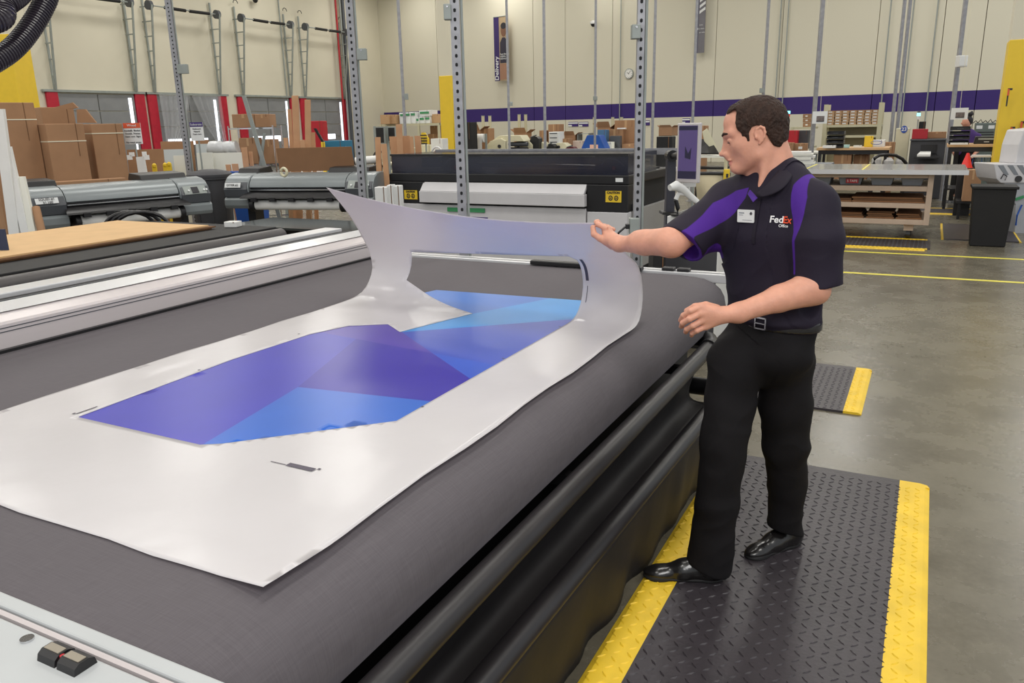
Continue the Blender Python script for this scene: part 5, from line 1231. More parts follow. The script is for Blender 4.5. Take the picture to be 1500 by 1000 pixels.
# roll holder near the second plotter
q0, q1 = atd(521, 236, 10.4), atd(556, 233, 10.4)
t = thing('media_roll', 'white media roll lying behind the second plotter, left of the offcuts', 'roll', (q0.x, q0.y, 0)); obj('roll', MB().cyl(q0, q1, 0.05, 18), M_paper, t, smooth=True); obj('flange', MB().tube([q1 + V((0.1 * cos(k * pi / 7), 0, 0.1 * sin(k * pi / 7))) for k in range(15)], 0.012, 6), M_black, t); obj('stand', MB().box(q0.x - 0.02, q0.x + 0.02, q0.y - 0.02, q0.y + 0.02, 0, q0.z), M_black, t); obj('stand', MB().box(q1.x - 0.02, q1.x + 0.02, q1.y - 0.02, q1.y + 0.02, 0, q1.z), M_black, t)
t = thing('tape_roll', 'roll of pale masking tape on top of the second plotter', 'tape', atd(414, 252, 9.55)); q = atd(416, 252, 9.5)
obj('ring', MB().tube([q + V((0.045 * cos(k * pi / 8), 0.0, 0.045 * sin(k * pi / 8))) for k in range(17)], 0.016, 8), M_cream, t, smooth=True)

# ---------------------------------------------------------------- right: wheeled bench
zb_ = 0.95; yb0 = 12.1
xL, xR = aty(1075, 245, yb0).x, aty(1420, 246, yb0).x
t = thing('wheeled_bench', 'long wheeled wooden frame bench with a shiny grey top and three shelves', 'workbench', ((xL + xR) / 2, 12.9, 0))
obj('worktop', MB().box(xL, xR, yb0, 13.65, zb_ - 0.05, zb_), mat('worktop_grey', (176, 180, 180), 0.15, metal=0.4, var=0.12, scale=1.5, stretch=(0.4, 4, 1)), t, bevel=0.006)
obj('edge_strip', MB().box(xL, xR + 0.002, yb0 - 0.012, yb0, zb_ - 0.055, zb_ + 0.005), M_alu, t)
for px in (1185, 1267):
    x = aty(px, 241, 12.6).x; obj('yellow_tape', MB().box(x - 0.012, x + 0.012, yb0 + 0.02, 13.6, zb_, zb_ + 0.002), M_yell, t)
xf = aty(1365, 290, yb0 + 0.15).x; y0 = yb0 + 0.12
zz = [aty(1330, p, y0).z for p in (327, 303, 278)]
for z_ in zz: obj('shelf', MB().box(xL + 0.1, xf, y0, 13.5, z_ - 0.02, z_ + 0.045), M_woodf, t, bevel=0.004)
obj('top_rail', MB().box(xL + 0.1, xf, y0, y0 + 0.05, zb_ - 0.11, zb_ - 0.055), M_woodf, t, bevel=0.004)
for x in (xf - 0.035, xL + 0.15, -2.1):
    for y in (y0 - 0.01, 13.45): obj('upright', MB().box(x - 0.035, x + 0.035, y, y + 0.06, zz[0] - 0.02, zb_ - 0.05), M_woodf, t, bevel=0.003)
x = aty(1330, 340, y0 + 0.1).x
for xx in (x, xL + 0.4):
    for y in (y0 + 0.12, 13.3):
        c = obj('castor_bracket', MB().box(xx - 0.06, xx + 0.06, y - 0.05, y + 0.05, 0.12, zz[0] - 0.02), M_woodf, t)
        obj('castor', MB().cyl((xx - 0.03, y, 0.07), (xx + 0.03, y, 0.07), 0.069, 18), M_black, c)
for k, (a0, a1) in enumerate(((1185, 1219), (1224, 1265), (1271, 1311), (1316, 1356))):
    x0, x1 = aty(a0, 268, y0).x, aty(a1, 268, y0).x; zb0 = zz[2] + 0.047
    c = thing('storage_tub', ('leftmost grey plastic tub on the bench top shelf, half hidden', 'grey plastic tub with a small red and white label', 'grey plastic tub in the middle, right of the labelled one', 'rightmost grey plastic tub on the bench top shelf')[k], 'tub', ((x0 + x1) / 2, y0 + 0.3, zb0), 'grey tubs on the wheeled bench')
    h_ = 0.125
    obj('body', MB().taper(x0 + 0.02, x1 - 0.02, y0 + 0.09, y0 + 0.59, zb0, zb0 + h_, 0.03), M_greyt, c, bevel=0.01)
    obj('rim', MB().box(x0, x1, y0 + 0.07, y0 + 0.61, zb0 + h_ - 0.02, zb0 + h_ + 0.002), M_greyt, c, bevel=0.005)
    tag(obj('contents', MB().box(x0 + 0.06, x1 - 0.06, y0 + 0.1, y0 + 0.5, zb0 + h_, zb0 + h_ + 0.02).box(x0 + 0.1, x0 + 0.2, y0 + 0.1, y0 + 0.3, zb0 + h_ + 0.02, zb0 + h_ + 0.035), M_cardd, c), 'dark tools heaped in the tub', kind='stuff')
    if k == 1: obj('label', MB().box(x0 + 0.13, x0 + 0.29, y0 + 0.064, y0 + 0.105, zb0 + 0.03, zb0 + 0.09), M_redp, c); text('lettering', 'S TAPE', 0.045, tmat((x0 + 0.21, y0 + 0.061, zb0 + 0.06), (1, 0, 0), (0, 0, 1)), M_sign, c)
for k, (a0, a1, s_, n_) in enumerate(((1200, 1247, 1, 2), (1246, 1354, 1, 3), (1195, 1266, 0, 3), (1270, 1311, 0, 4), (1314, 1352, 0, 3))):
    x0, x1 = aty(a0, 300, y0).x, aty(a1, 300, y0).x; z_ = zz[s_] + 0.047
    for j in range(n_):
        tag(obj('board', MB().box(x0 + 0.02 * (j % 2), x1 - 0.015 * (j % 3), y0 + 0.08 + 0.02 * j, y0 + 0.9, z_ + j * 0.024, z_ + j * 0.024 + 0.02), M_cardd if j % 2 else M_flap),
            '%s board of the %s stack on the %s bench shelf' % (('lowest', 'second', 'third', 'fourth')[j] if j < n_ - 1 else 'topmost', ('left dark', 'long wide', 'left brown', 'middle brown', 'right brown')[k], ('lowest', 'middle')[s_]), 'board', 'boards on the bench shelves')
# black rubbish bin
M, s0, s1, zb, zt, o = R(1421, 274, 1493, 362, 10.9, 0, 0.0)
q = atz(1446, 362, 0); M = frame((q.x, q.y, 0), 0.0)
h_ = aty(1455, 273, q.y).z; w_ = (aty(1492, 275, q.y).x - aty(1422, 275, q.y).x) / 2
t = thing('rubbish_bin', 'tall square black rubbish bin standing on the open floor at right', 'bin', (q.x, q.y, 0))
obj('body', MB(M).taper(-w_ + 0.02, w_ - 0.02, 0, 0.42, 0, h_ - 0.03, 0.04), M_blackm, t, bevel=0.015)
obj('rim', MB(M).box(-w_, w_, -0.02, 0.44, h_ - 0.035, h_), M_blackm, t, bevel=0.008)
# beige shelving with seven stacks of small cartons
Dsh = 21.0
M, s0, s1, _, _, o = R(1205, 182, 1291, 190, Dsh, 0)
z1, z2 = atd(1250, 182.5, Dsh).z, atd(1250, 198, Dsh).z
t = thing('shelving', 'beige steel shelving carrying rows of small brown cartons', 'shelving', (o.x, o.y, 0))
for z_ in (z1, z2, 0.5, 0.15): obj('shelf_board', MB(M).box(s0, s1, 0, 0.6, z_ - 0.06, z_), M_beige, t)
for s_, zt_ in ((s0 + 0.05, 152), (s1 - 0.05, 151)):
    for n_ in (-0.02, 0.56): obj('upright', MB(M).box(s_ - 0.05, s_ + 0.05, n_, n_ + 0.05, 0, atd(1250, zt_, Dsh).z), M_beige, t)
obj('back_panel', MB(M).box(s0, s1, 0.6, 0.61, 0.1, z1), mat('beige_back', (150, 140, 112), 0.6), t)
wst = (s1 - s0 - 0.16) / 7; hst = (atd(1250, 161, Dsh).z - z1) / 5
first = None
for i in range(7):
    for j in range(5):
        x0 = s0 + 0.08 + i * wst + 0.012; jit = random.uniform(-0.008, 0.008)
        lb = 'small carton, %s stack from left, %s in stack, on beige shelving' % (('first', 'second', 'third', 'fourth', 'fifth', 'sixth', 'seventh')[i], ('lowest', 'second lowest', 'middle', 'second highest', 'topmost')[j])
        p = M @ V((x0 + wst / 2 + jit, 0.15, z1 + j * hst + 0.001))
        if first is None:
            first = thing('carton', lb, 'box', p, 'small cartons on the beige shelving'); q0 = p
            Mq = frame(q0, 0)
            obj('body', MB(Mq).box(-wst / 2 + 0.012, wst / 2 - 0.012, -0.13, 0.25, 0, hst - 0.006), M_card2, first)
            obj('white_label', MB(Mq).box(-wst / 2 + 0.03, wst / 2 - 0.06, -0.135, -0.13, hst * 0.25, hst * 0.62), M_sign, first)
            obj('lid_edge', MB(Mq).box(-wst / 2 + 0.008, wst / 2 - 0.008, -0.136, -0.128, hst * 0.78, hst - 0.004), M_card, first)
        else: dup(first, p, lb)
# left neighbour shelf, partly behind the head
M, s0, s1, _, _, o = R(1158, 184, 1194, 190, Dsh, 0)
z3 = atd(1175, 186, Dsh).z
t = thing('shelving', 'lower beige shelf unit behind the head of the man, left of the tall shelving', 'shelving', (o.x, o.y, 0))
for z_ in (z3, 0.95, 0.4): obj('shelf_board', MB(M).box(s0, s1, 0, 0.6, z_ - 0.05, z_), M_beige, t)
for s_ in (s0 + 0.04, s1 - 0.04): obj('upright', MB(M).box(s_ - 0.04, s_ + 0.04, -0.02, 0.02, 0, z3), M_beige, t)
for k in range(3):
    carton((1176, 167 + k * 6.3, 1187, 173 + k * 6.3), Dsh + 0.1, ('topmost small carton behind the head of the man', 'middle small carton behind the head of the man', 'lowest small carton behind the head of the man')[k], z0=atd(1180, 173 + k * 6.3, Dsh + 0.1).z if k < 2 else z3, depth=0.3, sticker=True, tape=False)
carton((1151, 191, 1168, 207), 17.5, 'red bin box behind the head of the man', m=M_redp, z0=1.0, tape=False, name='red_box', depth=0.3)
carton((1169, 191, 1184, 208), 17.6, 'dark grey box right of the red bin box', m=M_bind, z0=1.0, tape=False, name='grey_box', depth=0.3)
table(1140, 1200, 219, 17.3, 0.9, 0.95, 'grey table with small cartons behind the shoulder of the man', M_foam, M_steelp)
carton((1148, 209, 1162, 219), 17.2, 'left small carton on the grey table behind the man', z0=0.955, depth=0.2, sticker=True)
carton((1163, 210, 1182, 219), 17.2, 'right small carton on the grey table behind the man', z0=0.955, depth=0.2, sticker=True)
q = atd(1156, 165, 19.0)
def beacon(px, py, D, label, cols_):
    q = atd(px, py, D); t = thing('signal_lamp', label, 'lamp', (q.x, q.y, 0))
    obj('pole', MB().cyl((q.x, q.y, 0), (q.x, q.y, q.z), 0.012, 8), M_steelp, t)
    for k, c in enumerate(cols_): obj('lens', MB().cyl((q.x, q.y, q.z + k * 0.07), (q.x, q.y, q.z + 0.06 + k * 0.07), 0.035, 12), c, t)
    obj('cap', MB().cyl((q.x, q.y, q.z + len(cols_) * 0.07), (q.x, q.y, q.z + 0.02 + len(cols_) * 0.07), 0.03, 12), M_black, t)
M_lc = mat('lamp_cyan', (120, 225, 240), 0.4, emit=2.0); M_lr = mat('lamp_red', (190, 60, 40), 0.4, emit=0.4)
beacon(1155, 171, 19.0, 'slim signal lamp glowing cyan just behind the head of the man', [M_lr, M_lc])
beacon(1345, 175, 17.0, 'slim signal lamp glowing cyan above the red box', [M_white, M_lc])
# paper stacks on the low trolley right of the man's shoulder
for k in range(6):
    y_ = 240 - k * 3.0; M, s0, s1, zb, zt, o = R(1160 - k, y_ - 2.8, 1194 - (k % 3) * 3, y_, 14.6, 0.1)
    tag(obj('paper_stack', MB(M).box(s0, s1, 0.02 * (k % 2), 0.4, zb, zt), M_paper if k % 2 else M_foam), ('lowest ream', 'second lowest ream', 'third ream from the bottom', 'third ream from the top', 'second ream from the top', 'topmost ream')[k] + ' of the white paper pile beside the man', 'paper', 'white paper pile')
table(1150, 1215, 241, 14.4, 0.8, atd(1177, 240, 14.6).z - 0.002, 'low grey trolley under the white paper pile', M_greyt, M_greyd)

# ---------------------------------------------------------------- wooden counters at right
def counter(px0, px1, py, D, label):
    z_ = atd((px0 + px1) / 2, py, D).z
    return table(px0, px1, py, D, 0.9, z_, label, M_wood, M_black, th=0.045, shelf=0.35), z_
(_, M, s0, s1), zc = counter(1196, 1303, 216.5, 15.8, 'pale wooden topped counter with black legs behind the wheeled bench')
def tray_tower(r, D, z_, n, label):
    M, s0, s1, zb, zt, o = R(*r, D, 0, z_); t = thing('tray_tower', label, 'trays', o); h_ = (zt - zb) / n
    for k in range(n):
        tr = obj('tray', MB(M).box(s0, s1, 0, 0.3, zb + k * h_, zb + k * h_ + 0.012).box(s0, s0 + 0.012, 0, 0.3, zb + k * h_ + 0.012, zb + (k + 0.8) * h_).box(s1 - 0.012, s1, 0, 0.3, zb + k * h_ + 0.012, zb + (k + 0.8) * h_).box(s0 + 0.012, s1 - 0.012, 0.29, 0.3, zb + k * h_ + 0.012, zb + (k + 0.8) * h_).box(s0 + 0.012, s1 - 0.012, -0.005, 0.005, zb + k * h_, zb + (k + 0.45) * h_), M_black, t)
        obj('handle_lip', MB(M).box((s0 + s1) / 2 - 0.05, (s0 + s1) / 2 + 0.05, -0.012, -0.005, zb + (k + 0.3) * h_, zb + (k + 0.42) * h_), M_greyd, tr)
    return t
tray_tower((1211, 191, 1236, 215.5), 15.95, zc + 0.002, 4, 'black four tier letter trays on the wooden counter behind the bench')
carton((1266, 199, 1279, 215), 16.0, 'yellow folded holder on the wooden counter', m=M_yelp, z0=zc + 0.002, tape=False, depth=0.05, name='yellow_holder', cat='holder')
carton((1273, 205, 1296, 215), 15.95, 'white open box with blue cable on the wooden counter', m=M_white, z0=zc + 0.002, tape=False, depth=0.25, name='white_box')
q = atd(1284, 208, 15.9)
tag(obj('blue_cable', MB().tube([q + V((0.1 * cos(k * pi / 6), -0.02, 0.035 * sin(k * pi / 6) - 0.01)) for k in range(13)], 0.006, 6), M_blue), 'blue cable coiled against the white open box', 'cable')
for k, (r, mm) in enumerate((((1205, 213, 1224, 216), M_paper), ((1236, 212, 1244, 216), mat('mint', (180, 214, 206), 0.6)), ((1250, 213, 1262, 216), M_foam))):
    carton(r, 15.85, ('loose white papers at the left of the wooden counter', 'small mint block beside the letter trays', 'pale flat pad in the middle of the wooden counter')[k], m=mm, z0=zc + 0.002, tape=False, depth=0.12, name=('papers', 'mint_block', 'flat_pad')[k], cat=('paper', 'block', 'pad')[k])
for r, lb in (((1221, 226, 1247, 239), 'left carton under the wooden counter behind the bench'), ((1250, 227, 1272, 239), 'right carton under the wooden counter behind the bench')):
    carton(r, 15.95, lb, z0=0.377, depth=0.4)
carton((1296, 208, 1311, 222), 16.7, 'brown carton at the right end of the wooden counter', z0=0.0)
q = [atd(x, y, 15.2) for x, y in ((1280, 240), (1281, 232), (1288, 227.5), (1300, 226.5), (1312, 227.5), (1322, 233), (1328, 240))]
t = thing('black_hoop', 'black curved hoop of a push trolley behind the wheeled bench', 'trolley', (q[3].x, q[3].y, 0)); obj('hoop', MB().tube(q, 0.03, 10), M_black, t, smooth=True)
for k in (0, -1): obj('upright', MB().cyl((q[k].x, q[k].y, 0), q[k], 0.028, 10), M_black, t)
for k, r in enumerate(((1277, 229, 1292, 240), (1293, 231, 1310, 240), (1312, 232, 1324, 240))):
    M, s0, s1, zb, zt, o = R(*r, 15.5, 0.1, 0.5); tag(obj('bag', MB(M).lathe([(0.02, zb), ((s1 - s0) / 2, zb + 0.05), ((s1 - s0) / 2, zt - 0.06), (0.05, zt)], ((s0 + s1) / 2, 0.1, 0), 12), mat('bag_pale', (186, 184, 182), 0.6, var=0.2)), ('left crumpled pale bag behind the black hoop', 'middle crumpled white bag inside the black hoop', 'right crumpled pale bag inside the black hoop')[k], 'bag')
table(1272, 1330, 241, 15.35, 0.32, 0.5, 'low platform under the crumpled bags', M_greyd, M_black)
# beige box with blue badge
M, s0, s1, zb, zt, o = R(1312, 188, 1332, 207, 17.2, 0, 0.0)
t = thing('cream_cabinet', 'cream cabinet with a round blue badge reading 23', 'cabinet', (o.x, o.y, 0))
obj('body', MB(M).box(s0, s1, 0, 0.5, 0, zt), M_cream, t, bevel=0.01)
bz = zt + 0.0
bd = obj('badge', MB(M).prism(ell((s0 + s1) / 2 + 0.02, zt - 0.02, 0.065, 0.075), -0.012, 0.0, 'y'), mat('badge_blue', (40, 80, 170), 0.5), t)
text('lettering', '23', 0.10, M @ tmat(((s0 + s1) / 2 + 0.02, -0.016, zt - 0.02), (1, 0, 0), (0, 0, 1)), M_sign, bd, bold=0.002)
# dark printer with red box and carton on it
M, s0, s1, zb, zt, o = R(1332, 206, 1384, 241, 16.4, 0, 0.0)
t = thing('copier', 'dark grey copier with a white paper tray below the red box', 'printer', (o.x, o.y, 0))
obj('body', MB(M).box(s0, s1, 0.05, 0.6, 0, zt), M_bind, t, bevel=0.015)
obj('scanner_lid', MB(M).box(s0 - 0.01, s1 + 0.01, 0.02, 0.62, zt, zt + 0.03), M_greyd, t, bevel=0.006)
obj('output_slot', MB(M).box(s0 + 0.2, s1 - 0.15, 0.035, 0.05, zt - 0.25, zt - 0.08), M_black, t)
obj('output_tray', MB(M).slab([(s0 + 0.18, 0.04, zt - 0.28), (s1 - 0.15, 0.04, zt - 0.28), (s1 - 0.1, -0.3, zt - 0.34), (s0 + 0.1, -0.3, zt - 0.34)], (0, 0, 0.025)), M_black, t)
obj('paper', MB(M).slab([(s0 + 0.2, 0.0, zt - 0.25), (s1 - 0.25, 0.0, zt - 0.25), (s1 - 0.25, -0.26, zt - 0.30), (s0 + 0.15, -0.26, zt - 0.30)], (0, 0, 0.04)), M_paper, t)
carton((1336, 189, 1359, 205), 16.6, 'red plastic case with a sloping edge on the dark copier', m=M_redp, z0=zt + 0.032, tape=False, name='red_case', cat='case', depth=0.3)
carton((1358, 193, 1386, 206), 16.8, 'brown carton right of the red case', z0=zt + 0.032, depth=0.25)
carton((1346, 178, 1356, 188), 17.4, 'small black device above the red case', m=M_blackm, z0=0.0, tape=False, name='black_device', cat='device', depth=0.2)
# second wooden counter with trays, flat printer, grey case
(_, M, s0, s1), zc = counter(1388, 1484, 211.5, 14.2, 'pale wooden topped counter near the yellow column, with black trays')
tray_tower((1391, 184, 1421, 211), 14.4, zc + 0.002, 4, 'black four tier letter trays left on the counter near the yellow column')
M, s0, s1, zb, zt, o = R(1427, 200, 1464, 211, 14.35, 0, zc + 0.002)
t = thing('flat_printer', 'low black desktop printer with a silver slot near the yellow column', 'printer', o)
obj('body', MB(M).prism([(s0, zb), (s1, zb), (s1 - 0.02, zt), (s0 + 0.02, zt)], 0, 0.3, 'y'), M_black, t, bevel=0.008); obj('slot', MB(M).box(s0 + 0.06, s1 - 0.03, -0.006, 0, zb + 0.07, zb + 0.10), M_steelp, t); obj('lettering_plate', MB(M).box((s0 + s1) / 2 - 0.04, (s0 + s1) / 2 + 0.04, -0.006, 0, zb + 0.03, zb + 0.04), M_sign, t)
carton((1392, 209, 1418, 212), 14.25, 'thin white papers under the black trays near the yellow column', m=M_paper, z0=zc + 0.002, tape=False, depth=0.04, name='papers', cat='paper')
M, s0, s1, zb, zt, o = R(1428, 180, 1460, 203, 17.3, 0, 0.0)
t = thing('grey_machine', 'grey green machine with white labels behind the desktop printer', 'machine', (o.x, o.y, 0))
obj('body', MB(M).box(s0, s1, 0, 0.5, 0, zt), mat('grey_green', (98, 108, 104), 0.5), t, bevel=0.015)
for a0 in (0.05, 0.6): obj('label', MB(M).box(s0 + (s1 - s0) * a0, s0 + (s1 - s0) * (a0 + 0.28), -0.006, 0, zt - 0.12, zt - 0.05), M_sign, t)
for k in range(3): obj('vent', MB(M).box(s0 + 0.05, s1 - 0.05, -0.005, 0, zt - 0.2 - k * 0.05, zt - 0.18 - k * 0.05), M_darkt, t)
for k in range(6):
    obj('bracket', MB(M).tube([(s0 - 0.05 + k * 0.09, 0.1, zt), (s0 + k * 0.09, 0.1, zt + 0.05 + 0.02 * (k % 2)), (s0 + 0.04 + k * 0.09, 0.1, zt)], 0.01, 6), M_black, t)
# metal shelf with a red cone below the second counter
M, s0, s1, zb, zt, o = R(1411, 225, 1452, 246, 13.7, 0, 0.0)
q = atd(1416, 241, 13.6)
t = thing('traffic_cone', 'red cone beneath the counter near the yellow column', 'cone', (q.x, q.y, 0))
zt_ = atd(1416, 224, 13.6).z; zk = q.z - 0.05
obj('stool', MB().box(q.x - 0.12, q.x + 0.12, q.y - 0.12, q.y + 0.12, 0, zk), M_black, t)
obj('cone', MB().lathe([(0.1, zk), (0.085, zk + 0.02), (0.02, zt_)], q, 16), mat('cone_red', (230, 48, 44), 0.5), t, smooth=True)
t = thing('white_rack', 'low rack with white bars and blue cable clutter under the counter', 'rack', (o.x, o.y, 0))
for s_ in (s0 + 0.1, s1): obj('upright', MB(M).box(s_ - 0.015, s_ + 0.015, 0, 0.03, 0, zt), M_black, t)
for k in range(3): obj('shelf', MB(M).box(s0 + 0.1, s1, -0.005, 0.3, zt - 0.06 - k * 0.13, zt - 0.03 - k * 0.13), M_black if k else M_white, t)
for k in range(8):
    a_ = random.random() * 6; obj('cable', MB().tube([M @ V((s0 + 0.15 + k * 0.04, 0.05, zt - 0.05)), M @ V((s0 + 0.13 + k * 0.05, -0.02, zt - 0.2)), M @ V((s0 + 0.2 + 0.03 * sin(a_) + k * 0.02, 0.0, zt - 0.38))], 0.006, 5), (M_blue, M_black, M_greyt)[k % 3], t)
carton((1413, 249, 1438, 272), 12.9, 'brown carton standing behind the black rubbish bin', z0=0.3, depth=0.3)
t = thing('floor_stand', 'black stand with thick round foot between bench and rubbish bin', 'stand', atz(1392, 297, 0)); q = atz(1392, 297, 0)
obj('post', MB().box(q.x - 0.04, q.x + 0.04, q.y - 0.04, q.y + 0.04, 0.02, 1.0), M_black, t); obj('foot', MB().cyl((q.x, q.y, 0), (q.x, q.y, 0.05), 0.12, 20, 0.08), M_black, t)
M, s0, s1, zb, zt, o = R(1404, 246, 1440, 274, 13.3, 0, 0.27)
t = thing('low_stool', 'low black platform holding the brown carton behind the rubbish bin', 'platform', (o.x, o.y, 0)); obj('top', MB(M).box(s0, s1, -0.4, 0.3, 0.26, 0.297), M_black, t)
for s_ in (s0 + 0.05, s1 - 0.05):
    for n_ in (-0.35, 0.25): obj('leg', MB(M).box(s_ - 0.02, s_ + 0.02, n_ - 0.02, n_ + 0.02, 0, 0.26), M_black, t)
# photo cards hung in the air on strings
for r, D, lb in (((1190, 163, 1212, 181), 15.8, 'white card with a small photo fixed on the post left of the carton shelving'), ((1393, 158, 1418, 175), 15.2, 'white card with a small photo hanging above the black trays')):
    M, s0, s1, zb, zt, o = R(*r, D, 0.1)
    t = thing('photo_card', lb, 'sign', o)
    obj('card', MB(M).box(s0, s1, 0, 0.006, zb, zt), M_sign, t)
    ph = obj('photo', MB(M).box(s0 + (s1 - s0) * .28, s0 + (s1 - s0) * .8, -0.005, 0, zb + (zt - zb) * .15, zb + (zt - zb) * .62), mat('photo_grey', (110, 100, 98), 0.6, var=0.4, scale=20), t)
    obj('photo_strip', MB(M).box(s0 + (s1 - s0) * .28, s0 + (s1 - s0) * .8, -0.007, -0.002, zb + (zt - zb) * .15, zb + (zt - zb) * .22), M_darkt, t)
    obj('string', MB(M).cyl(((s0 + s1) / 2, 0.01, zt), ((s0 + s1) / 2 - 0.1, 0.01, 8.99), 0.004, 5), M_string, t)
# laminating machine at the right edge
q = atz(1476, 345, 0); 
Dm = 11.3
t = thing('roll_laminator', 'pale grey roll laminating machine on castors cut by the right edge', 'machine', (atd(1490, 300, Dm + 0.3).x, atd(1490, 300, Dm + 0.3).y, 0))
def P_(x, y, d=Dm): return atd(x, y, d)
obj('deck', MB().slab([P_(1456, 240), P_(1520, 240), P_(1530, 268), P_(1466, 268), P_(1460, 262)], HF * 0.5), M_pw, t, bevel=0.01)
for k in range(4): obj('deck_slot', MB().slab([P_(1462 + k * 14, 242, Dm - 0.006), P_(1470 + k * 14, 242, Dm - 0.006), P_(1478 + k * 14, 256, Dm - 0.006), P_(1472 + k * 14, 256, Dm - 0.006)], HF * 0.004), M_greyt, t)
obj('housing', MB().slab([P_(1487, 240, Dm + .1), P_(1492, 212, Dm + .1), P_(1500, 190, Dm + .1), P_(1540, 186, Dm + .1), P_(1540, 240, Dm + .1)], HF * 0.4), M_pw, t, bevel=0.02)
obj('side_cheek', MB().slab([P_(1466, 262, Dm + .02), P_(1530, 262, Dm + .02), P_(1530, 352, Dm + .02), P_(1486, 348, Dm + .02), P_(1488, 300, Dm + .02), P_(1478, 280, Dm + .02)], HF * 0.45), mat('laminator_grey', (168, 170, 176), 0.4), t, bevel=0.01)
obj('knob', MB().cyl(P_(1492, 262, Dm - .03), P_(1492, 262, Dm + .02), 0.045, 18), M_black, t)
obj('hook', MB().tube([P_(1466, 262, Dm - .02), P_(1470, 255, Dm - .02), P_(1475, 258, Dm - .02), P_(1472, 264, Dm - .02)], 0.008, 6), M_darkt, t)
for px in (1492, 1530):
    q = P_(px, 352, Dm + .2); obj('castor', MB().cyl((q.x - 0.02, q.y, 0.05), (q.x + 0.02, q.y, 0.05), 0.05, 16), M_black, t); obj('castor_fork', MB().box(q.x - 0.03, q.x + 0.03, q.y - 0.02, q.y + 0.02, 0.06, 0.2), M_steel, t)
obj('green_strip', MB().slab([P_(1488, 290, Dm), P_(1500, 286, Dm), P_(1500, 290, Dm), P_(1488, 294, Dm)], HF * 0.01), M_green, t)
obj('blue_hose', MB().tube([P_(1497, 300, Dm - .01), P_(1490, 315, Dm - .02), P_(1488, 330, Dm - .01)], 0.012, 8), M_blue, t)
# ---------------------------------------------------------------- figure modelling: blended solids turned into one smooth surface
def nvec(*a): return np.array(a, dtype=np.float32)
def cap(a, b, ra, rb, sq=None, f=1.0, k=0.012, cut=()):
    return dict(t='c', a=np.array(a, dtype=np.float64), b=np.array(b, dtype=np.float64), ra=ra, rb=rb, sq=None if sq is None else np.array(sq, dtype=np.float64), f=f, k=k, cut=cut)
def elli(c, r, R=None, k=0.012, op='u', cut=()):
    return dict(t='e', c=np.array(c, dtype=np.float64), r=np.array(r, dtype=np.float64), R=np.eye(3) if R is None else np.array(R), k=k, op=op, cut=cut)
def prim_box(p):
    if p['t'] == 'c':
        m = max(p['ra'], p['rb']); return np.minimum(p['a'], p['b']) - m, np.maximum(p['a'], p['b']) + m
    m = p['r'].max(); return p['c'] - m, p['c'] + m
def prim_eval(p, X):
    if p['t'] == 'c':
        a, b = p['a'], p['b']; d = b - a; P = X - a
        if p['sq'] is not None:
            n = p['sq'] / np.linalg.norm(p['sq']); q = 1 / p['f'] - 1
            P = P + (P @ n)[..., None] * n * q; d = d + n * (d @ n) * q
        L2 = d @ d; h = np.clip((P @ d) / L2, 0, 1); r = p['ra'] + (p['rb'] - p['ra']) * h
        D = np.linalg.norm(P - h[..., None] * d, axis=-1) - r
        if p['sq'] is not None: D = D * (p['f'] * 0.5 + 0.5)
    else:
        P = (X - p['c']) @ p['R'].T; q = P / p['r']; k0 = np.linalg.norm(q, axis=-1); k1 = np.linalg.norm(P / (p['r'] ** 2), axis=-1)
        D = k0 * (k0 - 1) / np.maximum(k1, 1e-6)
    for (c, n) in p['cut']:
        n = np.array(n, dtype=np.float64); n = n / np.linalg.norm(n); D = np.maximum(D, (X - np.array(c)) @ n)
    return D
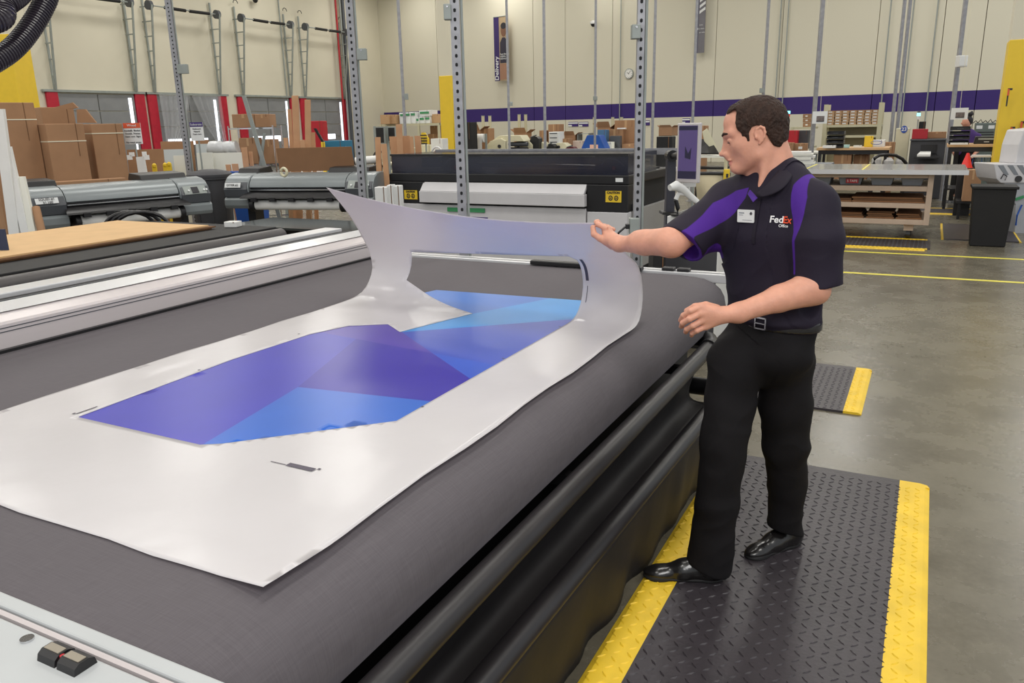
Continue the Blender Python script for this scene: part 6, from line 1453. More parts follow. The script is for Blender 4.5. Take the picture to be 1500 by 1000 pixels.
def surface(prims, vox, extra=None, post=None):
    los, his = zip(*[prim_box(p) for p in prims if p.get('op', 'u') == 'u'])
    lo = np.min(los, axis=0) - 3 * vox; hi = np.max(his, axis=0) + 3 * vox
    n = np.ceil((hi - lo) / vox).astype(int) + 1
    G = np.full(n, 0.06, dtype=np.float32)
    ax = [lo[i] + vox * np.arange(n[i]) for i in range(3)]
    for p in prims:
        a, b = prim_box(p); m = 0.03 + p['k']
        i0 = np.clip(np.floor((a - m - lo) / vox).astype(int), 0, n); i1 = np.clip(np.ceil((b + m - lo) / vox).astype(int) + 1, 0, n)
        if (i1 <= i0).any(): continue
        X = np.stack(np.meshgrid(ax[0][i0[0]:i1[0]], ax[1][i0[1]:i1[1]], ax[2][i0[2]:i1[2]], indexing='ij'), -1)
        D = prim_eval(p, X); sl = tuple(slice(i0[i], i1[i]) for i in range(3)); g = G[sl]; k = max(p['k'], 1e-4)
        if p.get('op', 'u') == 'u':
            h = np.maximum(k - np.abs(g - D), 0) / k; G[sl] = np.minimum(g, D) - h * h * k * 0.25
        else:
            D = -D; h = np.maximum(k - np.abs(g - D), 0) / k; G[sl] = np.maximum(g, D) + h * h * k * 0.25
    if extra is not None:
        X = np.stack(np.meshgrid(*ax, indexing='ij'), -1); G = np.maximum(G, extra(X)).astype(np.float32)
    # surface nets
    S_ = G < 0
    c0 = np.zeros(np.array(n) - 1, dtype=np.int8)
    for dx in (0, 1):
        for dy in (0, 1):
            for dz in (0, 1): c0 += S_[dx:n[0] - 1 + dx, dy:n[1] - 1 + dy, dz:n[2] - 1 + dz]
    act = (c0 > 0) & (c0 < 8); ids = np.full(act.shape, -1, dtype=np.int64); cells = np.argwhere(act); ids[act] = np.arange(len(cells))
    acc = np.zeros((len(cells), 3)); cnt = np.zeros(len(cells))
    cor = [(i, j, k) for i in (0, 1) for j in (0, 1) for k in (0, 1)]
    for a in cor:
        for axis in range(3):
            if a[axis] == 1: continue
            b = list(a); b[axis] = 1
            va = G[cells[:, 0] + a[0], cells[:, 1] + a[1], cells[:, 2] + a[2]]; vb = G[cells[:, 0] + b[0], cells[:, 1] + b[1], cells[:, 2] + b[2]]
            m = (va < 0) != (vb < 0); t = np.where(m, va / np.where(m, va - vb, 1), 0)
            pos = np.tile(np.array(a, dtype=np.float64), (len(cells), 1)); pos[:, axis] += t
            acc[m] += pos[m]; cnt[m] += 1
    V_ = (cells + acc / cnt[:, None]) * vox + lo
    F = []
    for axis in range(3):
        o = [(axis + 1) % 3, (axis + 2) % 3]
        sA = [slice(None)] * 3; sB = [slice(None)] * 3; sA[axis] = slice(0, -1); sB[axis] = slice(1, None)
        A, B = S_[tuple(sA)], S_[tuple(sB)]; E = np.argwhere(A != B)
        E = E[(E[:, o[0]] > 0) & (E[:, o[1]] > 0) & (E[:, o[0]] < n[o[0]] - 1) & (E[:, o[1]] < n[o[1]] - 1)]
        def idx(d0, d1):
            q = E.copy(); q[:, o[0]] -= d0; q[:, o[1]] -= d1; return ids[q[:, 0], q[:, 1], q[:, 2]]
        Q = np.stack([idx(1, 1), idx(0, 1), idx(0, 0), idx(1, 0)], 1)
        fl = ~A[E[:, 0], E[:, 1], E[:, 2]]; Q[fl] = Q[fl][:, ::-1]; F.append(Q)
    F = np.concatenate(F)
    F = F[(F >= 0).all(1)]
    # relax towards neighbours once or twice to take off the grid pattern
    for _ in range(2):
        s = np.zeros_like(V_); c = np.zeros(len(V_))
        for i in range(4):
            a, b = F[:, i], F[:, (i + 1) % 4]
            for d in range(3):
                s[:, d] += np.bincount(a, V_[b, d], len(V_)) + np.bincount(b, V_[a, d], len(V_))
            c += np.bincount(a, minlength=len(V_)) + np.bincount(b, minlength=len(V_))
        V_ = V_ * 0.5 + 0.5 * s / np.maximum(c, 1)[:, None]
    if post is not None: V_ = post(V_)
    return V_, F
def vnormals(V_, F):
    n = np.cross(V_[F[:, 2]] - V_[F[:, 0]], V_[F[:, 3]] - V_[F[:, 1]]); N = np.zeros_like(V_)
    for i in range(4):
        for d in range(3): N[:, d] += np.bincount(F[:, i], n[:, d], len(V_))
    return N / np.maximum(np.linalg.norm(N, axis=1), 1e-9)[:, None]
def solid(name, parts, m, parent, attr=None):
    V_ = []; F = []; o = 0
    for v, f in parts: V_.append(v); F.append(f + o); o += len(v)
    V_ = np.concatenate(V_); F = np.concatenate(F); w0 = parent_world(parent)
    me = bpy.data.meshes.new(name); me.vertices.add(len(V_)); me.vertices.foreach_set('co', (V_ - np.array(w0)).astype(np.float32).ravel())
    me.loops.add(F.size); me.loops.foreach_set('vertex_index', F.ravel().astype(np.int32))
    me.polygons.add(len(F)); me.polygons.foreach_set('loop_start', np.arange(0, F.size, 4, dtype=np.int32))
    me.update(calc_edges=True); me.validate(); me.materials.append(m)
    me.polygons.foreach_set('use_smooth', np.ones(len(me.polygons), dtype=bool))
    if attr is not None:
        for an, fn in attr.items():
            at = me.attributes.new(an, 'FLOAT', 'POINT'); at.data.foreach_set('value', fn(V_).astype(np.float32))
    o_ = bpy.data.objects.new(name, me); COL.objects.link(o_); o_.parent = parent
    return o_
def A(v): return np.array(v, dtype=np.float64)
def PX(x, y, Y): return A(aty(x, y, Y))
def polydist(P2, poly):
    """signed distance (inside negative) of points (n,2) to a polygon"""
    d = np.full(P2.shape[:-1], 1e9); ins = np.zeros(P2.shape[:-1], dtype=bool); n = len(poly)
    for i in range(n):
        a = np.array(poly[i]); b = np.array(poly[i - 1]); e = b - a; w_ = P2 - a
        h = np.clip((w_ @ e) / (e @ e), 0, 1); d = np.minimum(d, np.linalg.norm(w_ - h[..., None] * e, axis=-1))
        c1 = (a[1] > P2[..., 1]) != (b[1] > P2[..., 1])
        with np.errstate(divide='ignore', invalid='ignore'):
            xx = (b[0] - a[0]) * (P2[..., 1] - a[1]) / (b[1] - a[1] + 1e-12) + a[0]
        ins ^= c1 & (P2[..., 0] < xx)
    return np.where(ins, -d, d)
def attr_mix(m, an, c1, soft=0.0008, rough1=None):
    nt, b = nodes(m); at = nt.nodes.new('ShaderNodeAttribute'); at.attribute_name = an
    mr = nt.nodes.new('ShaderNodeMapRange'); mr.inputs['From Min'].default_value = soft; mr.inputs['From Max'].default_value = -soft
    nt.links.new(at.outputs['Fac'], mr.inputs[0])
    src = b.inputs['Base Color'].links[0].from_socket
    mx = nt.nodes.new('ShaderNodeMix'); mx.data_type = 'RGBA'; nt.links.new(mr.outputs[0], mx.inputs[0]); nt.links.new(src, mx.inputs[6]); mx.inputs[7].default_value = lin(c1)
    nt.links.new(mx.outputs[2], b.inputs['Base Color'])

# ---------------------------------------------------------------- the man lifting the sheet
ft = A((-0.38, -0.925, 0)); ft /= np.linalg.norm(ft); ex = A((0.925, -0.38, 0)); ex /= np.linalg.norm(ex); zz_ = A((0, 0, 1))
man = thing('person', 'man in a black and purple polo shirt and black trousers lifting the sheet corner', 'person', (-0.50, 2.78, 0.0))
nb = parts_body = []
shR, shL = PX(1066, 300, 2.86), PX(1191, 303, 2.74)
elR, wrR = PX(985, 357, 2.63), PX(907, 357, 2.74)
elL, wrL = PX(1190, 420, 2.66), PX(1082, 458, 2.52)
hipR, hipL = PX(1078, 530, 2.74), PX(1150, 530, 2.84)
knR, knL = PX(1060, 655, 2.66), PX(1151, 655, 2.90)
anR, anL = A((-0.575, 2.655, 0.12)), A((-0.352, 3.02, 0.12))
waist, chest, upper = PX(1135, 470, 2.80), PX(1130, 345, 2.81), PX(1130, 300, 2.82)
# head frame
hc = PX(1112, 192, 2.79); fd = A((-.96, -.2, -.17)); fd /= np.linalg.norm(fd); sd = A((.2, -.98, 0)); sd -= fd * (sd @ fd); sd /= np.linalg.norm(sd)
ud = np.cross(fd, sd); ud = ud if ud[2] > 0 else -ud
def hp(f, u, s=0.0): return hc + fd * f + ud * u + sd * s
RH = np.array([fd, ud, sd])
def he(f, u, s, rf, ru, rs, k=0.012, op='u', R=None): return elli(hp(f, u, s), (rf, ru, rs), RH if R is None else R, k, op)
H = [he(.000, .022, 0, .088, .080, .074), he(.043, .036, 0, .068, .062, .060, k=.02), he(.062, -.036, 0, .047, .066, .036, k=.02), he(.044, -.040, 0, .053, .075, .050, k=.02),
     he(.083, -.107, 0, .0225, .017, .022, k=.014), he(.055, -.095, 0, .04, .028, .036, k=.02)]
for s in (-1, 1):
    H += [cap(hp(.012, -.074, s * .054), hp(.076, -.108, s * .016), .019, .015, k=.02), he(.038, -.060, s * .040, .034, .032, .020, k=.025), he(.056, -.030, s * .036, .036, .026, .026, k=.02),
          cap(hp(.1055, .006, s * .010), hp(.086, .010, s * .042), .0095, .0105, k=.02), he(.020, -.03, s * .050, .05, .05, .022, k=.02)]
neck_b = PX(1137, 285, 2.80)
H += [cap(hp(.100, -.008), hp(.106, -.052), .010, .0125, k=.012), cap(hp(.106, -.006), hp(.1215, -.048), .0075, .0088, k=.008), he(.1275, -.0520, 0, .0095, .0085, .0090, k=.005), he(.108, -.064, 0, .012, .012, .018, k=.01)]
for s in (-1, 1): H += [he(.1135, -.0555, s * .0105, .010, .0075, .007, k=.005)]
H += [he(.1035, -.0755, 0, .0095, .0060, .022, k=.005), he(.1005, -.0885, 0, .0095, .0065, .019, k=.005), he(.093, -.100, 0, .010, .009, .02, k=.01)]
H += [he(.116, -.0822, 0, .0075, .0011, .020, k=.003, op='s')]
for s in (-1, 1):
    H += [he(.108, -.0155, s * .032, .013, .0085, .0145, k=.012, op='s'), he(.0895, -.0155, s * .031, .0128, .0125, .0135, k=.003), he(.0965, -.010, s * .031, .0085, .003, .014, k=.004)]
    # ear
    arc = [(.012, -.020), (.014, -.004), (.008, .010), (-.004, .015), (-.014, .008), (-.016, -.006), (-.011, -.020), (-.003, -.031), (.004, -.038)]
    H += [he(-.001, -.010, s * .0745, .014, .024, .006, k=.006)]
    for a_, b_ in zip(arc, arc[1:]): H += [cap(hp(a_[0], a_[1], s * (.079 - a_[0] * .25)), hp(b_[0], b_[1], s * (.079 - b_[0] * .25)), .0042, .0042, k=.003)]
    H += [he(.003, -.012, s * .0845, .0065, .011, .006, k=.004, op='s'), he(.013, -.016, s * .079, .004, .006, .004, k=.004)]
H += [cap(hp(-.020, -.045), neck_b, .056, .062, k=.025), cap(hp(-.028, -.03), PX(1148, 262, 2.84), .046, .055, k=.025)]
for s in (-1, 1): H += [cap(hp(-.022, -.055, s * .048), PX(1112, 287, 2.74) + sd * (.012 * s), .013, .011, k=.018)]
H += [he(.040, -.140, 0, .014, .016, .013, k=.03)]
H += [cap(neck_b, PX(1128, 300, 2.81), .075, .085, ft, 0.8, k=.03)]
parts = [surface(H, 0.0024)]
# arms with hands
def finger(pts, r0_, r1_, k=0.004):
    n = len(pts) - 1
    return [cap(pts[i], pts[i + 1], r0_ + (r1_ - r0_) * i / n, r0_ + (r1_ - r0_) * (i + 1) / n, k=k) for i in range(n)]
R_ = [cap(shR, elR, .052, .043, k=.02), cap(elR, elR * .5 + wrR * .5, .042, .037, k=.025), cap(elR * .5 + wrR * .5, wrR, .037, .0265, k=.02)]
R_ += [cap(PX(975, 352, 2.63), PX(935, 352, 2.69), .040, .032, k=.03)]
tip = A(smap(SX1 - 0.010, SY1 - 0.012)); Yh = tip[1]
pal = PX(893, 348, Yh + .01)
R_ += [cap(wrR, pal, .027, .026, A((0, 1, 0)), 1.25, k=.02), cap(pal, PX(888, 336, Yh + .012), .023, .016, A((0, 1, 0)), 1.5, k=.012), cap(PX(897, 358, Yh), PX(886, 352, Yh - .01), .019, .014, k=.012)]
for i, (dy, dz, dx) in enumerate(((-.012, 0, 0), (.010, .001, .003), (.031, -.005, .008), (.050, -.013, .014))):
    m_ = PX(888 + i * 1.0, 334 + i * 1.6, Yh + .002) + A((0, dy + .006, 0)); pip = PX(877 + i * 1.6, 328.5 + i * 1.8, Yh) + A((dx * .3, dy * .9 + .004, 0)); t_ = tip + A((-.004 + dx * .9, .006 + max(0, dy) * .8, .010 + dz))
    if i >= 2: t_ = pip + A((-.008 + .012 * (i - 1), .002, -.028))
    R_ += finger([m_, pip, (pip + t_) / 2 + A((-.004, 0, .003)), t_], .0096 - .0006 * i, .0078 - .0005 * i)
R_ += finger([PX(888, 354, Yh - .008), PX(879, 349, Yh - .018), PX(870, 343, Yh - .020), tip + A((-.010, -.012, -.010))], .0135, .0098)
parts.append(surface(R_, 0.0022))
L_ = [cap(PX(1199, 330, 2.73), elL, .052, .046, k=.02), cap(elL, elL * .55 + wrL * .45, .047, .041, k=.03), cap(elL * .55 + wrL * .45, wrL, .041, .030, k=.02), cap(PX(1197, 428, 2.68), PX(1165, 432, 2.63), .036, .036, k=.03)]
Yk = 2.455
R0 = A((0, 0, 1))
kn = [PX(1027, 449, Yk + .004), PX(1026, 459, Yk - .002), PX(1029, 469, Yk + .004), PX(1034, 478, Yk + .014)]
wr2 = PX(1068, 460, 2.50)
L_ += [cap(wrL, wr2, .030, .027, k=.02)]
for i in range(4): L_ += [cap(wr2 * .75 + kn[i] * .25, kn[i], .018, .0125, k=.014)]
tips = [[(1012, 455, Yk - .016), (1001, 462, Yk - .008), (997, 469, Yk + .012)], [(1010, 467, Yk - .022), (1000, 473, Yk - .012), (998, 478, Yk + .008)],
        [(1015, 477, Yk - .016), (1006, 482, Yk - .006), (1004.5, 486, Yk + .012)], [(1021, 484, Yk - .004), (1014, 488, Yk + .004), (1013, 491, Yk + .018)]]
for i in range(4): L_ += finger([kn[i]] + [PX(*q) for q in tips[i]], .0108 - .0006 * (i == 3) * 2, .0082 - .0008 * (i == 3), k=.0035)
L_ += finger([PX(1050, 452, 2.50), PX(1034, 447, 2.485), PX(1018, 449, 2.48), PX(1006, 455, 2.48)], .014, .0095)
parts.append(surface(L_, 0.0022))
# slim trunk and legs inside the clothes, so the figure is whole
Tk = [cap(waist, chest, .12, .135, ft, .6, k=.04), cap(chest, upper, .135, .12, ft, .6, k=.04), cap(shR, shL, .045, .045, k=.04), cap(PX(1118, 515, 2.79), waist, .125, .12, ft, .62, k=.04),
      cap(hipR, knR, .065, .045, k=.03), cap(knR, anR, .042, .032, k=.02), cap(hipL, knL, .065, .045, k=.03), cap(knL, anL, .042, .032, k=.02), cap(upper, neck_b, .06, .055, k=.03)]
parts.append(surface(Tk, 0.008))
attr_l = {}
lip = [(.100, -.0795), (.118, -.0740), (.120, -.093), (.101, -.0915), (.095, -.083)]
def liph(V_):
    L = V_ - hc; P2 = np.stack([L @ fd, L @ ud], 1); d = polydist(P2, lip); d[np.abs(L @ sd) > .022] = 1; return d
attr_mix(M_skin, 'lip', (192, 124, 112), 0.003)
body = solid('body', parts, M_skin, man, {'lip': liph})
nt, b = nodes(M_skin); b.inputs['Subsurface Weight'].default_value = 0.12; b.inputs['Subsurface Radius'].default_value = (0.02, 0.008, 0.004)
# eyes, brows
for s in (-1, 1):
    e_ = solid('eye', [surface([he(.0955, -.0185, s * .032, .0092, .0032, .0100, k=.001)], 0.0008)], mat('eye_dark', (60, 50, 46), 0.2), man)
    br = [cap(hp(.1165, .0075, s * .011), hp(.112, .0125, s * .026), .0042, .0044, k=.002), cap(hp(.112, .0125, s * .026), hp(.094, .010, s * .045), .0042, .0028, k=.002)]
    solid('eyebrow', [surface(br, 0.0010)], M_hair, man)
# hair
def hpx(px, py, s=.074):
    d = A(ray(px, py)); t_ = ((hc + sd * s - A(CAM)) @ sd) / (d @ sd); q = A(CAM) + d * t_ - hc; return (q @ fd, q @ ud)
mask = [hpx(*p) for p in ((1074, 150), (1079, 163), (1077, 180), (1079, 189), (1086, 195), (1089, 206), (1091, 213.5), (1099.5, 212.5), (1098, 204), (1097, 194), (1102, 185.5), (1110, 183), (1116, 187), (1119, 194), (1124, 198), (1128, 205), (1133, 213), (1143, 216), (1149, 208), (1170, 200), (1170, 120), (1070, 120))]
mask2 = [(.20, .062), (.100, .068), (.075, .082), (.060, .084), (.03, .082), (-.2, .082), (-.2, .3), (.2, .3)]
Hr = [he(-.006, .022, 0, .0915, .0925, .0805, k=.01), he(.030, .047, 0, .0715, .060, .068, k=.02), he(-.035, -.03, 0, .052, .055, .070, k=.02), he(-.045, -.05, 0, .028, .035, .05, k=.02), he(.034, -.010, .0, .018, .045, .0785, k=.015), he(.050, .018, 0, .03, .04, .071, k=.02), he(.052, .078, 0, .036, .020, .055, k=.02)]
def hairmask(X):
    L = X - hc; P2 = np.stack([L @ fd, L @ ud], -1)
    d1 = polydist(P2, mask); d2 = polydist(P2, mask2)
    return np.minimum(d1, d2) * 0.8
def hairpost(V_):
    L = V_ - hc; out = V_.copy()
    for i in range(len(V_)):
        p = V_[i]; l = L[i]; a = math.atan2(l @ ud, l @ fd)
        n_ = noise.noise(V((l @ sd * 130, a * 9, l @ ud * 30))) + 0.6 * noise.noise(V((l @ fd * 60, l @ ud * 25, l @ sd * 160)))
        out[i] = p + (l / max(.03, np.linalg.norm(l))) * n_ * 0.0022
    return out
solid('hair', [surface(Hr, 0.0024, extra=hairmask, post=hairpost)], M_hair, man)

# ---- clothes
def folds(amp, fx, fz, seed, vamp=0.0):
    def f(V_):
        N = np.zeros(len(V_))
        for i in range(len(V_)):
            p = V_[i]; q = V((p[0] * fx + seed, p[1] * fx, p[2] * fz)); q2 = V((p[0] * fx * .5 + p[2] * 6 + seed, p[1] * 5, p[2] * fz * 0.8 - p[0] * 7))
            a = noise.noise(q); b_ = noise.noise(q2)
            N[i] = amp * (a + 1.1 * (1 - abs(b_) * 2.2) * 0.5)
        return V_, N
    return f
def foldpost(amp, fx, fz, seed, F_=None):
    def f(V_):
        c = V_.mean(0); _, N = folds(amp, fx, fz, seed)(V_)
        # push along an approximate outward direction: away from the local axis
        d = V_ - nearest_axis(V_); d[:, 2] *= 0.2; d /= np.maximum(np.linalg.norm(d, axis=1), 1e-6)[:, None]
        return V_ + d * N[:, None]
    return f
AXES = [(waist, upper), (shR, elR), (shL, elL), (hipR, knR), (knR, anR), (hipL, knL), (knL, anL)]
def nearest_axis(V_):
    best = np.full(len(V_), 1e9); out = np.zeros_like(V_)
    for a, b_ in AXES:
        e = b_ - a; h = np.clip(((V_ - a) @ e) / (e @ e), 0, 1); q = a + h[:, None] * e; d = np.linalg.norm(V_ - q, axis=1); m_ = d < best; best[m_] = d[m_]; out[m_] = q[m_]
    return out
zs_ = PX(1205, 403, 2.70)[2]
slR = PX(1013, 353, 2.71); slR_in = PX(1058, 318, 2.83)
openR = slR_in - slR; nR = -.62 * A(Rv) - .74 * A(Uv) - .25 * A(fwd)
Sh = [cap(PX(1135, 478, 2.80), PX(1133, 430, 2.80), .158, .160, ft, .66, k=.03), cap(PX(1133, 430, 2.80), chest, .160, .190, ft, .64, k=.04), cap(chest, upper, .190, .165, ft, .64, k=.04),
      cap(shR, shL, .066, .068, k=.05), cap(PX(1112, 290, 2.84), PX(1150, 288, 2.80), .085, .085, ft, .8, k=.04), cap(PX(1140, 262, 2.84), PX(1140, 290, 2.82), .058, .085, k=.05),
      cap(shR, slR - openR * .7 + A(Uv) * .014, .074, .086, k=.045, cut=((slR + nR * .04, nR),)), cap(PX(1056, 345, 2.80), PX(1030, 355, 2.76), .045, .035, k=.03, cut=((slR + nR * .04, nR),)),
      cap(shL, PX(1196, 350, 2.70), .070, .077, k=.04), cap(PX(1196, 350, 2.70), PX(1196, 440, 2.69), .077, .077, k=.02, cut=(((0, 0, zs_), (0.12, 0, -1)),))]
Sh += [elli(PX(1130, 463, 2.79), (.165, .115, .035), np.array([ex, ft, zz_]), k=.02)]
# openings: sleeves are hollow, neck hole
Sh += [dict(cap(slR + (slR - slR_in) * .6, slR + (slR - slR_in) * .22, .060, .058, k=.004), op='s'), dict(cap(PX(1197, 445, 2.69), PX(1196, 398, 2.70), .064, .060, k=.004), op='s')]
hem = PX(1135, 477, 2.8)[2]
for p in Sh[:3] + [Sh[10]]: p['cut'] = tuple(p['cut']) + (((0, 0, hem), (0, 0, -1)),)
M_shirt = mat('polo_black', (34, 28, 42), 0.75, var=0.10, scale=5, bump=0.12, bscale=400, spec=0.25)
attr_mix(M_shirt, 'panel', (72, 34, 132), 0.0012)
Tf = chest + ft * .11
def tpx(px, py):
    d = A(ray(px, py)); t_ = ((Tf - A(CAM)) @ ft) / (d @ ft); q = A(CAM) + d * t_; return ((q - Tf) @ ex, q[2])
pan1 = [tpx(*p) for p in ((1159, 254), (1168, 268), (1176, 290), (1176, 312), (1173, 335), (1168, 352), (1167, 375), (1166, 402), (1162, 402), (1163, 370), (1164, 340), (1160, 322), (1155, 303), (1152, 285), (1151, 272))]
pan2 = [tpx(*p) for p in ((1092, 275), (1072, 280), (1050, 296), (1049, 312), (1046, 328), (1030, 346), (1013, 361), (1030, 384), (1050, 380), (1058, 360), (1056, 340), (1063, 326), (1076, 312), (1090, 290))]
pan3 = [tpx(*p) for p in ((1222, 285), (1232, 300), (1232, 316), (1225, 306))]
pan4 = [tpx(*p) for p in ((1196, 436), (1206, 424), (1206, 436), (1198, 446))]
def panel(V_):
    P2 = np.stack([(V_ - Tf) @ ex, V_[:, 2]], 1); return np.minimum(np.minimum(polydist(P2, pan1), polydist(P2, pan2)), np.minimum(polydist(P2, pan3), polydist(P2, pan4)))
sv, sf = surface(Sh, 0.0042, post=foldpost(.007, 9, 8, 3.0))
shirt = solid('shirt', [(sv, sf)], M_shirt, man, {'panel': panel})
Tr = [elli(PX(1118, 512, 2.79), (.172, .125, .085), np.array([ex, ft, zz_]), k=.03), cap(PX(1135, 478, 2.80), PX(1125, 500, 2.79), .150, .160, ft, .68, k=.03),
      cap(hipR, hipR * .5 + knR * .5, .098, .088, k=.03), cap(hipR * .5 + knR * .5, knR, .088, .080, k=.02), cap(knR, knR * .5 + anR * .5, .079, .074, k=.02), cap(knR * .5 + anR * .5, anR + A((0.0, .0, -.05)), .074, .080, k=.02, cut=((anR + A((0, 0, -.055)), (-.35, -.1, -1)),)),
      cap(hipL, hipL * .5 + knL * .5, .102, .088, k=.03), cap(hipL * .5 + knL * .5, knL, .088, .078, k=.02), cap(knL, knL * .5 + anL * .5, .077, .067, k=.02), cap(knL * .5 + anL * .5, anL + A((-.01, -.01, -.04)), .067, .066, k=.02, cut=((anL + A((0, 0, -.04)), (-.2, -.35, -1)),)),
      elli(PX(1152, 520, 2.92), (.09, .06, .08), k=.04)]
ztop_ = PX(1135, 466, 2.8)[2]
for p in Tr[:2]: p['cut'] = (((0, 0, ztop_ + .0), (0, 0, 1)),)
M_trs = mat('trousers_black', (22, 20, 22), 0.8, var=0.15, scale=8, bump=0.1, bscale=300, spec=0.2)
solid('trousers', [surface(Tr, 0.0048, post=foldpost(.008, 8, 9, 11.0))], M_trs, man)
# belt
bz = PX(1110, 476, 2.70)[2]
Bl = [cap(PX(1135, 478, 2.80) * A((1, 1, 0)) + A((0, 0, bz - .04)), PX(1135, 478, 2.80) * A((1, 1, 0)) + A((0, 0, bz + .04)), .166, .164, ft, .70, cut=(((0, 0, bz + .017), (0, 0, 1)), ((0, 0, bz - .017), (0, 0, -1))))]
M_leather = mat('leather_black', (24, 22, 22), 0.22, var=0.2, bump=0.1, bscale=60, spec=0.7)
belt = solid('belt', [surface(Bl, 0.004)], M_leather, man)
def conform_to(objs, direction, off):
    trees = []
    for o_ in objs:
        w0 = parent_world(o_.parent); me = o_.data
        trees.append(BVHTree.FromPolygons([v.co + w0 for v in me.vertices], [tuple(p.vertices) for p in me.polygons]))
    d = V(direction).normalized()
    def f(p):
        best = None
        for t in trees:
            h = t.ray_cast(p - d * 0.5, d)
            if h[0] is not None and (best is None or h[3] < best[3]): best = h
        return best[0] - d * off if best else p
    return f
q = PX(1112, 474, 2.66)
cf = conform_to([belt, shirt], -ft, 0.004)
q = A(cf(V(q))); bm_ = MB(Matrix.Translation(V(q)) @ Matrix(((ex[0], -ft[0], 0, 0), (ex[1], -ft[1], 0, 0), (0, 0, 1, 0), (0, 0, 0, 1))))
for r in ((-.022, .022, -.004, .003, .016, .021), (-.022, .022, -.004, .003, -.021, -.016), (.017, .022, -.004, .003, -.021, .021), (-.022, -.018, -.004, .003, -.021, .021), (-.02, .018, -.006, -.002, -.002, .002)): bm_.box(*r)
tag(obj('buckle', bm_, M_chrome, belt, origin=parent_world(man)), 'silver belt buckle')
# shoes
def shoe(heel, toe, up_, nm, turn=0.0):
    heel, toe = A(heel), A(toe); L = toe - heel; L[2] = 0; ln = np.linalg.norm(L); d = L / ln; s_ = np.cross(zz_, d); R3 = np.array([d, s_, zz_]); z0 = 0.017
    def q(a, b_, c): return A((heel[0], heel[1], 0)) + d * a * ln + s_ * b_ + zz_ * (z0 + c)
    cutb = ((q(0, 0, 0.010), (0, 0, -1)),)
    U = [elli(q(.16, 0, .03), (.052, .036, .050), R3, k=.02, cut=cutb), cap(q(.14, 0, .045), q(.50, 0, .030), .037, .036, k=.03, cut=cutb), cap(q(.5, 0, .026), q(.80, .002, .014), .036, .030, k=.03, cut=cutb),
         elli(q(.82, .002, .016), (.055, .037, .022), R3, k=.02, cut=cutb), cap(q(.18, 0, .05), q(.20, 0, .095), .036, .040, k=.02), cap(q(.28, 0, .075), q(.50, 0, .048), .022, .020, k=.02)]
    u = solid(nm, [surface(U, 0.003)], M_leather, man)
    So = [elli(q(.16, 0, .0), (.050, .036, .03), R3, k=.01, cut=((q(0, 0, 0.010), (0, 0, 1)), (q(0, 0, 0.0), (0, 0, -1)))), cap(q(.2, 0, 0), q(.82, .002, 0), .035, .036, k=.01, cut=((q(0, 0, 0.010), (0, 0, 1)), (q(0, 0, 0.0), (0, 0, -1)))), elli(q(.84, .002, 0), (.05, .038, .03), R3, k=.02, cut=((q(0, 0, 0.010), (0, 0, 1)), (q(0, 0, 0.0), (0, 0, -1))))]
    so = solid('sole', [surface(So, 0.003)], M_blackm, u); so.location = (0, 0, 0)
    for k in range(4):
        c = q(.34 + .045 * k, 0, .092 - .011 * k)
        o_ = obj('lace', MB().tube([V(c - s_ * .018 - zz_ * .008), V(c), V(c + s_ * .018 - zz_ * .008)], 0.0022, 6), M_black, u, origin=parent_world(man))
    return u
shoe((-0.525, 2.668, 0), (-0.80, 2.567, 0), None, 'shoe')
shoe((-0.315, 3.075, 0), (-0.475, 2.855, 0), None, 'shoe')
# collar: a folded band round the neck, open at the front
def ribbon(inner, outer, name, m, th=0.003):
    mb = MB(); n = len(inner); idx = []
    for a, b_ in zip(inner, outer):
        mid = (a + b_) / 2 + zz_ * .006 ; idx.append([mb.av(V(p)) for p in (a, mid, b_)])
    for i in range(n - 1):
        for k in range(2): mb.f.append([idx[i][k], idx[i + 1][k], idx[i + 1][k + 1], idx[i][k + 1]])
    o_ = obj(name, mb, m, man, smooth=True, origin=parent_world(man)); o_.data.set_sharp_from_angle(angle=3.1)
    sb = o_.modifiers.new('sub', 'SUBSURF'); sb.levels = 2; sb.render_levels = 2
    so = o_.modifiers.new('s', 'SOLIDIFY'); so.thickness = th; so.offset = 0
    return o_
M_coll = mat('collar_black', (32, 27, 38), 0.75, var=0.1, spec=0.25)
inn = [PX(1107, 284, 2.695), PX(1117, 276, 2.685), PX(1131, 262, 2.70), PX(1143, 247, 2.74), PX(1150, 234, 2.80), PX(1150, 231, 2.86), PX(1138, 232, 2.90), PX(1120, 242, 2.89), PX(1106, 254, 2.86), PX(1099, 266, 2.80), PX(1101, 277, 2.74)]
out = [PX(1112, 291, 2.672), PX(1138, 283, 2.655), PX(1152, 272, 2.675), PX(1161, 258, 2.72), PX(1165, 246, 2.80), PX(1160, 243, 2.90), PX(1140, 246, 2.95), PX(1116, 258, 2.93), PX(1096, 267, 2.88), PX(1090, 276, 2.80), PX(1097, 284, 2.73)]
ribbon(inn, out, 'collar', M_coll)
cf = conform_to([shirt], -ft, 0.003)
pl_ = MB(); v_ = [PX(1098, 278, 2.70), PX(1109, 290, 2.68), PX(1103, 296, 2.68), PX(1095, 284, 2.70)]
o_ = obj('collar_lining', MB().slab([V(p) for p in v_], V(ft) * -.004), mat('lining_purple', (72, 34, 132), 0.75), man, origin=parent_world(man))
pk = MB(); row = []
for t_ in np.linspace(0, 1, 14):
    py = 291 + 66 * t_; a = cf(V(PX(1104 - 2 * t_, py, 2.68))); b_ = cf(V(PX(1110 - 3 * t_, py, 2.68))); row.append((pk.av(a), pk.av(b_)))
for a, b_ in zip(row, row[1:]): pk.f.append([a[0], a[1], b_[1], b_[0]])
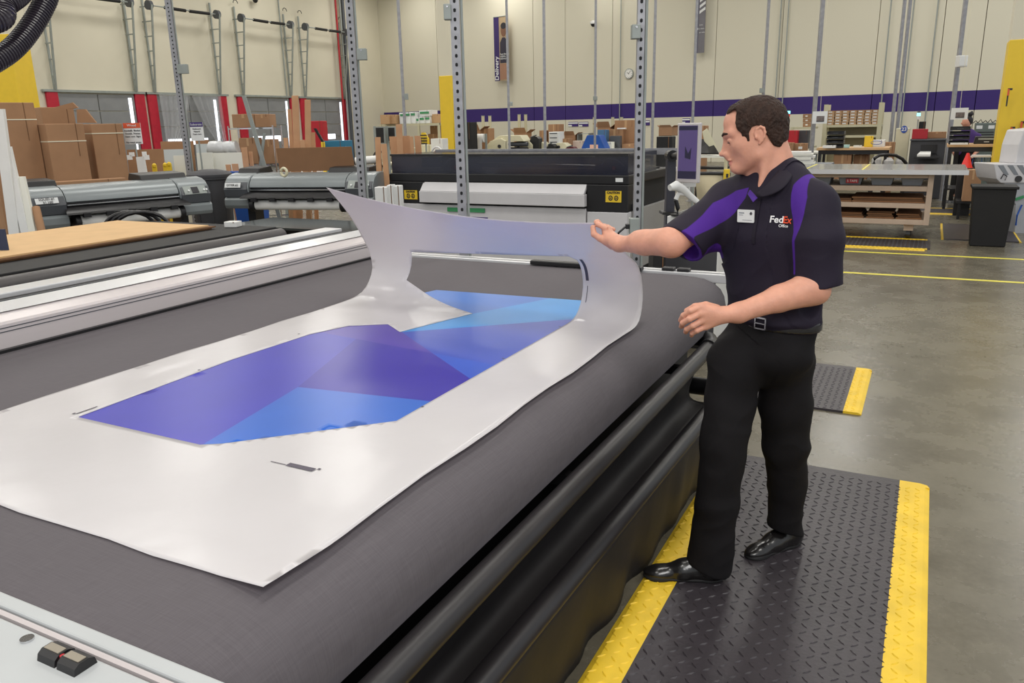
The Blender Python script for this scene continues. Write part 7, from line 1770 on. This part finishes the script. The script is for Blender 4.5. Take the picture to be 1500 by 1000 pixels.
pk_ = obj('placket', pk, M_coll, man, origin=parent_world(man)); so = pk_.modifiers.new('s', 'SOLIDIFY'); so.thickness = 0.002
# badge and embroidered lettering, lying on the shirt
c0 = PX(1082, 318, 2.66); tilt = A((ex * 0.997 + zz_ * 0.03)); tilt /= np.linalg.norm(tilt); upb = np.cross(tilt, ft); upb = upb if upb[2] > 0 else -upb
cb = A(cf(V(c0))) + ft * .006
bmx = tmat(V(cb), V(tilt), V(upb))
bd = obj('name_badge', MB(bmx).prism([(-.030, -.021), (.030, -.021), (.032, -.019), (.032, .019), (.030, .021), (-.030, .021), (-.032, .019), (-.032, -.019)], 0, .0025, 'z'), M_white, man, origin=parent_world(man))
def btext(s, size, x, y, m_): text('lettering', s, size, bmx @ Matrix.Translation((x, y, .003)), m_, bd, ext=.0002, align='LEFT')
for (x0_, x1_, y_, h_) in ((-.026, -.006, .010, .0035), (-.026, -.010, .003, .0018), (-.012, .024, -.013, .0015)):
    obj('print_line', MB(bmx).box(x0_, x1_, y_ - h_ / 2, y_ + h_ / 2, .0024, .0029), M_greyt, bd, origin=parent_world(man))
st_ = MB(bmx)
for k in range(3):
    a = k * pi / 3; st_.M = bmx @ Matrix.Translation((.020, .009, .0026)) @ Matrix.Rotation(a, 4, 'Z'); st_.box(-.0055, .0055, -.0012, .0012, 0, .0006)
obj('emblem', st_, M_darkt, bd, origin=parent_world(man))
M_logo = mat('thread_white', (232, 230, 230), 0.6); M_logo2 = mat('thread_orange', (226, 78, 40), 0.6)
cl0 = PX(1122.5, 322, 2.66); lm = tmat(V(A(cf(V(cl0)))), V(ex), V(zz_))
def conf(p): return cf(p)
text('lettering', 'Fed', .030, lm, M_logo, shirt, ext=0.0, bold=.0007, align='LEFT', conform=conf)
text('lettering', 'Ex', .030, lm @ Matrix.Translation((.041, 0, 0)), M_logo2, shirt, ext=0.0, bold=.0007, align='LEFT', conform=conf)
text('lettering', 'Office', .013, lm @ Matrix.Translation((.030, -.0185, 0)), M_logo, shirt, ext=0.0, bold=.0002, align='LEFT', conform=conf)

# ---------------------------------------------------------------- the far worker behind the black trays
Yw = 18.9
def PW(px, py): return A(aty(px + 4, py, Yw))
wk = thing('person', 'distant person with dark hair in a bun and purple top by the black trays', 'person', (PW(1414, 180)[0], Yw, 0))
hcw = PW(1412, 179); base = hcw * A((1, 1, 0))
def W_(dx, dy, z_): return A((hcw[0] + dx, Yw + dy, z_))
zh_ = hcw[2]
shz = zh_ - .26
W1 = [elli(hcw, (.085, .10, .115), k=.02), cap(hcw - zz_ * .08, W_(.03, .02, shz + .03), .05, .055, k=.02), cap(W_(.04, .02, shz - .02), W_(.05, .0, .95), .14, .12, A((0, 1, 0)), .6, k=.04),
      cap(W_(.05, 0, .92), W_(-.04, 0, .5), .09, .06, k=.03), cap(W_(-.04, 0, .5), W_(-.04, .02, .08), .055, .04, k=.02), cap(W_(.12, 0, .92), W_(.14, 0, .5), .09, .06, k=.03), cap(W_(.14, 0, .5), W_(.14, .02, .08), .055, .04, k=.02),
      cap(W_(-.14, .02, shz - .02), W_(-.18, -.02, shz - .30), .045, .04, k=.02), cap(W_(-.18, -.02, shz - .30), W_(-.12, -.22, shz - .42), .036, .025, k=.02), cap(W_(.22, .02, shz - .02), W_(.25, -.02, shz - .30), .045, .04, k=.02), cap(W_(.25, -.02, shz - .30), W_(.16, -.2, shz - .42), .036, .025, k=.02),
      cap(W_(-.12, -.22, shz - .42), W_(-.10, -.30, shz - .43), .025, .015, k=.01), cap(W_(.16, -.2, shz - .42), W_(.14, -.29, shz - .43), .025, .015, k=.01), cap(W_(-.04, .02, .05), W_(-.04, -.12, .04), .035, .03, k=.02), cap(W_(.14, .02, .05), W_(.14, -.12, .04), .035, .03, k=.02),
      elli(hcw + A((-.085, -.02, -.02)), (.02, .018, .022), k=.01)]
solid('body', [surface(W1, 0.010)], M_skin, wk, {'lip': lambda V_: np.ones(len(V_))})
W2 = [elli(hcw + A((.022, .01, .025)), (.085, .10, .105), k=.02), elli(hcw + A((.05, 0, .155)), (.05, .05, .045), k=.02), elli(hcw + A((.07, 0, .19)), (.02, .02, .03), k=.02)]
solid('hair', [surface(W2, 0.008)], mat('hair_black', (24, 20, 22), 0.6), wk)
W3 = [cap(W_(.04, .02, shz - .03), W_(.05, 0, .93), .175, .16, A((0, 1, 0)), .62, k=.04, cut=((W_(0, 0, .86), (0, 0, -1)),)), cap(W_(-.14, .02, shz - .02), W_(.22, .02, shz - .02), .07, .07, k=.04), cap(W_(-.14, .02, shz - .04), W_(-.17, -.01, shz - .22), .068, .065, k=.03), cap(W_(.22, .02, shz - .04), W_(.25, -.01, shz - .22), .068, .065, k=.03)]
solid('top', [surface(W3, 0.010)], mat('top_purple', (70, 44, 110), 0.8), wk)
W4 = [cap(W_(.05, 0, .92), W_(-.04, 0, .5), .115, .085, k=.03), cap(W_(-.04, 0, .5), W_(-.04, .02, .12), .08, .065, k=.02), cap(W_(.12, 0, .92), W_(.14, 0, .5), .115, .085, k=.03), cap(W_(.14, 0, .5), W_(.14, .02, .12), .08, .065, k=.02)]
solid('trousers', [surface(W4, 0.010)], M_trs, wk)
